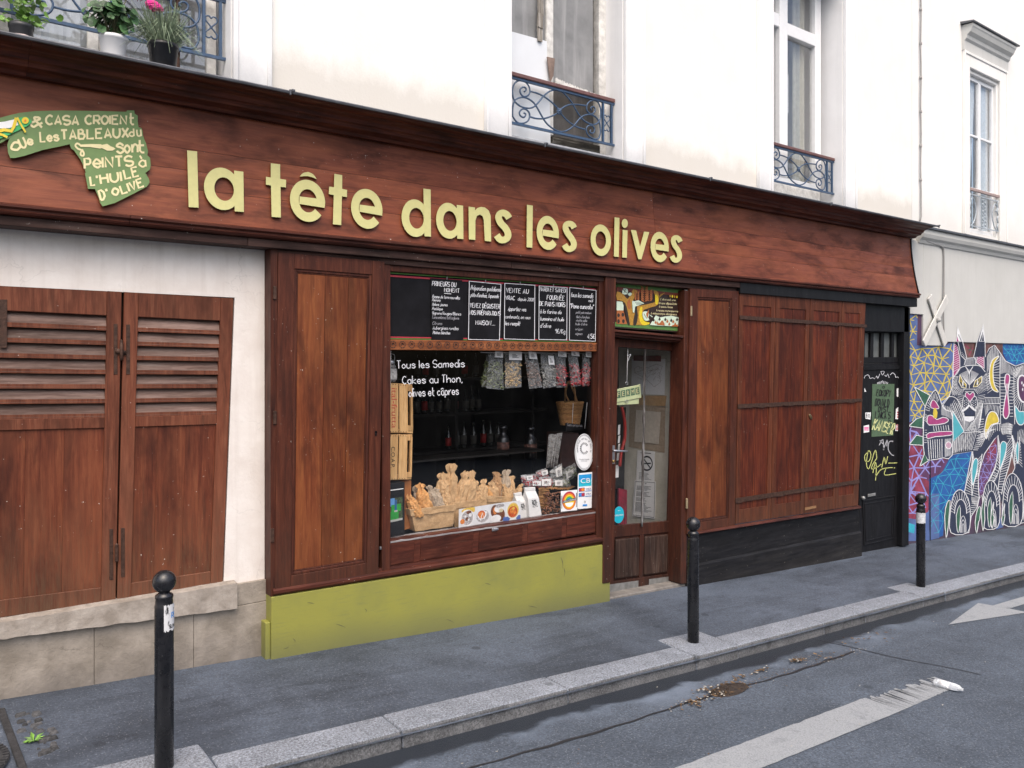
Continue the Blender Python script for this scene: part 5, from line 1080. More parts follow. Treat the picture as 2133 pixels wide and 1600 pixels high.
mb=MB(); mb.qbox(sd,.02,.98,fy(744),fy(694),-.05,-.04); mb.build('frosted_pane',plain('frosted grey glass',(.12,.13,.13),.35,.2,9),sdo)
lowq=Q((1796,1042),(1865,1031),(1861,1122),(1799,1137),-.02)
mb=MB(); mb.frame(lowq,.02,.02,.02,.02,-.001,.012); mb.frame(lowq.inset(.05,.05,.05,.05),.02,.02,.02,.02,-.001,.008); mb.build('door_panel',WKZ,sdo,bevel=.004)
mb=MB(); p=U(1815,1031,-.022); mb.box(p.x-.10,p.x+.10,-.032,-.02,p.z-.02,p.z+.02); mb.build('letter_slot',ALU,sdo,bevel=.004)
mb=MB(); mb.smooth=True; mb.lathe([(.02,0),(.028,.02),(.028,.035),(.015,.05),(0,.052)],U(1794.5,1037,-.02),(0,-1,0),14); mb.build('door_knob',ALU,sdo)
def kp(x,y): return 1780+x/4.846,680+y/4.846
def kq(pts,o): return [U(*kp(*p),-.02-o) for p in pts]
mb=MB(); mb.prism(kq([(178,582),(400,580),(390,1100),(170,1115)],.001),(0,-.004,0)); nt_=tag(mb.build('notice_board',plain('dark green sheet',(.075,.125,.07),.6,.15),None,(11.2,-.02,1.4)),'green sheet fixed to the black door and scribbled over with tags','notice')
def scrib(mbx,lines,w,o):
    for l in lines: mbx.ribbon(smooth([Vector(p) for p in l],3) if len(l)>2 else [Vector(p) for p in l],w,lambda x,y:U(*kp(x,y),-.02-o))
mb=MB(); pk=lambda u,v:U(*kp(u,-v),-.0285)
for t,x,y,w,h in (('EOKOPY',222,700,140,62),('DONALD',208,800,140,72),('DVST',240,862,100,54),('LAIKA 5',210,925,150,66)): write(mb,t,pk,x,-y,w,h,8,.05,.05,-3)
scrib(mb,[arc(293,614,10,12,0,360,8),arc(352,960,12,14,0,360,8)],5,.0085); mb.build('scribble',BLACKI,nt_,fixn=False)
mb=MB(); write(mb,'KANSER',pk,180,-1040,205,110,11,.05,.05,-14); G1=plain('chalky yellow tag',(.62,.64,.30),.7,.2,60); mb.build('tag',G1,nt_,fixn=False)
mb=MB(); scrib(mb,[[(150,1260),(105,1300),(110,1360),(150,1355),(165,1290),(140,1255),(120,1380),(140,1440),(170,1370),(200,1270),(215,1255),(225,1330)],[(225,1330),(180,1400),(175,1440),(230,1420),(270,1390)],[(185,1480),(210,1370),(220,1430),(212,1555)],[(212,1520),(260,1450),(320,1430),(385,1425)],[(275,1425),(300,1320),(315,1390),(335,1310)],[(340,1380),(430,1378)],[(315,1440),(305,1500),(420,1485)]],8,.002)
scrib(mb,[arc(402,1428,4,4,0,360,6)],5,.002); mb.build('tag',plain('yellow green tag',(.50,.52,.17),.6,.2,60),sdo,fixn=False)
mb=MB(); scrib(mb,[[(250,1200),(285,1140),(295,1250)],[(255,1150),(285,1185)],[(290,1245),(330,1145),(325,1210)],[(390,1160),(350,1165),(340,1240),(370,1290),(398,1305)]],9,.002); mb.build('tag',plain('grey tag',(.38,.38,.40),.7,.2,60),sdo,fixn=False)
mb=MB(); scrib(mb,[[(98,525),(110,498),(140,490),(158,525),(180,518),(205,530)],[(360,490),(385,468),(410,490),(412,515)],[(412,515),(440,512),(450,545),(475,560),(462,590),(455,570)],[(265,455),(300,455),(282,492),(265,455)],[(215,515),(225,500),(235,525),(255,480)],[(305,490),(320,505),(335,480),(350,520)]],4,.002)
for k in range(9): scrib(mb,[[(225+k*13,575-abs(4-k)*-6+0),(232+k*13,545+abs(4-k)*5)]],4,.002)
mb.build('chalk_drawing',CHALK,sdo,fixn=False)
stk=(( [(425,630),(475,605),(475,725),(425,705)],'torn white sticker high on the black door edge',WPAPER,()),([(418,835),(470,790),(468,940),(412,935)],'torn pink and white sticker at middle right of the black door',WPAPER,((430,860,455,930,RED),)),([(415,995),(466,980),(464,1055),(412,1055)],'small white and red label low on the right of the black door',WPAPER,((418,1020,462,1050,RED),(420,990,462,1014,BLACKI))),([(108,870),(165,868),(158,940),(110,930)],'scribbled white sticker at middle left of the black door',WPAPER,((115,880,130,925,BLACKI),(140,885,152,925,BLACKI))),([(92,1005),(145,992),(148,1065),(92,1075)],'pink smudged sticker low on the left of the black door',WPAPER,((98,1015,142,1055,PINKR),)),([(100,620),(118,660),(100,660)],'torn scrap of white paper at upper left of the black door',WPAPER,()))
for pts,lab,m,ins in stk:
    mb=MB(); mb.prism(kq(pts,.001),(0,-.0015,0)); s_=tag(mb.build('sticker',m,None,kq(pts,.001)[0]),lab,'sticker','stickers on the black side door')
    if ins:
        mb=MB()
        for x0,y0,x1,y1,mm in ins: 
            for k in range(3): 
                yy=y0+(y1-y0)*k/3; mb.prism(kq([(x0,yy),(x1,yy),(x1,yy+(y1-y0)*.22),(x0,yy+(y1-y0)*.22)],.0028),(0,-.0004,0))
        mb.build('print',[ins[0][4]],s_)
# room behind the glass
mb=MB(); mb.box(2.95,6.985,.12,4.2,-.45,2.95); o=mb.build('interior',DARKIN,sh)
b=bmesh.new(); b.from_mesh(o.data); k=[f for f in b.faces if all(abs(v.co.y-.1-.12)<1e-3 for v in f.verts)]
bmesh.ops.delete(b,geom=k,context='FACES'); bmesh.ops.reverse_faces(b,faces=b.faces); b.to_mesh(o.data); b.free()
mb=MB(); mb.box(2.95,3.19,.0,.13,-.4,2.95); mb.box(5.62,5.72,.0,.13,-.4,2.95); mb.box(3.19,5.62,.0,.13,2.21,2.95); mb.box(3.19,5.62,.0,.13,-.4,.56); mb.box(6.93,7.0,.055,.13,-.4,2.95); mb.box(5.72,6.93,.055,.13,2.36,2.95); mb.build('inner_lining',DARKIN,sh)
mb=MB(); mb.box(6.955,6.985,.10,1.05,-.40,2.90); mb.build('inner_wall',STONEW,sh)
mb=MB(); mb.box(3.0,5.7,.0,.62,.588,.603); mb.build('display_shelf',plain('grey shelf',(.10,.095,.09),.6,.3),sh)
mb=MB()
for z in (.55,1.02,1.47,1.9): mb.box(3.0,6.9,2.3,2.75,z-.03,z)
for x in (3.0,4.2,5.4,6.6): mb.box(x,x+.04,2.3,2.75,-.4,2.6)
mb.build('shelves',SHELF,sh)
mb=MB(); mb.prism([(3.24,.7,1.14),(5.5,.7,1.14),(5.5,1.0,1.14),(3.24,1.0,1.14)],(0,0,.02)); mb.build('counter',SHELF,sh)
# ---------------------------------------------------------------- the cut-out sign letters
sgn=thing('shop_sign','pale olive cut-out letters spelling la tête dans les olives on the wooden fascia','sign',UF(900,430))
CRP={'A':(370,290,4.637),'B':(820,370,5.3325),'C':(1080,400,5.925)}
def Lp(c,x,y,off): ox,oy,s=CRP[c]; return UF(ox+x/s,oy+y/s,off)
LO=.026
def solid(mb,c,pts):                            # closed outline in photo-crop pixels -> board standing off the fascia
    import mathutils
    fr_=[mb.vert(Lp(c,p[0],p[1],LO)) for p in pts]; bk=[mb.vert(Lp(c,p[0],p[1],.004)) for p in pts]; n=len(pts)
    for t in mathutils.geometry.tessellate_polygon([[Vector((p[0],p[1],0)) for p in pts]]): mb.face([fr_[i] for i in t])
    for k in range(n): mb.face((fr_[k],fr_[(k+1)%n],bk[(k+1)%n],bk[k]))
def strip(mb,c,A,B):                            # band between two equally long curves
    n=len(A); a=[mb.vert(Lp(c,*p,LO)) for p in A]; b=[mb.vert(Lp(c,*p,LO)) for p in B]; a2=[mb.vert(Lp(c,*p,.004)) for p in A]; b2=[mb.vert(Lp(c,*p,.004)) for p in B]
    for k in range(n-1): mb.face((a[k],a[k+1],b[k+1],b[k])); mb.face((a[k],a2[k],a2[k+1],a[k+1])); mb.face((b[k],b[k+1],b2[k+1],b2[k]))
    mb.face((a[0],b[0],b2[0],a2[0])); mb.face((a[-1],a2[-1],b2[-1],b[-1]))
def boxmap(TL,TR,BR,BL):
    def f(u,v):
        t=(TL[0]+(TR[0]-TL[0])*u,TL[1]+(TR[1]-TL[1])*u); b=(BL[0]+(BR[0]-BL[0])*u,BL[1]+(BR[1]-BL[1])*u); return (b[0]+(t[0]-b[0])*v,b[1]+(t[1]-b[1])*v)
    return f
def ring(mb,c,f,cu,ru,rv,ci,iu,iv,a0=0,a1=360,n=44):
    A=[];B=[]
    for k in range(n+1):
        a=R(a0+(a1-a0)*k/n); A.append(f(cu+ru*math.cos(a),.5+rv*math.sin(a))); B.append(f(ci+iu*math.cos(a),.5+iv*math.sin(a)))
    strip(mb,c,A,B)
def letter(): return MB()
def fin(mb): mb.build('letter',LETTER,sgn,bevel=.0)
def bar(c,*polys):
    mb=MB(); 
    for p in polys: solid(mb,c,p)
    fin(mb)
def adl(c,box,stem):
    mb=MB(); f=boxmap(*box); ring(mb,c,f,.46,.46,.515,.505,.245,.285); solid(mb,c,stem if stem else [f(.755,1),f(1,1),f(1,0),f(.775,0)]); fin(mb)
def ell(c,box):
    mb=MB(); f=boxmap(*box); ring(mb,c,f,.495,.495,.515,.505,.255,.285,-14,322,46); solid(mb,c,[f(.27,.585),f(.73,.585),f(.985,.55),f(.98,.375),f(.265,.40)]); fin(mb)
def sl(c,pts,w):
    mb=MB(); P=smooth([Vector(p) for p in pts],7); A=[];B=[]
    for i,p in enumerate(P):
        d=(P[min(i+1,len(P)-1)]-P[max(i-1,0)]).normalized(); n=Vector((-d.y,d.x))*w/2; A.append(tuple(p+n)); B.append(tuple(p-n))
    strip(mb,c,A,B); fin(mb)
bar('A',[(92,108),(188,118),(203,662),(107,655)])
adl('A',((255,257),(638,311),(640,704),(255,655)),[(545,303),(635,315),(640,704),(551,696)])
bar('A',[(900,232),(990,243),(991,383),(1048,393),(1046,466),(994,461),(997,757),(908,750),(902,448),(852,438),(853,363),(899,370)])
ell('A',((1085,378),(1428,420),(1428,812),(1085,772))); bar('A',[(1178,362),(1195,340),(1220,323),(1262,316),(1305,335),(1328,360),(1343,387),(1300,368),(1255,357),(1215,358)])
bar('A',[(1513,335),(1590,347),(1589,480),(1637,490),(1635,560),(1587,552),(1580,830),(1500,822),(1508,540),(1460,530),(1463,458),(1510,464)])
ell('A',((1675,466),(1982,508),(1982,880),(1675,838)))
adl('B',((88,232),(415,268),(415,672),(88,636)),[(330,122),(411,133),(415,656),(342,652)])
adl('B',((472,268),(773,308),(775,692),(472,656)),[(700,303),(772,313),(775,684),(706,678)])
bar('B',[(832,322),(905,333),(903,365),(930,338),(970,325),(1015,333),(1055,365),(1078,425),(1083,710),(1013,703),(1000,470),(985,425),(955,412),(925,425),(908,480),(907,693),(835,686)])
sl('B',[(1283,452),(1255,410),(1212,392),(1175,410),(1166,450),(1190,505),(1240,560),(1270,620),(1262,668),(1222,692),(1180,685),(1145,640)],74)
bar('B',[(1480,302),(1546,312),(1540,780),(1476,774)]); ell('B',((1588,416),(1838,448),(1838,814),(1588,782)))
sl('B',[(2006,560),(1985,525),(1950,512),(1918,525),(1910,562),(1932,615),(1972,670),(2000,725),(1995,770),(1960,794),(1925,785),(1897,745)],66)
mb=MB(); f=boxmap((890,390),(1142,416),(1142,800),(890,774)); ring(mb,'C',f,.5,.5,.505,.5,.255,.285); fin(mb)
bar('C',[(1186,313),(1246,320),(1238,802),(1178,795)]); bar('C',[(1286,467),(1346,474),(1338,812),(1280,808)],arc(1312,388,38,56,0,340,18))
bar('C',[(1388,467),(1452,475),(1500,675),(1550,488),(1614,496),(1517,832),(1478,828)]); ell('C',((1630,486),(1858,510),(1858,872),(1630,848)))
sl('C',[(1998,615),(1980,580),(1948,562),(1918,575),(1912,612),(1932,665),(1968,715),(1988,770),(1982,818),(1950,842),(1918,834),(1893,790)],60)
# ---------------------------------------------------------------- the green board with its slogan
gb_=thing('sign_board','leaf green cut-out board with cream hand-painted French slogan, left on the fascia','sign board',UF(200,330))
def gp(x,y,o): return UF(x/6.274,200+y/6.274,o)
def plate(mb,pts,o0,o1,m=0,sm=0):
    import mathutils
    P=[Vector(p) for p in pts]; P=smooth(P,sm,True) if sm else P; mb.m=m
    a=[mb.vert(gp(p[0],p[1],o1)) for p in P]; b_=[mb.vert(gp(p[0],p[1],o0)) for p in P]; n=len(P)
    for t in mathutils.geometry.tessellate_polygon([[Vector((p[0],p[1],0)) for p in P]]): mb.face([a[i] for i in t])
    for k in range(n): mb.face((a[k],a[(k+1)%n],b_[(k+1)%n],b_[k]))
mb=MB(); plate(mb,[(-160,350),(0,285),(130,250),(250,222),(450,198),(800,190),(1300,196),(1650,207),(1662,188),(1755,190),(1760,232),(1800,258),(1800,330),(1812,410),(1845,415),(1862,450),(1870,520),(1888,572),(1910,620),(1920,670),(1935,720),(1925,775),(1962,810),(1970,900),(1960,960),(1900,1005),(1945,1080),(1955,1130),(1920,1185),(1740,1280),(1500,1400),(1340,1442),(1310,1400),(1290,1330),(1240,1215),(1150,1215),(1110,1010),(1122,1000),(1085,900),(1050,830),(1030,800),(960,705),(930,690),(910,630),(780,660),(560,705),(330,780),(200,810),(135,810),(105,740),(95,640),(120,560),(150,540),(0,618),(-160,690)],.004,.030)
mb.build('board',SIGNG,gb_)
mb=MB(); gk=lambda u,v:gp(u,-v,.0325)
for t,x,y,w,h,lw,ro in (('&',400,400,150,150,34,-5),('CASA',605,372,420,118,32,-1),('CROIEN',1120,368,530,112,32,0),('t',1690,372,60,150,30,0),('a',165,728,125,175,36,22),('Ue',290,690,165,135,32,24),('Les',530,600,240,132,30,4),('TABLEAUX',800,570,880,122,33,2),('d',1690,530,62,100,24,4),('u',1795,528,50,150,24,4),('s',1530,750,90,225,34,3),('on',1630,745,170,185,32,3),('t',1805,740,80,165,32,2),('P',1110,950,75,130,34,3),('e',1220,940,100,195,32,3),('INTS',1345,935,390,132,33,3),('à',1822,930,85,150,28,6),("L'",1190,1170,90,118,33,8),('HUI',1320,1150,270,122,33,8),('LE',1640,1085,180,120,32,14),("D'",1320,1360,100,125,34,15),('o',1480,1305,85,165,33,17),('LIVE',1600,1280,300,110,32,20)):
    write(mb,t,gk,x,-y,w,h,lw*.86,.012,0,ro)
mb.build('lettering',CREAM,gb_,fixn=False)
mb=MB(); plate(mb,[(1050,635),(1180,628),(1320,630),(1330,640),(1400,625),(1450,660),(1480,670),(1510,690),(1470,715),(1400,715),(1330,680),(1310,688),(1180,668),(1050,665)],.030,.034)
mb.ribbon(smooth([Vector(p) for p in [(1060,650),(1010,620),(985,650),(1020,690),(1070,710),(1095,745),(1090,780),(1055,770),(1060,730),(1085,700)]],4),24,lambda u,v:gp(u,v,.0335)); mb.build('paintbrush',CREAM,gb_,fixn=False)
mb=MB(); plate(mb,[(-160,400),(0,360),(100,330),(200,300),(330,270),(390,300),(415,340),(360,390),(280,430),(140,500),(0,560),(-160,640)],.030,.040,0,2)
plate(mb,[(-160,360),(60,335),(210,300),(240,380),(120,420),(-160,430)],.040,.044,1); 
for l,w in (([(-60,470),(60,440),(150,460),(180,400),(215,285)],44),([(225,280),(270,370),(335,475)],24),([(-40,490),(40,510),(95,540)],30)): mb.m=2; mb.ribbon([Vector(p) for p in l],w,lambda u,v:gp(u,v,.047)); 
plate(mb,arc(330,320,46,44,0,340,14),.040,.046,2); plate(mb,arc(330,320,16,16,0,330,9),.046,.049,3)
mb.build('grasshopper',[plain('insect green',(.03,.38,.10),.5),WHITE,YEL,ORANGE],gb_,fixn=False)
# ---------------------------------------------------------------- chalkboards over the window
def c2(x,y): return 790+x/4.444,550+y/4.444
def slate(label,quad,lines,frame=True):
    q=Q(*[c2(*p) for p in quad],-.072); mb=MB(); mb.qfill(q,-.010,0)
    o=thing('chalkboard',label,'chalkboard',q.p(.5,0),'chalkboards over the shop window'); mb.build('board',CHALKB,o,bevel=.002)
    if frame: mb=MB(); mb.frame(q.inset(.003,.003,.003,.003),.0045,.0045,.0045,.0045,0,.0035); mb.build('chalk_border',CHALK,o)
    mb=MB(); mb.smooth=True; mb.tube([q.p(.5,.99,.004),q.p(.5,1.03,.004),q.p(.52,1.05,.0)],.004,5); mb.build('hook',STEEL,o)
    mb=MB(); mb2=MB()
    for t,x,y,w,h,*k in lines:
        a=c2(x,y); hand=(h<40); wr(mb2 if 'g' in k else mb,t,a[0],a[1],w/4.444,h*.92/4.444,(.8 if h>36 else .62) if 'b' not in k else 1.05,-.0745,.03,.18 if t[1:].islower() and h<50 else 0)
    if mb.f: mb.build('writing',CHALK,o,fixn=False)
    if mb2.f: mb2.build('faint_writing',CHALKG,o,fixn=False)
slate('chalkboard headed Primeurs du moment listing vegetables, leftmost over the shop window',((475,130),(770,150),(780,716),(487,716)),[('PRIMEURS DU',490,200,220,46,'b'),('MOMENT',602,258,138,40,'b'),('-',600,296,66,60,'b'),('Pomme de terre nouvelles',490,315,255,34),('Poivrons',490,345,75,30),('Melons jaunes',490,385,140,30),('Pastèque',490,425,95,30),('Oignons Rouges/Blancs',492,466,265,30),('Concombres Battaglione',492,506,245,32,'g'),('Citrons',492,562,88,32,'g'),('Aubergines rondes',495,606,235,34),('Pêches blanches',495,648,160,30)],False)
slate('chalkboard saying Venez déguster nos préparations maison',((828,153),(1130,183),(1115,710),(820,703)),[('Préparation quotidienne',845,240,280,46),("pâte d'anchois, tapenade",845,302,258,40),('VENEZ DÉGUSTER',840,402,275,44,'b'),('NOS PRÉPARATIONS',838,468,282,42,'b'),('MAISON...',893,562,180,44,'b')])
slate('chalkboard saying Vente au vrac, middle of the five',((1157,173),(1443,192),(1440,708),(1152,698)),[('VENTE AU',1175,262,205,44,'b'),('VRAC',1168,330,85,40,'b'),('depuis 2008',1282,338,145,34),('Apportez vos',1192,432,165,42),('contenants, on vous',1164,502,232,36),('les remplit',1166,566,135,40)])
slate('chalkboard saying Mardi et samedi fournée de pains noirs 9€/kg',((1475,198),(1742,215),(1738,708),(1472,703)),[('MARDI ET SAMEDI',1487,250,240,40),('FOURNÉE',1552,330,160,46,'b'),('DE PAINS NOIRS',1482,386,238,44,'b'),('à la farine de',1487,456,198,40),('tummina et huile',1487,522,220,38),("d'olive",1487,588,100,42),('9€/Kg',1630,642,90,44)])
slate('chalkboard with Pane cunzato at 4,5€, rightmost over the shop window',((1758,212),(2010,240),(2002,720),(1755,710)),[('tous les samedis',1772,304,205,46),('midi',1935,352,40,30),('"Pane cunzato"',1768,408,218,46,'b'),('petit pain maison',1820,458,140,26,'g'),("filets d'anchois",1820,500,125,26,'g'),('ricotta salée',1822,532,100,24,'g'),("huile d'olive",1815,566,108,26,'g'),('origan',1815,612,68,24,'g'),('oignon',1815,656,62,26,'g'),('4,5€',1928,690,66,46,'b')])
# ---------------------------------------------------------------- writing on the window
mb=MB(); YG=-.0365
for t,x,y,w,h in (('Tous les Samedis',165,968,625,78),('Cakes au Thon,',218,1112,552,78),('olives et câpres',275,1230,460,84)):
    a=c2(x,y); wr(mb,t,a[0],a[1],w/4.444,h*.92/4.444,1.4,YG,.02,0,.8)
mb.build('window_lettering',CHALK,pane,fixn=False)
# ---------------------------------------------------------------- goods behind the glass
def c3(x,y): return 790+x/4.444,900+y/4.444
def P3(x,y,Y): return U(*c3(x,y),Y)
def crate(label,tl,tr,br,bl,Y,text=None,dark=False,depth=.28,n=2):
    q=Q(tl,tr,br,bl,Y); o=thing('wooden_crate',label,'crate',q.p(.5,0),'wooden crates stacked at the left of the window')
    m=CRATED if dark else CRATE; mb=MB()
    if dark: mb.qfill(q,-depth,0); mb.build('board',m,o,bevel=.002); return o
    mb.t=rt(); mb.qbox(q,0,1,.0,.05,-depth,-.008); mb.t=rt(); mb.qbox(q,0,1,.95,1,-depth,-.008); mb.qbox(q,.0,.05,.05,.95,-depth,-.01)
    mb.qbox(q,.92,1,.05,.95,-.03,-.002); mb.qbox(q,.74,.80,.05,.95,-.03,-.004); mb.qbox(q,.80,.92,.05,.16,-.03,-.004); mb.qbox(q,.80,.92,.86,.95,-.03,-.004); mb.qbox(q,0,1,.05,.95,-depth,-depth+.01)
    mb.build('frame',m,o,bevel=.002)
    for a,b in ((.07,.40),(.44,.78)):
        mb=MB(); mb.t=rt(); mb.qbox(q,a,b,.01,.99,-.003,.006)
        sl_=mb.build('slat',m,o,bevel=.002)
        if text and a<.1:
            for txt,mt,cx_s,cy,w,h in text:
                mb=MB(); put_type(mb,txt,lambda u,v:q.p(u,v,.0075),cx_s,cy,w,h,0) if 0 else None
                v,f=printed(txt); x0=min(p[0] for p in v);x1=max(p[0] for p in v);y0=min(p[1] for p in v);y1=max(p[1] for p in v)
                ix=[mb.vert(q.p(cx_s+((p[1]-y0)/(y1-y0)-.5)*w,cy-((p[0]-x0)/(x1-x0)-.5)*h,.0075)) for p in v]
                for fc in f: mb.face([ix[i] for i in fc])
                mb.build('print',mt,sl_,fixn=False)
    mb=MB(); 
    for k in range(7): 
        x=.08+.1*k
        for zz in (.03,.97): mb.qbox(q,x,x+.025,zz-.008,zz+.008,.006,.008)
    mb.build('staples',BLACKM,o); return o
PR=plain('red crate print',(.42,.05,.03),.6,.2)
crate('pale crate printed ital-frutta in red, topmost of the stack in the window',(808,797),(860,801),(861,903),(808,902),.05,[('ital-frutta',PR,.235,.5,.22,.80)])
crate('pale crate printed C.O.A.P. in black, under the ital-frutta crate',(808,905),(860,905),(858,999),(806,1001),.05,[('C.O.A.P.',BLACKI,.20,.50,.16,.46)])
crate('orange-brown crate at the foot of the stack behind the black card box',(838,1003),(857,1001),(855,1101),(836,1106),.10,None,True)
mb=MB(); q=Q((802,1009),(843,1004),(843,1112),(802,1122),.0); mb.qfill(q,-.10,0)
bx=thing('card_box','black card box with a green crate picture at the left window edge','box',q.p(.5,0)); mb.build('box',BLACKP,bx,bevel=.002)
mb=MB(); qq=q.sub(.07,.88,.28,.72,.001); mb.m=0; mb.qfill(qq,0,.0008); mb.m=1; mb.qbox(qq,0,.5,.66,1,.0008,.0014); mb.m=2; mb.qbox(qq,.3,.9,.42,.72,.0008,.0016); mb.qbox(qq,.12,.75,.08,.42,.0008,.0018); mb.m=3; mb.qbox(qq,.50,.64,.45,.92,.0016,.0022); mb.m=4; mb.qbox(qq,0,1,0,.09,.0008,.0022); mb.qbox(qq,.48,.68,.40,.47,.0018,.0026); mb.m=5; mb.qbox(qq,0,.25,.42,.60,.0008,.0012)
mb.build('picture',[plain('leafy photo',(.05,.07,.035),.4,.8,80),plain('photo sky',(.12,.30,.60),.4),plain('photo green crate',(.03,.30,.05),.4,.2),plain('photo bottle',(.03,.10,.25),.3),plain('photo grey',(.4,.4,.38),.4),plain('photo pink',(.5,.3,.25),.5)],bx)
mb=MB(); mb.qbox(q,.06,.93,.868,.884,.001,.002); mb.build('print',WPAPER,bx)
def bag_open(label,tl,tr,br,bl,Y,depth,cuff=.27,mat=KRAFT):
    q=Q(c3(*tl),c3(*tr),c3(*br),c3(*bl),Y); o=thing('paper_basket',label,'paper basket',q.p(.5,0),'kraft paper baskets in the window')
    mb=MB(); mb.smooth=False; n=14; sd_=rt()*50
    def ringp(v,gr):
        pts=[]
        for k in range(4*n):
            s_=k//n; t=(k%n)/n
            a,b=[(t,0),(1,t),(1-t,1),(0,1-t)][s_]
            cr_=.08; 
            p=q.p(.5+(a-.5)*(1+gr),v,0)+Vector((0,(b-.5)*depth*(1+gr*1.6)+.5*depth,0)); nz=mnoise.noise(Vector((a*4+sd_,b*4,v*4)))
            p+=Vector((0,nz*.009*(1 if s_%2==0 else .4),nz*.005)); pts.append(mb.vert(p))
        return pts
    vs=[(0,-.06),(.12,-.02),(.3,0),(.5,.01),(1-cuff+.03,.02),(1-cuff-.01,.03),(1-cuff-.012,.085),(1-cuff*.5,.09),(.99,.10),(1.01,.085),(.9,.03),(.6,0)]
    rows=[ringp(v,g) for v,g in vs]
    for i in range(len(rows)-1):
        for k in range(4*n): mb.face((rows[i][k],rows[i][(k+1)%(4*n)],rows[i+1][(k+1)%(4*n)],rows[i+1][k]))
    mb.face(rows[0][::-1]); mb.face(rows[-1]); mb.build('basket',mat,o); return o
bag_open('kraft paper basket with folded cuff, nearest the crates and holding orange wrapped bundles',(296,716),(682,668),(694,872),(330,925),.03,.20)
bag_open('kraft paper basket in the middle, behind the first food cards',(686,652),(970,620),(972,880),(695,880),.10,.18,.22)
bag_open('kraft paper basket on the right, behind the white paper bags',(985,590),(1290,600),(1290,760),(990,760),.17,.17,.32)
def parcel(label,b,t,w,Y,mat,seed,grp='wrapped paper bundles in the window'):
    B=P3(*b,Y); T=P3(*t,Y); rn=random.Random(int(seed*10)); up=T-B; up.y+=rn.uniform(-.02,.05); L=up.length; r=w/4.444/2*((B.y+D)*1.05)/1680*1.32
    mb=MB(); n=40; ph=rn.random()*6; npl=rn.choice((4,5,6)); nk=rn.uniform(.74,.83); side=Vector((rn.uniform(-.05,.05),rn.uniform(-.02,.02),0)); rows=[]
    pr=[(-.25,.92,.9,.02),(.0,1.,.95,.02),(.25,1.02,.95,.03),(.45,.97,.9,.05),(.6,.86,.78,.09),(.70,.70,.6,.15),(nk,.44,.34,.28),(nk+.05,.40,.28,.32),(nk+.11,.58,.30,.34),(nk+.17,.66,.24,.36),(nk+.21,.50,.14,.42),(nk+.225,.30,.04,.45)]
    fine=[]
    for p0,p1 in zip(pr,pr[1:]):
        m_=3 if p1[0]-p0[0]>.07 else 2
        fine+=[tuple(p0[q]+(p1[q]-p0[q])*j/m_ for q in range(4)) for j in range(m_)]
    for h,a_,b_,pl in fine+[pr[-1]]:
        row=[]; c=B+up*h+side*max(0,h-.5)*2*L*2
        for k in range(n):
            an=2*math.pi*k/n; cr=mnoise.noise(Vector((math.cos(an)*2.2+seed*5,math.sin(an)*2.2+seed,h*4.5)))
            v3=Vector((math.cos(an)*3.2+seed*3,math.sin(an)*3.2,h*7+seed)); cz=abs(mnoise.noise(v3))-.18; cz2=abs(mnoise.noise(v3*2.3))-.18; m=1+pl*math.sin(npl*an+ph+h*2)+.16*cr-(.30*cz+.16*cz2)*(.6+h); row.append(mb.vert(c+Vector((math.cos(an)*r*a_*m,math.sin(an)*r*b_*m,r*.30*cr+(r*.5*mnoise.noise(Vector((an*1.3,seed,2)))*(1 if h>nk+.1 else 0))))))
        rows.append(row)
    for i in range(len(rows)-1):
        for k in range(n): mb.face((rows[i][k],rows[i][(k+1)%n],rows[i+1][(k+1)%n],rows[i+1][k]))
    mb.face(rows[-1])
    return tag(mb.build('paper_bundle',mat,None,B),label,'paper bundle',grp)
pc=[('orange kraft bundle leaning out at the left end of the first basket',(345,740),(290,595),100,.05,KRAFTO),('grey paper bundle behind the orange ones in the first basket',(375,700),(350,520),90,.16,KRAFTG),('upright orange kraft bundle in the first basket',(428,705),(395,490),112,.09,KRAFTO),('grey-brown bundle with curled top in the first basket',(512,700),(470,500),78,.10,KRAFTG),('smooth grey-brown bundle at the middle of the first basket',(560,695),(535,525),84,.09,KRAFTG),('short crumpled kraft bundle at the right end of the first basket',(640,690),(610,545),84,.11,KRAFT),
('kraft bundle with bent top at the left of the middle basket',(600,680),(565,375),115,.20,KRAFT),('tallest twisted kraft bundle, rising over all the others',(660,680),(637,300),130,.22,KRAFT),('smooth tall kraft bundle right of the tallest one',(735,665),(800,375),108,.16,KRAFT),('kraft bundle with hooked twisted top in the middle basket',(820,650),(872,370),112,.16,KRAFT),('slim kraft bundle at the right of the middle basket',(890,640),(912,465),76,.14,KRAFT),('kraft bundle with crumpled head at the right end of the middle basket',(948,640),(985,440),88,.15,KRAFT),
('kraft bundle at the left of the right basket',(1050,600),(1040,470),100,.24,KRAFT),('brown kraft bundle with rounded crumpled head in the right basket',(1085,590),(1082,385),112,.30,kraft('brown kraft paper',(.33,.19,.09),(.45,.28,.15))),('pale kraft bundle standing tallest in the right basket',(1150,600),(1185,362),115,.27,KRAFTG),('kraft bundle with frayed top in the right basket',(1205,600),(1240,430),92,.24,KRAFT),('small kraft bundle leaning right at the end of the right basket',(1265,605),(1312,490),70,.24,KRAFT)]
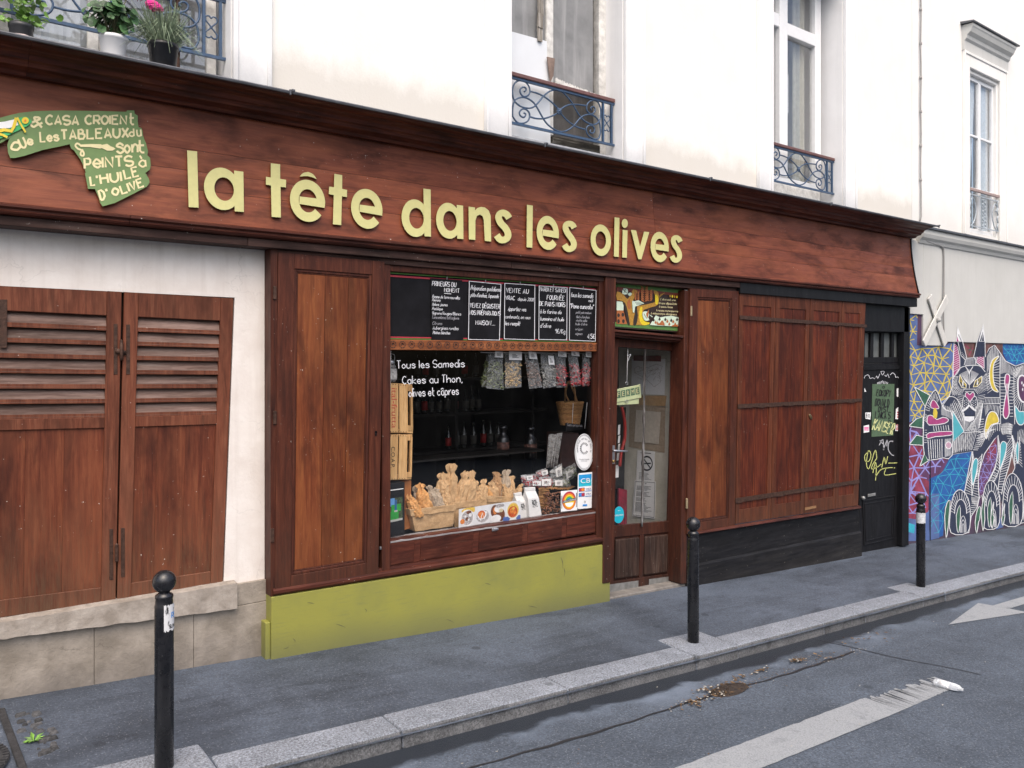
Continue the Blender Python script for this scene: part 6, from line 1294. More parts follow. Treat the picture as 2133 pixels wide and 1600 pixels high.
pc+=[('kraft bundle with split open top behind the tallest one',(690,680),(700,400),104,.27,KRAFT),('kraft bundle peeping between the two tall ones of the middle basket',(770,650),(770,440),80,.25,KRAFT),('low pale bundle at the back of the middle basket',(860,640),(838,480),80,.27,KRAFTG),('short kraft bundle at the front right of the middle basket',(925,640),(940,520),70,.12,KRAFT),('kraft bundle crammed between the heads of the right basket',(1120,600),(1125,440),86,.33,KRAFT),('low bundle with a flattened top at the front of the right basket',(1180,605),(1190,500),80,.20,KRAFT),('small dark kraft bundle low at the left of the right basket',(1020,610),(1012,500),72,.21,KRAFTO),('short kraft bundle between the grey ones of the first basket',(590,700),(588,560),70,.14,KRAFT)]
for i,(l,b,t,w,Y,m) in enumerate(pc): parcel(l,b,t,w,Y,m,i*3.7+1)
def card(label,quad,Y,paint):
    q=Q(*[c3(*p) for p in quad],Y); o=thing('food_card',label,'picture card',q.p(.5,0),'food picture cards along the window')
    mb=MB(); mb.qfill(q,-.0015,0); mb.build('card',plain('glossy card',(.66,.67,.69),.35,.06),o)
    mb=MB(); 
    def e(cx,cy,rx,ry,m,o_): mb.m=m; mb.poly([q.p(max(0,min(1,x)),max(0,min(1,y)),o_) for x,y in arc(cx,cy,rx,ry,0,345,16)])
    for k,a in enumerate(paint): e(*a,.0006+.0003*k)
    mb.build('picture',CARDM,o,fixn=False); return o
CARDM=[plain('dish white',(.72,.72,.72),.4),plain('dish orange',(.62,.20,.04),.4,.5,90),plain('dish brown',(.14,.05,.025),.4,.6,90),plain('dish grey',(.38,.36,.36),.4,.7,120),plain('dish yellow',(.66,.44,.07),.4,.3,60),plain('cloth blue',(.08,.14,.38),.5),plain('dish red',(.48,.08,.02),.4,.5,90),plain('cream bowl',(.62,.54,.36),.4)]
card('picture card of a speckled pasta dish, leftmost of the four food cards',((738,715),(885,692),(885,862),(735,886)),-.012,[(.65,.86,.5,.16,4),(.5,.45,.46,.46,0),(.52,.46,.36,.38,3),(.62,.75,.16,.10,2),(.22,.3,.14,.14,1),(.7,.6,.1,.1,0),(.5,.4,.1,.1,2),(.4,.55,.07,.07,0),(.6,.35,.06,.06,0)])
card('picture card of a red dish with a W-shaped drizzle on white',((886,692),(1028,670),(1028,838),(886,861)),-.012,[(.5,.42,.42,.34,3),(.45,.5,.30,.25,0),(.42,.52,.24,.22,6),(.42,.5,.2,.17,1)])
card('picture card of dark aubergine slices with cream',((1029,670),(1168,650),(1168,822),(1029,842)),-.012,[(.3,.6,.28,.34,2),(.3,.62,.12,.2,1),(.72,.35,.24,.33,2),(.55,.7,.3,.2,0),(.35,.2,.35,.2,0),(.62,.86,.3,.1,3),(.95,.1,.14,.14,5),(.7,.6,.14,.1,7)])
card('picture card of a round bowl of orange soup, rightmost food card',((1169,650),(1305,632),(1307,802),(1169,824)),-.012,[(.1,.1,.2,.12,5),(.9,.08,.2,.14,5),(.5,.52,.46,.47,0),(.5,.52,.41,.42,7),(.5,.52,.37,.38,4),(.48,.44,.32,.30,6),(.45,.5,.16,.16,1),(.62,.38,.1,.1,1),(.52,.62,.09,.07,4)])
mb=MB(); mb.ribbon([(0,0),(.2,-.25),(.35,.15),(.5,-.2),(.7,.2)],.08,lambda u,v:Q(*[c3(*p) for p in ((886,692),(1028,670),(1028,838),(886,861))],-.0155).p(.2+u*.8,.45+v,0))
mb.build('drizzle',WHITE,[o for o in S.objects if o.get('label','').startswith('picture card of a red')][0],fixn=False)
def white_bag(label,tl,tr,br,bl,sh_,Y,dep):
    q=Q(c3(*tl),c3(*tr),c3(*br),c3(*bl),Y); o=thing('paper_bag',label,'paper bag',q.p(.5,0),'white paper bags')
    mb=MB(); 
    mb.hexa([q.p(0,0),q.p(1,0),q.p(1,0)+Vector((0,dep,0)),q.p(0,0)+Vector((0,dep,0))],[q.p(.03,sh_),q.p(.97,sh_),q.p(.97,sh_)+Vector((0,dep,0)),q.p(.03,sh_)+Vector((0,dep,0))])
    mb.hexa([q.p(.03,sh_+.002),q.p(.97,sh_+.002),q.p(.97,sh_+.002)+Vector((0,dep,0)),q.p(.03,sh_+.002)+Vector((0,dep,0))],[q.p(.05,.88,-dep*.4),q.p(.95,.88,-dep*.4),q.p(.95,.88,-dep*.6),q.p(.05,.88,-dep*.6)])
    mb.qbox(q,.05,.95,.88,1,-dep*.62,-dep*.36); mb.build('bag',plain('matt white paper',(.70,.70,.69),.8,.06,30,bump=.04),o,bevel=.003)
    mb=MB(); pl=lambda u,v:q.p(u,v,.0012)
    for k,t in enumerate(('PURE','BIO','TOSTA','ALTA')): write(mb,t,pl,.34,.52-.065*k,.34+.06*(k%2),.045,.022,.02)
    mb.build('print',BLACKI,o,fixn=False); return o
white_bag('white paper bag half hidden behind the soup card',(1270,575),(1345,560),(1388,788),(1300,800),.62,.06,.10)
white_bag('white paper bag with folded top beside the brown stick bundle',(1362,520),(1470,514),(1505,770),(1392,790),.62,.015,.09)
mb=MB(); mb.smooth=False
for i in range(42):
    a=P3(1475+random.uniform(0,10),520+i*4.6,.03+rt()*.05); b=P3(1560+random.uniform(-10,20),525+i*4.4,.10+rt()*.05); mb.t=rt(); mb.tube([a,a.lerp(b,.5)+Vector((0,0,.004)),b],.0045,5)
for i in range(34):
    a=P3(1560+i*6,530+random.uniform(-8,2),.06+rt()*.10); b=P3(1545+i*8,512+random.uniform(-12,5),.22); mb.tube([a,b],.0042,5)
tag(mb.build('stick_bundle',WICK,None,P3(1540,740,.1)),'bundle of thin brown straws beside the bag of almonds','stick bundle')
q=Q(c3(1545,555),c3(1690,548),c3(1695,745),c3(1540,768),.03); o=thing('almond_bag','clear bag packed with brown almonds behind the rainbow sticker','bag of nuts',q.p(.5,0))
mb=MB(); mb.smooth=True
for i in range(150):
    p=q.p(rt(),rt()*.95,0)+Vector((0,rt()*.10,0)); mb.t=rt(); ax=Vector((random.gauss(0,1),random.gauss(0,1),random.gauss(0,1))).normalized(); mb.lathe([(.003,-.012),(.010,-.006),(.011,.002),(.005,.012)],p,ax,7,sx=1,sy=.7)
tag(mb.build('almonds',BROWNM,o),kind='stuff')
def pouch(name,label,quad,Y,cont,fillm,lab=None,grp=None,fl=.62,film_=FILM,tilt=.0,ptsn=150):
    q=Q(*[quad_ for quad_ in quad],Y); o=thing(name,label,'bag',q.p(.5,0),grp); n=8; m=10; mb=MB(); mb.smooth=True; sd_=rt()*90
    th=.045
    def bulge(a,b): return th*max(.03,(math.sin(math.pi*a)**.6)*(1-.92*abs(2*min(max(b,0),1)-.85)**2.2 if b<.85 else .25))
    F_=[];K=[]
    for j in range(m+1):
        b=j/m; rowF=[];rowK=[]
        for i in range(n+1):
            a=i/n; h=bulge(a,b)+.010*mnoise.noise(Vector((a*5+sd_,b*6,1)))*(1 if 0<a<1 else .2); rowF.append(mb.vert(q.p(a,b,h))); rowK.append(mb.vert(q.p(a,b,-h)))
        F_.append(rowF);K.append(rowK)
    for j in range(m):
        for i in range(n): mb.face((F_[j][i],F_[j][i+1],F_[j+1][i+1],F_[j+1][i])); mb.face((K[j][i+1],K[j][i],K[j+1][i],K[j+1][i+1]))
    mb.build('bag',film_,o,fixn=False)
    mb=MB(); mb.smooth=False
    for i in range(ptsn):
        a=.06+.88*rt(); b=.05+fl*rt(); h=bulge(a,b)*.8; p=q.p(a,b,random.uniform(-h,h)); s=cont; mb.t=rt()
        ax=Vector((random.gauss(0,1),random.gauss(0,1),random.gauss(0,1))).normalized(); mb.lathe([(s*.35,-s*(2.2 if s<.02 else 1)),(s,0),(s*.35,s*(2.2 if s<.02 else 1))],p,ax,5)
    tag(mb.build('contents',fillm,o),kind='stuff')
    if lab:
        mb=MB(); a0,a1,b0,b1=lab; mb.qbox(q,a0,a1,b0,b1,th*.9,th*.9+.001); lb=mb.build('label',WPAPER,o); mb=MB()
        for k in range(4): mb.qbox(q,a0+(a1-a0)*.25,a0+(a1-a0)*(.5+.3*rt()),b0+(b1-b0)*(.25+.13*k),b0+(b1-b0)*(.31+.13*k),th*.9+.001,th*.9+.0016)
        mb.build('print',BLACKI,lb)
    return o
HERB=plain('dried herbs',(.10,.12,.045),.9,.5,60,tone=.5); BEAN=plain('pale chickpeas',(.52,.36,.16),.7,.3,60,tone=.3); GREYB_=plain('grey brown seeds',(.17,.11,.09),.8,.5,60,tone=.5); GREYS=plain('grey leaves',(.18,.18,.17),.8,.5,60,tone=.5); CHIL=plain('dried red chillies',(.26,.018,.025),.4,.5,60,tone=.5)
HB=[((1000,820),(1045,820),(1010,1140),(945,1135),.12,.010,HERB,None,'narrow bag of green herbs, leftmost of the hanging bags'),((1025,815),(1142,820),(1152,1166),(992,1150),.06,.009,HERB,(.2,.82,.86,1.02),'hanging bag full of dried green herbs with white label'),((1162,815),(1308,820),(1318,1140),(1165,1152),.06,.008,BEAN,(.1,.9,.78,1.02),'hanging bag of pale yellow chickpeas'),((1340,815),(1458,825),(1508,1140),(1388,1156),.06,.008,GREYB_,(.15,.75,.82,1.02),'hanging bag of grey-brown seeds right of the chickpeas'),((1488,815),(1610,830),(1640,1135),(1518,1152),.06,.012,GREYS,(.38,.82,.66,.92),'hanging bag of grey dried leaves with a low label'),((1625,815),(1722,825),(1728,1138),(1643,1146),.06,.011,CHIL,(.05,.85,.88,1.03),'hanging bag of red chillies, leftmost of the three red bags'),((1742,815),(1835,825),(1868,1125),(1778,1138),.06,.012,CHIL,(.1,.9,.9,1.03),'hanging bag of red chillies, middle of the three red bags'),((1880,815),(1952,825),(1948,1122),(1878,1132),.05,.012,CHIL,(.1,.85,.86,1.03),'hanging bag of red chillies nearest the right window post')]
for tl,tr,br,bl,Y,c,m,lb,l in HB: pouch('hanging_bag',l,[c2(*tl),c2(*tr),c2(*br),c2(*bl)],Y,c,m,lb,'clear bags hanging at the top of the window',.66 if m is not CHIL else .6,FILM,0,170 if m is not CHIL else 70)
mb=MB(); mb.smooth=True; mb.tube([U(c2(940,0)[0],734,.06),U(1243,736,.06)],.006,6); tag(mb.build('hanging_rail',STEEL,None,U(1100,734,.06)),'thin metal rail behind the glass that the clear bags hang from','rail')
PL=[((1310,400),(1450,385),(1470,500),(1325,505),.30,CHIL,(.2,.6,.6,.95),'clear bag of dark red food lying left in the pile'),((1445,370),(1540,335),(1560,420),(1470,440),.34,CHIL,(.3,.9,.45,.95),'clear bag with white label and red centre at the top of the pile'),((1575,360),(1690,290),(1700,430),(1600,450),.28,GREYS,(.25,.75,.3,1.0),'clear bag leaning with a tall tilted white label'),((1690,360),(1810,285),(1840,400),(1700,470),.30,HERB,(.1,.6,.3,.8),'hazy clear bag leaning right behind the oval sticker'),((1480,420),(1600,410),(1600,510),(1480,512),.22,CHIL,(.0,.7,.2,.85),'clear bag with a wide white label at the front of the pile'),((1600,440),(1760,430),(1780,520),(1600,515),.20,HERB,(.02,.42,.3,.95),'clear bag of green leaves with a bright label above the straws'),((1360,450),(1480,440),(1480,512),(1365,512),.21,CHIL,(.3,.95,.3,.9),'small clear bag with white label at the front left of the pile')]
for tl,tr,br,bl,Y,m,lb,l in PL: pouch('food_bag',l,[c3(*tl),c3(*tr),c3(*br),c3(*bl)],Y,.011,m,lb,'clear bags piled at the right of the window',.7,FILMD,0,60)
mb=MB(); mb.smooth=False; q=Q(c3(1570,10),c3(1680,0),c3(1640,330),c3(1540,330),.45)
for k in range(9): mb.prism([q.p(k/9,0,rt()*.03),q.p((k+1)/9+.01,0,0),q.p((k+1)/9+.01,.95+.05*rt(),rt()*.04),q.p(k/9,.95,0)],(0,.004,0))
tag(mb.build('plastic_sheet',film('milky plastic',.5,(.5,.5,.5),.3),None,q.p(.5,0)),'tall milky plastic sleeve behind the pile of clear bags','plastic sleeve')
mb=MB(); q=Q(c3(1680,10),c3(1850,10),c3(1850,330),c3(1680,330),.6); mb.qfill(q,-.25,0); tag(mb.build('cabinet',plain('dark brown cabinet',(.05,.02,.016),.5,.3),None,q.p(.5,0),bevel=.01),'dark brown cabinet side behind the oval sticker','cabinet')
# wicker basket
c0=U(*c2(1765,1480),.45); wk=thing('wicker_basket','brown wicker basket hanging below the red chilli bags','basket',c0); s_=6.5/1680*1.02
rt_=165/4.444*s_; rb=112/4.444*s_; hh=255/4.444*s_
mb=MB(); mb.smooth=True; nb_=28
for k in range(17):
    t=k/16; r=rb+(rt_-rb)*t; mb.t=rt(); pts=[c0+Vector((math.cos(i*6.283/nb_)*(r+.006*(1 if (i+k)%2 else -1)),math.sin(i*6.283/nb_)*(r+.006*(1 if (i+k)%2 else -1))*.8,hh*t)) for i in range(nb_)]; mb.tube(pts,.011,6,False,True)
mb.build('weave',WICK,wk,fixn=False)
mb=MB(); mb.smooth=True; mb.lathe([(rb*.97,0),(rt_*.97,hh)],c0,n=24,sy=.8); mb.build('lining',plain('basket inside',(.10,.045,.015),.8),wk)
mb=MB(); mb.smooth=True
for s in (-1,1): mb.tube(smooth([c0+Vector((s*.02,-.06*s,hh)),c0+Vector((s*.06,0,hh+.16)),c0+Vector((0,.02,hh+.22)),c0+Vector((-s*.06,0,hh+.1)),c0+Vector((-.05*s,-.06,hh))],5),.009,6)
mb.build('handle',WICK,wk,fixn=False)
mb=MB(); mb.smooth=True; mb.tube([c0+Vector((-.06,-rt_*.82,hh)),c0+Vector((-.06,-rb*.84-.02,0))],.003,5); mb.tube([c0+Vector((.14,-rt_*.78,hh)),c0+Vector((.13,-rb*.7-.02,-.05))],.003,5); mb.build('string',WPAPER,wk)
q=Q(c2(1725,1470),c2(1890,1490),c2(1885,1530),c2(1730,1545),.30); mb=MB(); mb.qfill(q,-.01,0); sl0=tag(mb.build('price_slate',CHALKB,None,q.p(.5,0)),'small dark slate with faint chalk writing under the wicker basket','slate'); mb=MB(); pl=qplace(q,.002)
write(mb,'Cesto artigianale',pl,.02,.04*1,q.w*.85,.022,.003,.03); mb.build('writing',CHALKG,sl0,fixn=False)
# jar lantern on top of the crates
c0=U(*c2(108,1090),.07); ln=thing('lantern','small glass jar lantern standing on the topmost crate','lantern',c0); mb=MB(); mb.smooth=True; mb.lathe([(.04,0),(.045,.01),(.045,.13),(.03,.15)],c0,n=16); mb.build('jar',film('jar glass',.5,(.4,.4,.4),.1),ln)
mb=MB(); mb.smooth=True; mb.lathe([(.03,.15),(.034,.155),(.034,.18),(.01,.19),(0,.2)],c0,n=14); mb.tube(smooth([c0+Vector((-.034,0,.17)),c0+Vector((-.03,0,.23)),c0+Vector((.03,0,.23)),c0+Vector((.034,0,.17))],5),.003,5); mb.build('lid',STEEL,ln)
mb=MB(); mb.box(c0.x-.03,c0.x+.032,c0.y-.047,c0.y-.045,c0.z+.02,c0.z+.11); mb.build('label',plain('grey label',(.35,.35,.35),.7,.5,60),ln)
# steel oil drums and bottles on the shelves in the dark
def drum(px,py0,py1,Y,label):
    b=U(px,py1,Y); t=U(px,py0,Y); h=(t-b).length; r=h*.20; o=thing('oil_drum',label,'oil drum',b,'steel oil drums on the counter')
    mb=MB(); mb.smooth=True; mb.lathe([(r*.95,0),(r,.02),(r,h*.55),(r*.9,h*.62),(r*.55,h*.70),(r*.55,h*.86),(r*.7,h*.87),(r*.7,h*.97),(r*.5,h)],b,n=24); mb.build('drum',plain('dark drum steel',(.10,.10,.105),.3,.2,20,.95) if 'dark drum steel' not in bpy.data.materials else bpy.data.materials['dark drum steel'],o)
    mb=MB(); mb.smooth=True; mb.lathe([(r*1.01,h*.18),(r*1.01,h*.46)],b,n=24); mb.build('label',plain('drum label',(.16,.08,.065),.6,.7,40) if 'drum label' not in bpy.data.materials else bpy.data.materials['drum label'],o)
drum(1048,886,950,1.0,'steel oil drum with reddish label, left one in the dark of the shop'); drum(1105,888,955,1.0,'steel oil drum nearest the milky plastic sleeve, right one')
BG=plain('dark bottle glass',(.02,.022,.02),.12,.2,10,0,.8); BRd=plain('red bottle label',(.42,.03,.03),.5); BW=plain('pale bottle label',(.10,.095,.085),.6)
k=0
BD=[]
for row,(Y,py,n,x0,x1) in enumerate(((2.4,872,9,865,1000),(2.4,948,7,930,1040),(2.4,800,8,870,1010))):
    for i in range(n): BD.append((x0+(x1-x0)*i/(n-1)+random.uniform(-4,4),py,Y,row))
for px,py,Y,row in BD:
    b=U(px,py,Y); b.z={0:1.47,1:1.02,2:1.9}[row]; h=random.uniform(.27,.33); mb=MB(); mb.smooth=True; mb.lathe([(.036,0),(.038,.01),(.038,h*.6),(.014,h*.78),(.014,h*.95),(.017,h*.96),(.017,h)],b,n=14)
    cl_=('red' if k%4==1 else 'pale','upper' if row==0 else 'lower' if row==1 else 'topmost'); o=thing('bottle','dark glass bottle with a %s label on the %s back shelf of the shop'%cl_,'bottle',b,'%s labelled bottles on the %s back shelf'%cl_); mb.build('glass',BG,o)
    mb=MB(); mb.smooth=True; mb.lathe([(.0385,h*.15),(.0385,h*.5)],b,n=14); mb.build('label',BRd if k%4==1 else BW,o); k+=1
# stickers on the glass
def sticker(label,q,body,art=None,cat='sticker'):
    o=thing('sticker',label,cat,q.p(.5,.0)); mb=MB(); mb.poly([q.p(x,y,.0012) for x,y in body]); mb.build('sheet',plain('sticker white',(.76,.77,.78),.4,.03) if 'sticker white' not in bpy.data.materials else bpy.data.materials['sticker white'],o,fixn=False)
    if art: art(o,q)
    return o
SY=-.037
def pt(q,shapes,o,name='print',mats=None,base=.0018):
    mb=MB()
    for k,(m,pts) in enumerate(shapes): mb.m=m; mb.poly([q.p(x,y,base+.0003*k) for x,y in pts])
    mb.build(name,mats,o,fixn=False)
def txt(q,o,items,mat,base=.004,name='lettering'):
    mb=MB()
    for t,x,y,w,h in items: put_type(mb,t,lambda u,v:q.p(u,v,base),x,y,w,h)
    mb.build(name,mat,o,fixn=False)
rect=lambda a,b,c,d:[(a,c),(b,c),(b,d),(a,d)]
def art_cb(o,q):
    M_=[plain('aqua blue',(.02,.42,.55),.4),WHITE,BLU,RED,ORANGE,NAVY,plain('bank blue',(.02,.28,.62),.4)]
    pt(q,[(0,rect(.06,.94,.62,.95)),(6,rect(.06,.94,.80,.95)),(5,rect(.07,.48,.48,.585)),(3,arc(.21,.532,.13,.045,0,345,14)),(4,arc(.36,.532,.12,.045,0,345,14)),(1,rect(.52,.95,.48,.585)),(2,rect(.52,.95,.475,.492)),(5,rect(.07,.48,.34,.445)),(2,arc(.21,.392,.13,.045,0,345,14)),(3,arc(.36,.392,.12,.045,0,345,14)),(1,rect(.52,.95,.34,.445)),(2,rect(.52,.95,.333,.35)),(2,rect(.35,.66,.07,.12))],o,'print',M_)
    txt(q,o,[('CB',.5,.78,.66,.13)],WHITE,.0072); txt(q,o,[('VISA',.73,.54,.36,.055),('VISA',.73,.402,.36,.055)],NAVY,.0072,'print_blue'); txt(q,o,[('V',.5,.19,.14,.07)],BLACKI,.0072,'print_black')
qcb=Q(c3(1838,382),c3(1972,370),c3(1965,702),c3(1834,714),SY); sticker('tall white card-payment sticker at the lower right of the shop glass',qcb,[(.06,0),(1,0),(1,1),(.06,1),(0,.94),(0,.04)],art_cb)
def art_rb(o,q):
    M_=[RED,ORANGE,YEL,plain('rainbow green',(.08,.40,.06),.5),plain('rainbow blue',(.02,.22,.50),.5),WHITE,BLACKI]
    shp=[(0,arc(.5,.5,.42,.45,0,350,36)),(5,arc(.5,.5,.36,.39,0,350,30))]
    for k,(m,r) in enumerate(((0,.40),(1,.36),(2,.29),(3,.23),(4,.16))): shp.append((m,arc(.5,.47,r,r*1.08,0,180,20)))
    shp+=[(1,arc(.5,.47,.38,.40,180,360,20)),(2,arc(.5,.47,.29,.31,180,360,20)),(5,arc(.5,.40,.25,.2,180,360,16)),(6,[(.10,.40),(.90,.50),(.90,.62),(.10,.52)])]
    pt(q,shp,o,'print',M_); mb=MB(); put_type(mb,'LEFOODING',lambda u,v:q.p(u,v,.0068),.5,.51,.76,.085,6); mb.build('lettering',WHITE,o,fixn=False)
    mb=MB(); pl=lambda u,v:q.p(u,v,.003); mb.ribbon([(.05,.15),(.05,.62)],.03,pl)
    for d in (-.03,0,.03): mb.ribbon([(.05+d,.6),(.05+d,.78)],.012,pl)
    mb.ribbon([(.95,.15),(.95,.5)],.03,pl); mb.ribbon([(.955,.48),(.955,.85)],.045,pl); mb.build('cutlery',BLACKI,o,fixn=False)
qrb=Q(c3(1680,547),c3(1832,534),c3(1832,722),c3(1680,738),SY); sticker('square white sticker with a rainbow disc, fork and knife',qrb,rect(0,1,0,1),art_rb)
def art_ov(o,q):
    mb=MB(); pl=lambda u,v:q.p(u,v,.003); mb.ribbon(arc(.5,.5,.47,.475,0,360,40),.012,pl); mb.ribbon(arc(.5,.5,.44,.45,0,360,40),.006,pl)
    for k in range(15):
        a=40+k*20; c,s=math.cos(R(a)),math.sin(R(a)); mb.ribbon([(.5+.15*c,.60+.11*s),(.5+.235*c,.60+.165*s)],.034,pl)
    for k,t in enumerate('PRODUCTEUR ARTISAN DE QUALITE'):
        a=200-k*7.9; c,s=math.cos(R(a)),math.sin(R(a)); st,tw=strokes(t)
        for g in st: mb.ribbon([(.5+.36*c+(p[0]-2)*.008*math.sin(R(a))*1+ (p[1]-3)*.008*c*1.,.60+.26*s-(p[0]-2)*.006*c+(p[1]-3)*.006*s) for p in g],.009,pl)
    mb.build('print',plain('dark print',(.10,.10,.11),.6),o,fixn=False); txt(q,o,[('COLLEGE CULINAIRE',.5,.30,.56,.030),('DE FRANCE',.5,.255,.32,.026)],bpy.data.materials['dark print'],.003)
qov=Q(c3(1810,15),c3(1982,15),c3(1980,355),c3(1808,355),SY); sticker('white oval sticker with a dotted letter C on the shop glass',qov,[(x,y) for x,y in arc(.5,.5,.5,.5,0,355,44)],art_ov)
DYG=.0795-.03
qt=Q((1278,1056),(1300,1054),(1299,1089),(1277,1091),.07); 
def art_t(o,q): pt(q,[(0,arc(.5,.5,.5,.5,0,352,30))],o,'print',[TEAL]); txt(q,o,[('A NOUS PARIS',.5,.48,.86,.10),('2013',.5,.76,.24,.06)],WHITE,.0035)
sticker('round turquoise sticker at the foot of the glazed door',qt,arc(.5,.5,.5,.5,0,352,30),art_t)
# ---------------------------------------------------------------- behind the door
def kd(x,y): return 1240+x/2.909,700+y/2.909
def dq_(pts,Y): return Q(*[kd(*p) for p in pts],Y)
q=dq_([(120,324),(273,293),(280,374),(122,404)],.10); o=thing('hanging_sign','pale green tilted card sign reading FERMÉ hung on a string inside the door','sign',q.p(.5,.5))
mb=MB(); mb.qfill(q,-.006,0); PG=plain('pale green card',(.52,.58,.33),.6,.05); mb.build('board',PG,o,bevel=.002); DG=plain('dark green tile',(.05,.13,.075),.6)
for k,ch in enumerate('FERME'):
    x=.04+k*.185; mb=MB(); mb.qbox(q,x,x+.155,.30,.82,.0005,.0015); t_=mb.build('letter_tile',DG,o); mb=MB(); put_type(mb,ch,lambda u,v:q.p(u,v,.0025),x+.078,.56,.085,.34)
    if k==4: mb.ribbon([(x+.06,.86),(x+.11,.93)],.02,lambda u,v:q.p(u,v,.0025))
    mb.build('letter',CREAM,t_,fixn=False)
mb=MB(); q2=dq_([(120,402),(265,380),(263,411),(122,419)],.11); mb.qfill(q2,-.005,0); mb.build('lower_board',PG,o)
mb=MB(); mb.smooth=True; mb.tube([U(*kd(197,70),.10),U(*kd(191,285),.10)],.004,5); mb.tube(smooth([U(*kd(197,118),.098),U(*kd(215,112),.098),U(*kd(205,130),.098),U(*kd(200,150),.098)],4),.004,5); mb.build('string',WPAPER,o)
mb=MB(); mb.smooth=True
for py in (287,396): mb.tube([U(*kd(190+9*math.cos(a*.7),py+9*math.sin(a*.7)),.098) for a in range(9)],.003,5,False,True)
mb.build('ring',STEEL,o)
XP=6.952
def wq(pts,dx=0): return Q(*[UX(*kd(*p),XP-dx) for p in pts],0,True)
def sheet(name,label,pts,mat,dx=0,th=.002,grp='papers pinned to the wall inside the door',cat='paper'):
    q=wq(pts,dx); mb=MB(); mb.qfill(q,0,th); o=thing(name,label,cat,q.p(.5,0),grp); mb.build('sheet',mat,o); return o,q
o,q=sheet('map_sheet','white map sheet clipped at the top of the wall inside the door',[(222,140),(424,140),(420,358),(218,350)],WPAPER); mb=MB(); pl=lambda u,v:q.p(u,v,.004)
out=[(.08,.72),(.2,.80),(.35,.74),(.55,.78),(.75,.86),(.93,.80),(.85,.6),(.88,.35),(.7,.22),(.5,.4),(.3,.52),(.12,.6),(.08,.72)]; mb.ribbon(out,.008,pl)
for k in range(26): 
    x,y=random.uniform(.15,.85),random.uniform(.4,.75); mb.ribbon([(x,y),(x+random.uniform(-.1,.1),y+random.uniform(-.08,.08)),(x+random.uniform(-.15,.15),y+random.uniform(-.1,.1))],.006,pl)
mb.build('drawing',plain('map ink',(.28,.22,.18),.8),o,fixn=False)
q=wq([(238,118),(400,120),(398,155),(236,150)],.008); mb=MB(); mb.qfill(q,0,.012); tag(mb.build('clip',plain('dark red clip',(.14,.02,.02),.4),None,q.p(.5,0)),'dark red clip holding the map sheet inside the door','clip')
sheet('cardboard_sheet','brown cardboard sheet pinned below the map inside the door',[(208,400),(425,430),(420,708),(203,672)],KRAFTG,.0)
sheet('cardboard_box','brown cardboard flap below the map inside the door',[(262,360),(432,362),(425,425),(262,418)],KRAFT,.004)
o,q=sheet('cloth_bag','cream cloth bag hung on the cardboard inside the door',[(248,448),(398,462),(385,655),(237,640)],plain('cream cloth',(.55,.50,.43),.9,.1,30,bump=.4),.008)
o,q=sheet('notice','white no smoking notice on the wall inside the door',[(256,692),(361,700),(358,888),(247,878)],WPAPER,.004)
mb=MB(); pl=lambda u,v:q.p(u,v,.004); mb.ribbon(arc(.58,.60,.30,.22,0,360,30),.055,pl); mb.ribbon([(.36,.76),(.80,.44)],.05,pl); mb.ribbon([(.38,.585),(.80,.61)],.045,pl)
for k in range(6): mb.ribbon([(.15,.28-k*.04),(.15+.7*random.uniform(.6,1),.28-k*.04)],.010,pl)
mb.ribbon([(.2,.93),(.8,.93)],.02,pl); mb.build('print',BLACKI,o,fixn=False)
o,q=sheet('notice','white typed notice with black border, lowest on the wall inside the door',[(240,875),(367,882),(362,1107),(224,1090)],WPAPER,.010)
mb=MB(); mb.frame(q.inset(.01,.01,.01,.01),.006,.006,.006,.006,.0025,.003); pl=lambda u,v:q.p(u,v,.004)
for k in range(22):
    if k in (4,9,13): continue
    mb.ribbon([(.12,.85-k*.033),(.12+.76*random.uniform(.5,1),.85-k*.033)],.012,pl)
mb.ribbon([(.4,.93),(.45,.93)],.03,pl); mb.ribbon([(.52,.93),(.57,.93)],.03,pl); mb.build('print',plain('grey print',(.12,.12,.13),.7),o,fixn=False)
mb=MB(); mb.smooth=True
for k in range(15):
    p=U(*kd(424+random.uniform(0,22),345+k*14),.30+rt()*.1); mb.t=rt(); mb.lathe([(.0,-.03),(.028,-.02),(.034,0),(.02,.022),(0,.03)],p,(rt()-.5,rt()-.5,1),9)
tag(mb.build('garlic_braid',plain('garlic skin',(.50,.44,.36),.7,.3,40,tone=.3),None,U(*kd(430,540),.3)),'braid of pale garlic bulbs hanging at the right inside the door','garlic')
mb=MB(); q=dq_([(118,430),(185,432),(175,930),(118,925)],.9); mb.qfill(q,-.3,0); tag(mb.build('cabinet',plain('black cabinet',(.012,.011,.011),.4),None,q.p(.5,0)),'black cabinet with price strips inside the door','cabinet')
mb=MB()
for y0,y1,x0,x1 in ((540,600,140,152),(606,650,140,152),(656,700,140,152),(710,755,133,152),(785,860,118,144)): mb.prism([U(*kd(x0,y0),.55),U(*kd(x1,y0-4),.55),U(*kd(x1-3,y1-4),.55),U(*kd(x0-3,y1),.55)],(0,.003,0))
tag(mb.build('price_strip',WPAPER,None,U(*kd(140,700),.55)),'column of white price tags on the black cabinet inside the door','price tags')
mb=MB(); mb.smooth=True; mb.tube(smooth([U(*kd(160,430),.5),U(*kd(178,520),.5),U(*kd(178,620),.5),U(*kd(158,700),.5),U(*kd(148,790),.5)],5),.02,6); tag(mb.build('strap',plain('red strap',(.30,.02,.015),.5),None,U(*kd(150,790),.5)),'red strap hanging inside the left of the door','strap')
mb=MB(); mb.smooth=False
for k in range(8):
    x=143+k*6; mb.prism([U(*kd(x,925+k),.4),U(*kd(x+7,925+k),.4),U(*kd(x+7,1150),.4+.03*(k%2)),U(*kd(x,1150),.4)],(0,.02,0))
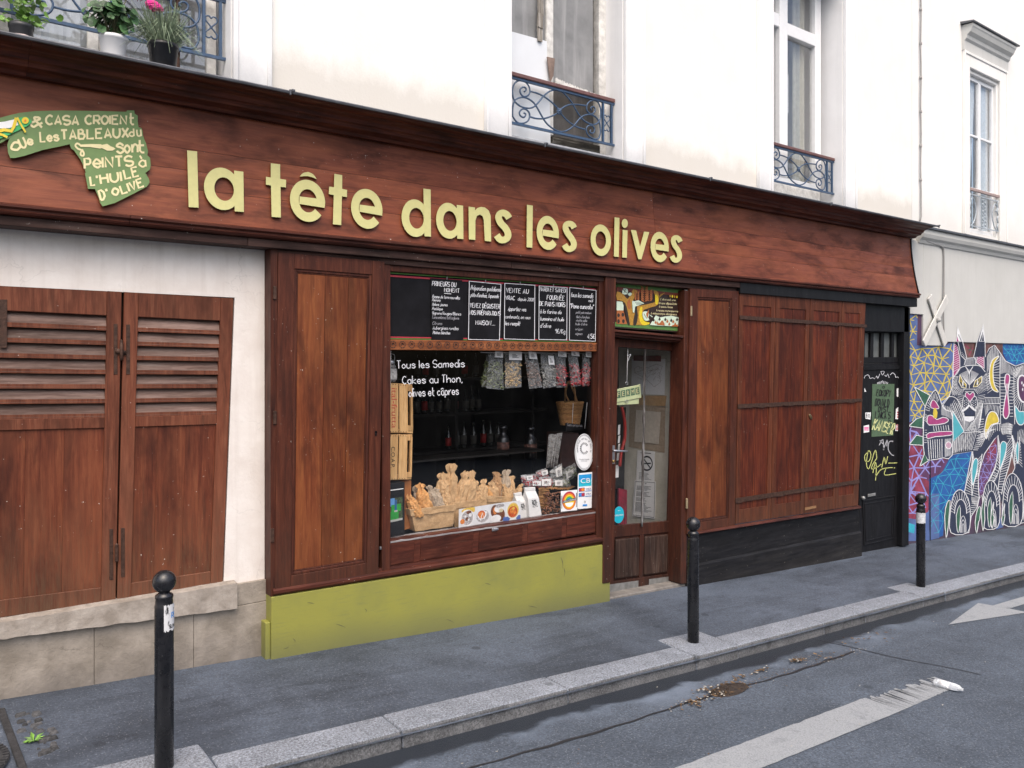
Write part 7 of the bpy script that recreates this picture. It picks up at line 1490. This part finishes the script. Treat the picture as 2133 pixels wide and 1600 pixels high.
tag(mb.build('cloth',plain('crimson cloth',(.20,.008,.025),.7,.3),None,U(*kd(170,1150),.4)),'crimson cloth hanging low inside the door','cloth')
# ---------------------------------------------------------------- flowers on the ledge
def pot(name,label,px,pyb,pyt,wpx,Y,mat,taper=.8):
    b=U(px,pyb,Y); t=U(px,pyt,Y); z0=4.068; h=t.z-z0; b.z=z0; r=wpx/2*(b-Vector((0,-D,HC))).length*.78/1680*1.25
    zc=(b.x*F+(Y+D)*AX)/LN; r=wpx/2*zc/1680
    o=thing(name,label,'potted plant',b,'flower pots on the zinc ledge'); mb=MB(); mb.smooth=True
    mb.lathe([(r*taper*.98,0),(r*taper,.004),(r*.97,h*.84),(r*1.03,h*.86),(r*1.04,h),(r*.95,h),(r*.92,h*.86),(0,h*.84)],b,n=28); mb.build('pot',mat,o); return o,b,r,h
WP_=plain('white plastic pot',(.74,.74,.74),.4,.04); BP_=plain('black plastic pot',(.012,.012,.014),.28,.2)
G1_=plain('geranium leaf',(.045,.11,.035),.5,.5,30,tone=.5); G2_=plain('grey green blade',(.16,.21,.13),.6,.4,30,tone=.4); G3_=plain('fresh green leaf',(.13,.26,.04),.5,.4,30,tone=.5); STM=plain('plant stem',(.12,.12,.06),.7,.3)
def leafd(mb,c,n,s,lobes=7):                          # rounded scalloped leaf, slightly cupped
    u=n.orthogonal().normalized(); w=n.cross(u); a0=rt()*6.28; mb.t=rt(); ce=mb.vert(c-n*s*.18); ring_=[]
    for k in range(14):
        a=a0+k*6.283/14; r=s*(1-.10*(k%2))*(1-.35*(k==0)); ring_.append(mb.vert(c+u*math.cos(a)*r+w*math.sin(a)*r+n*s*.12*math.sin(a*2)))
    for k in range(14): mb.face((ce,ring_[k],ring_[(k+1)%14]))
o,b,r,h=pot('geranium_pot','white pot of dark green scalloped geranium leaves on the ledge',236,114,78,54,-.24,WP_)
mb=MB(); st_=MB(); st_.smooth=True; top=b+Vector((0,0,h))
for i in range(120):
    d=Vector((random.gauss(0,1),random.gauss(0,.8),random.gauss(.25,.75))).normalized(); rr=random.uniform(.35,1.); c=top+Vector((d.x*.185*rr,d.y*.13*rr-.02,.12+d.z*.15*rr))
    nn=(d+Vector((random.gauss(0,.4),-.7,random.gauss(.5,.3)))).normalized(); leafd(mb,c,nn,random.uniform(.022,.042))
    if i%5==0: st_.tube([top+Vector((random.gauss(0,.02),0,-.01)),top.lerp(c,.6)+Vector((0,0,.02)),c],.003,5)
for dx,dz in ((.0,.30),(.05,.33),(.09,.30)): st_.tube([top,top+Vector((dx*.5,0,dz*.6)),top+Vector((dx,-.02,dz))],.003,5)
mb.build('foliage',G1_,o,fixn=False); st_.build('stems',STM,o,fixn=False)
mb=MB()
for dx,dz,m in ((-.06,.31,0),(0,.32,0),(.04,.28,0),(.10,.33,1),(.14,.32,1),(.115,.36,1)):
    for k in range(16): 
        c=top+Vector((dx+random.gauss(0,.022),-.03+random.gauss(0,.02),dz+random.gauss(0,.022))); mb.m=m; leafd(mb,c,Vector((random.gauss(0,1),-1,random.gauss(0,1))).normalized(),.014)
mb.build('flowers',[plain('dark violet petal',(.03,.035,.12),.7,.3),plain('dusky red petal',(.25,.02,.05),.7,.3)],o,fixn=False)
o,b,r,h=pot('lavender_pot','black pot of thin grey-green stalks with a bright pink flower head','340' and 340,134,94,60,-.24,BP_)
mb=MB(); top=b+Vector((0,0,h*.9))
for i in range(520):
    a=rt()*6.28; sp=abs(random.gauss(0,.075)); L=random.uniform(.1,.34); base=top+Vector((math.cos(a)*r*.8*rt(),math.sin(a)*r*.8*rt(),0)); e=base+Vector((math.cos(a)*sp*2.2,math.sin(a)*sp*1.6,L*(1 if sp<.08 else .6))); mid=base.lerp(e,.5)+Vector((math.cos(a)*.01,0,.03)); wv=Vector((.0022,0,.0006)); mb.t=rt()
    if rt()<.22: e.z-=.16; e+=Vector((math.cos(a)*.05,-.03,0))
    mb.poly([base-wv,base+wv,mid+wv,mid-wv]); mb.poly([mid-wv,mid+wv,e+wv*.3,e-wv*.3])
for i in range(260):
    a=rt()*6.28; c=top+Vector((math.cos(a)*.10*rt(),math.sin(a)*.08*rt()-.03,random.uniform(-.01,.12))); d=Vector((random.gauss(0,1),random.gauss(0,1),random.gauss(0,.7))).normalized()*.035; wv=Vector((.0025,0,.002)); mb.t=rt(); mb.poly([c-wv,c+wv,c+d])
mb.build('foliage',G2_,o,fixn=False)
mb=MB(); mb.smooth=True; fc=U(322,14,-.27); mb.tube([top+Vector((0,0,0)),top+Vector((-.05,-.02,.15)),fc],.004,5); mb.build('stem',STM,o,fixn=False)
mb=MB()
for k in range(85):
    d=Vector((random.gauss(0,1),random.gauss(0,1),random.gauss(0,.6))).normalized(); leafd(mb,fc+Vector((d.x*.052,d.y*.04,d.z*.03-d.x*.012)),(d+Vector((0,-.4,.2))).normalized(),.013)
mb.build('flower',PINKR,o,fixn=False)
o,b,r,h=pot('basil_pot','dark pot of fresh yellow-green leaves behind the ledge at the left corner',44,70,52,46,-.05,plain('grey dark pot',(.035,.036,.04),.4,.2))
mb=MB(); mb.smooth=True; mb.lathe([(r*1.0,h*.15),(r*1.03,h*.55)],b,n=24); mb.build('band',plain('pot label',(.6,.5,.48),.5,.4,40),o)
mb=MB(); top=b+Vector((0,0,h))
for i in range(150): leafd(mb,top+Vector((random.gauss(0,.065),random.gauss(0,.05)-.02,random.uniform(0,.30))),Vector((random.gauss(0,1),-1,random.gauss(.6,1))).normalized(),random.uniform(.014,.03))
mb.build('foliage',G3_,o,fixn=False)
# ---------------------------------------------------------------- bollards
def bollard(x,y,label,H):
    z0=zp(x,y); o=thing('bollard',label,'bollard',(x,y,z0),'bollards along the kerb'); mb=MB(); mb.smooth=True; r=.049
    mb.lathe([(r,-.03),(r,H-.205),(r*1.0,H-.19),(r*.93,H-.18),(r*.90,H-.152),(r*.97,H-.145),(r*.92,H-.132),(r*.62,H-.122),(r*.55,H-.115)],(x,y,z0),n=32); mb.build('post',BLACKM,o)
    mb=MB(); mb.smooth=True; rb=.061; mb.lathe([(rb*math.sin(R(a)),H-rb-rb*math.cos(R(a))) for a in range(14,181,8)]+[(0,H)],(x,y,z0),n=32); mb.build('ball',BLACKM,o); return o,z0
def wrap(o,x,y,z0,za,zb,a0,a1,mat,name='sticker',rag=.0,r=.0503,n=22):
    mb=MB(); mb.smooth=True; A=[];B=[]
    for k in range(n+1):
        a=R(a0+(a1-a0)*k/n); c=Vector((x+math.cos(a)*r,y+math.sin(a)*r,z0)); A.append(mb.vert(c+Vector((0,0,za+rag*mnoise.noise(Vector((k*.6,za,0)))))) ); B.append(mb.vert(c+Vector((0,0,zb+rag*mnoise.noise(Vector((k*.7,zb,3)))))))
    for k in range(n): mb.face((A[k],A[k+1],B[k+1],B[k]))
    return mb.build(name,mat,o,fixn=False)
TORN=kraft('torn paper sticker',(.03,.03,.03),(.72,.72,.72))
def torn():
    k=NT('torn sticker'); n=k.noise(k.mapped((30,30,14)),1.6,5,.7); k.set(Base_Color=k.mix(k.ramp(n,[(.36,0.),(.44,1.)]),(.02,.02,.022),(.62,.62,.63)),Roughness=.7); return k.mat
TORN=torn()
xa,ya=1.13,-1.38; ob,z0=bollard(xa,ya,'black ball-topped bollard with torn white sticker, nearest in the foreground',1.065); s_=wrap(ob,xa,ya,z0,.745,.885,-105,-22,TORN,rag=.012)
mb=MB(); 
def cyl(u,v): a=R(-75+u*100); return Vector((xa+math.cos(a)*.0512,ya+math.sin(a)*.0512,z0+.75+v*.13))
write(mb,'PE',cyl,.18,.48,.32,.22,.05,.03); mb.build('blue_print',BLU,s_,fixn=False); mb=MB(); write(mb,'SLIVA',cyl,.02,.08,.5,.14,.04,.03); mb.build('black_print',BLACKI,s_,fixn=False)
bollard(5.45,-1.384,'black ball-topped bollard standing in front of the folded shutters',1.083)
ob,z1=bollard(9.46,-1.376,'black ball-topped bollard with silvery tape band, farthest along the kerb',1.084); wrap(ob,9.46,-1.376,z1,.745,.865,-190,170,plain('silver tape',(.55,.56,.58),.4,.25,40),'tape_band',.006,.0506,40)
# ---------------------------------------------------------------- drain, weed, litter
mb=MB()
def slab(mb,pts,z0_,z1_):
    mb.hexa([(x,y,zp(x,y)+z0_) for x,y in pts],[(x,y,zp(x,y)+z1_) for x,y in pts])
dr=thing('drain_cover','dark cast-iron access cover set in the pavement at the lower left corner','drain cover',(.1,-.6,zp(.1,-.6)))
mb=MB()
slab(mb,[(-.6,-.18),(.50,-.18),(.50,-.22),(-.6,-.22)],-.02,.010); slab(mb,[(.46,-.222),(.50,-.222),(.53,-1.15),(.49,-1.15)],-.02,.010); slab(mb,[(-.6,-1.15),(.53,-1.15),(.53,-1.19),(-.6,-1.19)],-.02,.010); mb.build('frame',plain('cast iron',(.045,.045,.048),.6,.4,30,.3,.4,.5),dr,bevel=.004)
mb=MB(); slab(mb,[(-.6,-.23),(.452,-.23),(.48,-1.14),(-.6,-1.14)],-.02,.007); mb.build('infill',ASPH,dr)
mb=MB(); mb.smooth=False; c=Vector((.13,-.86,zp(.13,-.86)))
mb.lathe([(0,.004),(.30,.012),(.33,.012),(.335,.004)],c,n=48)
for k in range(60): 
    a=k*6.283/60; mb.prism([c+Vector((math.cos(a)*.30,math.sin(a)*.30,.0125)),c+Vector((math.cos(a)*.33,math.sin(a)*.33,.0125)),c+Vector((math.cos(a+.05)*.33,math.sin(a+.05)*.33,.0125)),c+Vector((math.cos(a+.05)*.30,math.sin(a+.05)*.30,.0125))],(0,0,.006))
mb.build('lid',bpy.data.materials['cast iron'],dr)
mb=MB()
for i in range(46):
    t=rt(); x=.55+.10*rt()+(.05 if t>.5 else 0); y=-.30-.62*t; z=zp(x,y)+.004; s=random.uniform(.008,.03); mb.t=rt(); mb.hexa([(x-s,y-s,z-.01),(x+s,y-s*.6,z-.01),(x+s*.8,y+s,z-.01),(x-s,y+s*.7,z-.01)],[(x-s*.7,y-s*.5,z+s*.3),(x+s*.6,y-s*.4,z+s*.45),(x+s*.5,y+s*.6,z+s*.3),(x-s*.6,y+s*.4,z+s*.4)])
tag(mb.build('rubble',plain('crumbled asphalt',(.06,.06,.062),.9,.5,60,tone=.6)),kind='stuff')
mb=MB(); c=UG(70,1545)
for k in range(9):
    a=k*.7+rt()*.3; L=random.uniform(.05,.09); d=Vector((math.cos(a),math.sin(a)*.8,.55)).normalized(); s=d.cross(Vector((0,0,1))).normalized()*.011; mb.t=rt(); mb.poly([c,c+d*L*.5+s,c+d*L-Vector((0,0,.02)),c+d*L*.5-s])
tag(mb.build('weed',G3_,None,c,fixn=False),'small green weed growing from the broken pavement beside the drain cover','weed')
pb=UG(1975,1437,zr); d=(UG(1996,1442,zr)-UG(1956,1431,zr)); d.z=0; d.normalize(); bt_=thing('plastic_bottle','crushed clear white plastic bottle lying at the end of the painted line','bottle',pb); pbz=Vector((pb.x,pb.y,zr(pb.x,pb.y)+.034))
mb=MB(); mb.smooth=True; mb.lathe([(.012,-.0),(.026,.01),(.03,.03),(.03,.16),(.022,.19),(.012,.205),(.012,.22)],pbz-d*.11,d,16,.06,4,20,1,.8); mb.build('body',film('bottle plastic',.75,(.78,.82,.86),.15),bt_)
mb=MB(); mb.smooth=True; mb.lathe([(.0305,.05),(.0305,.12)],pbz-d*.11,d,16,.05,4,20,1,.8); mb.build('label',WPAPER,bt_)
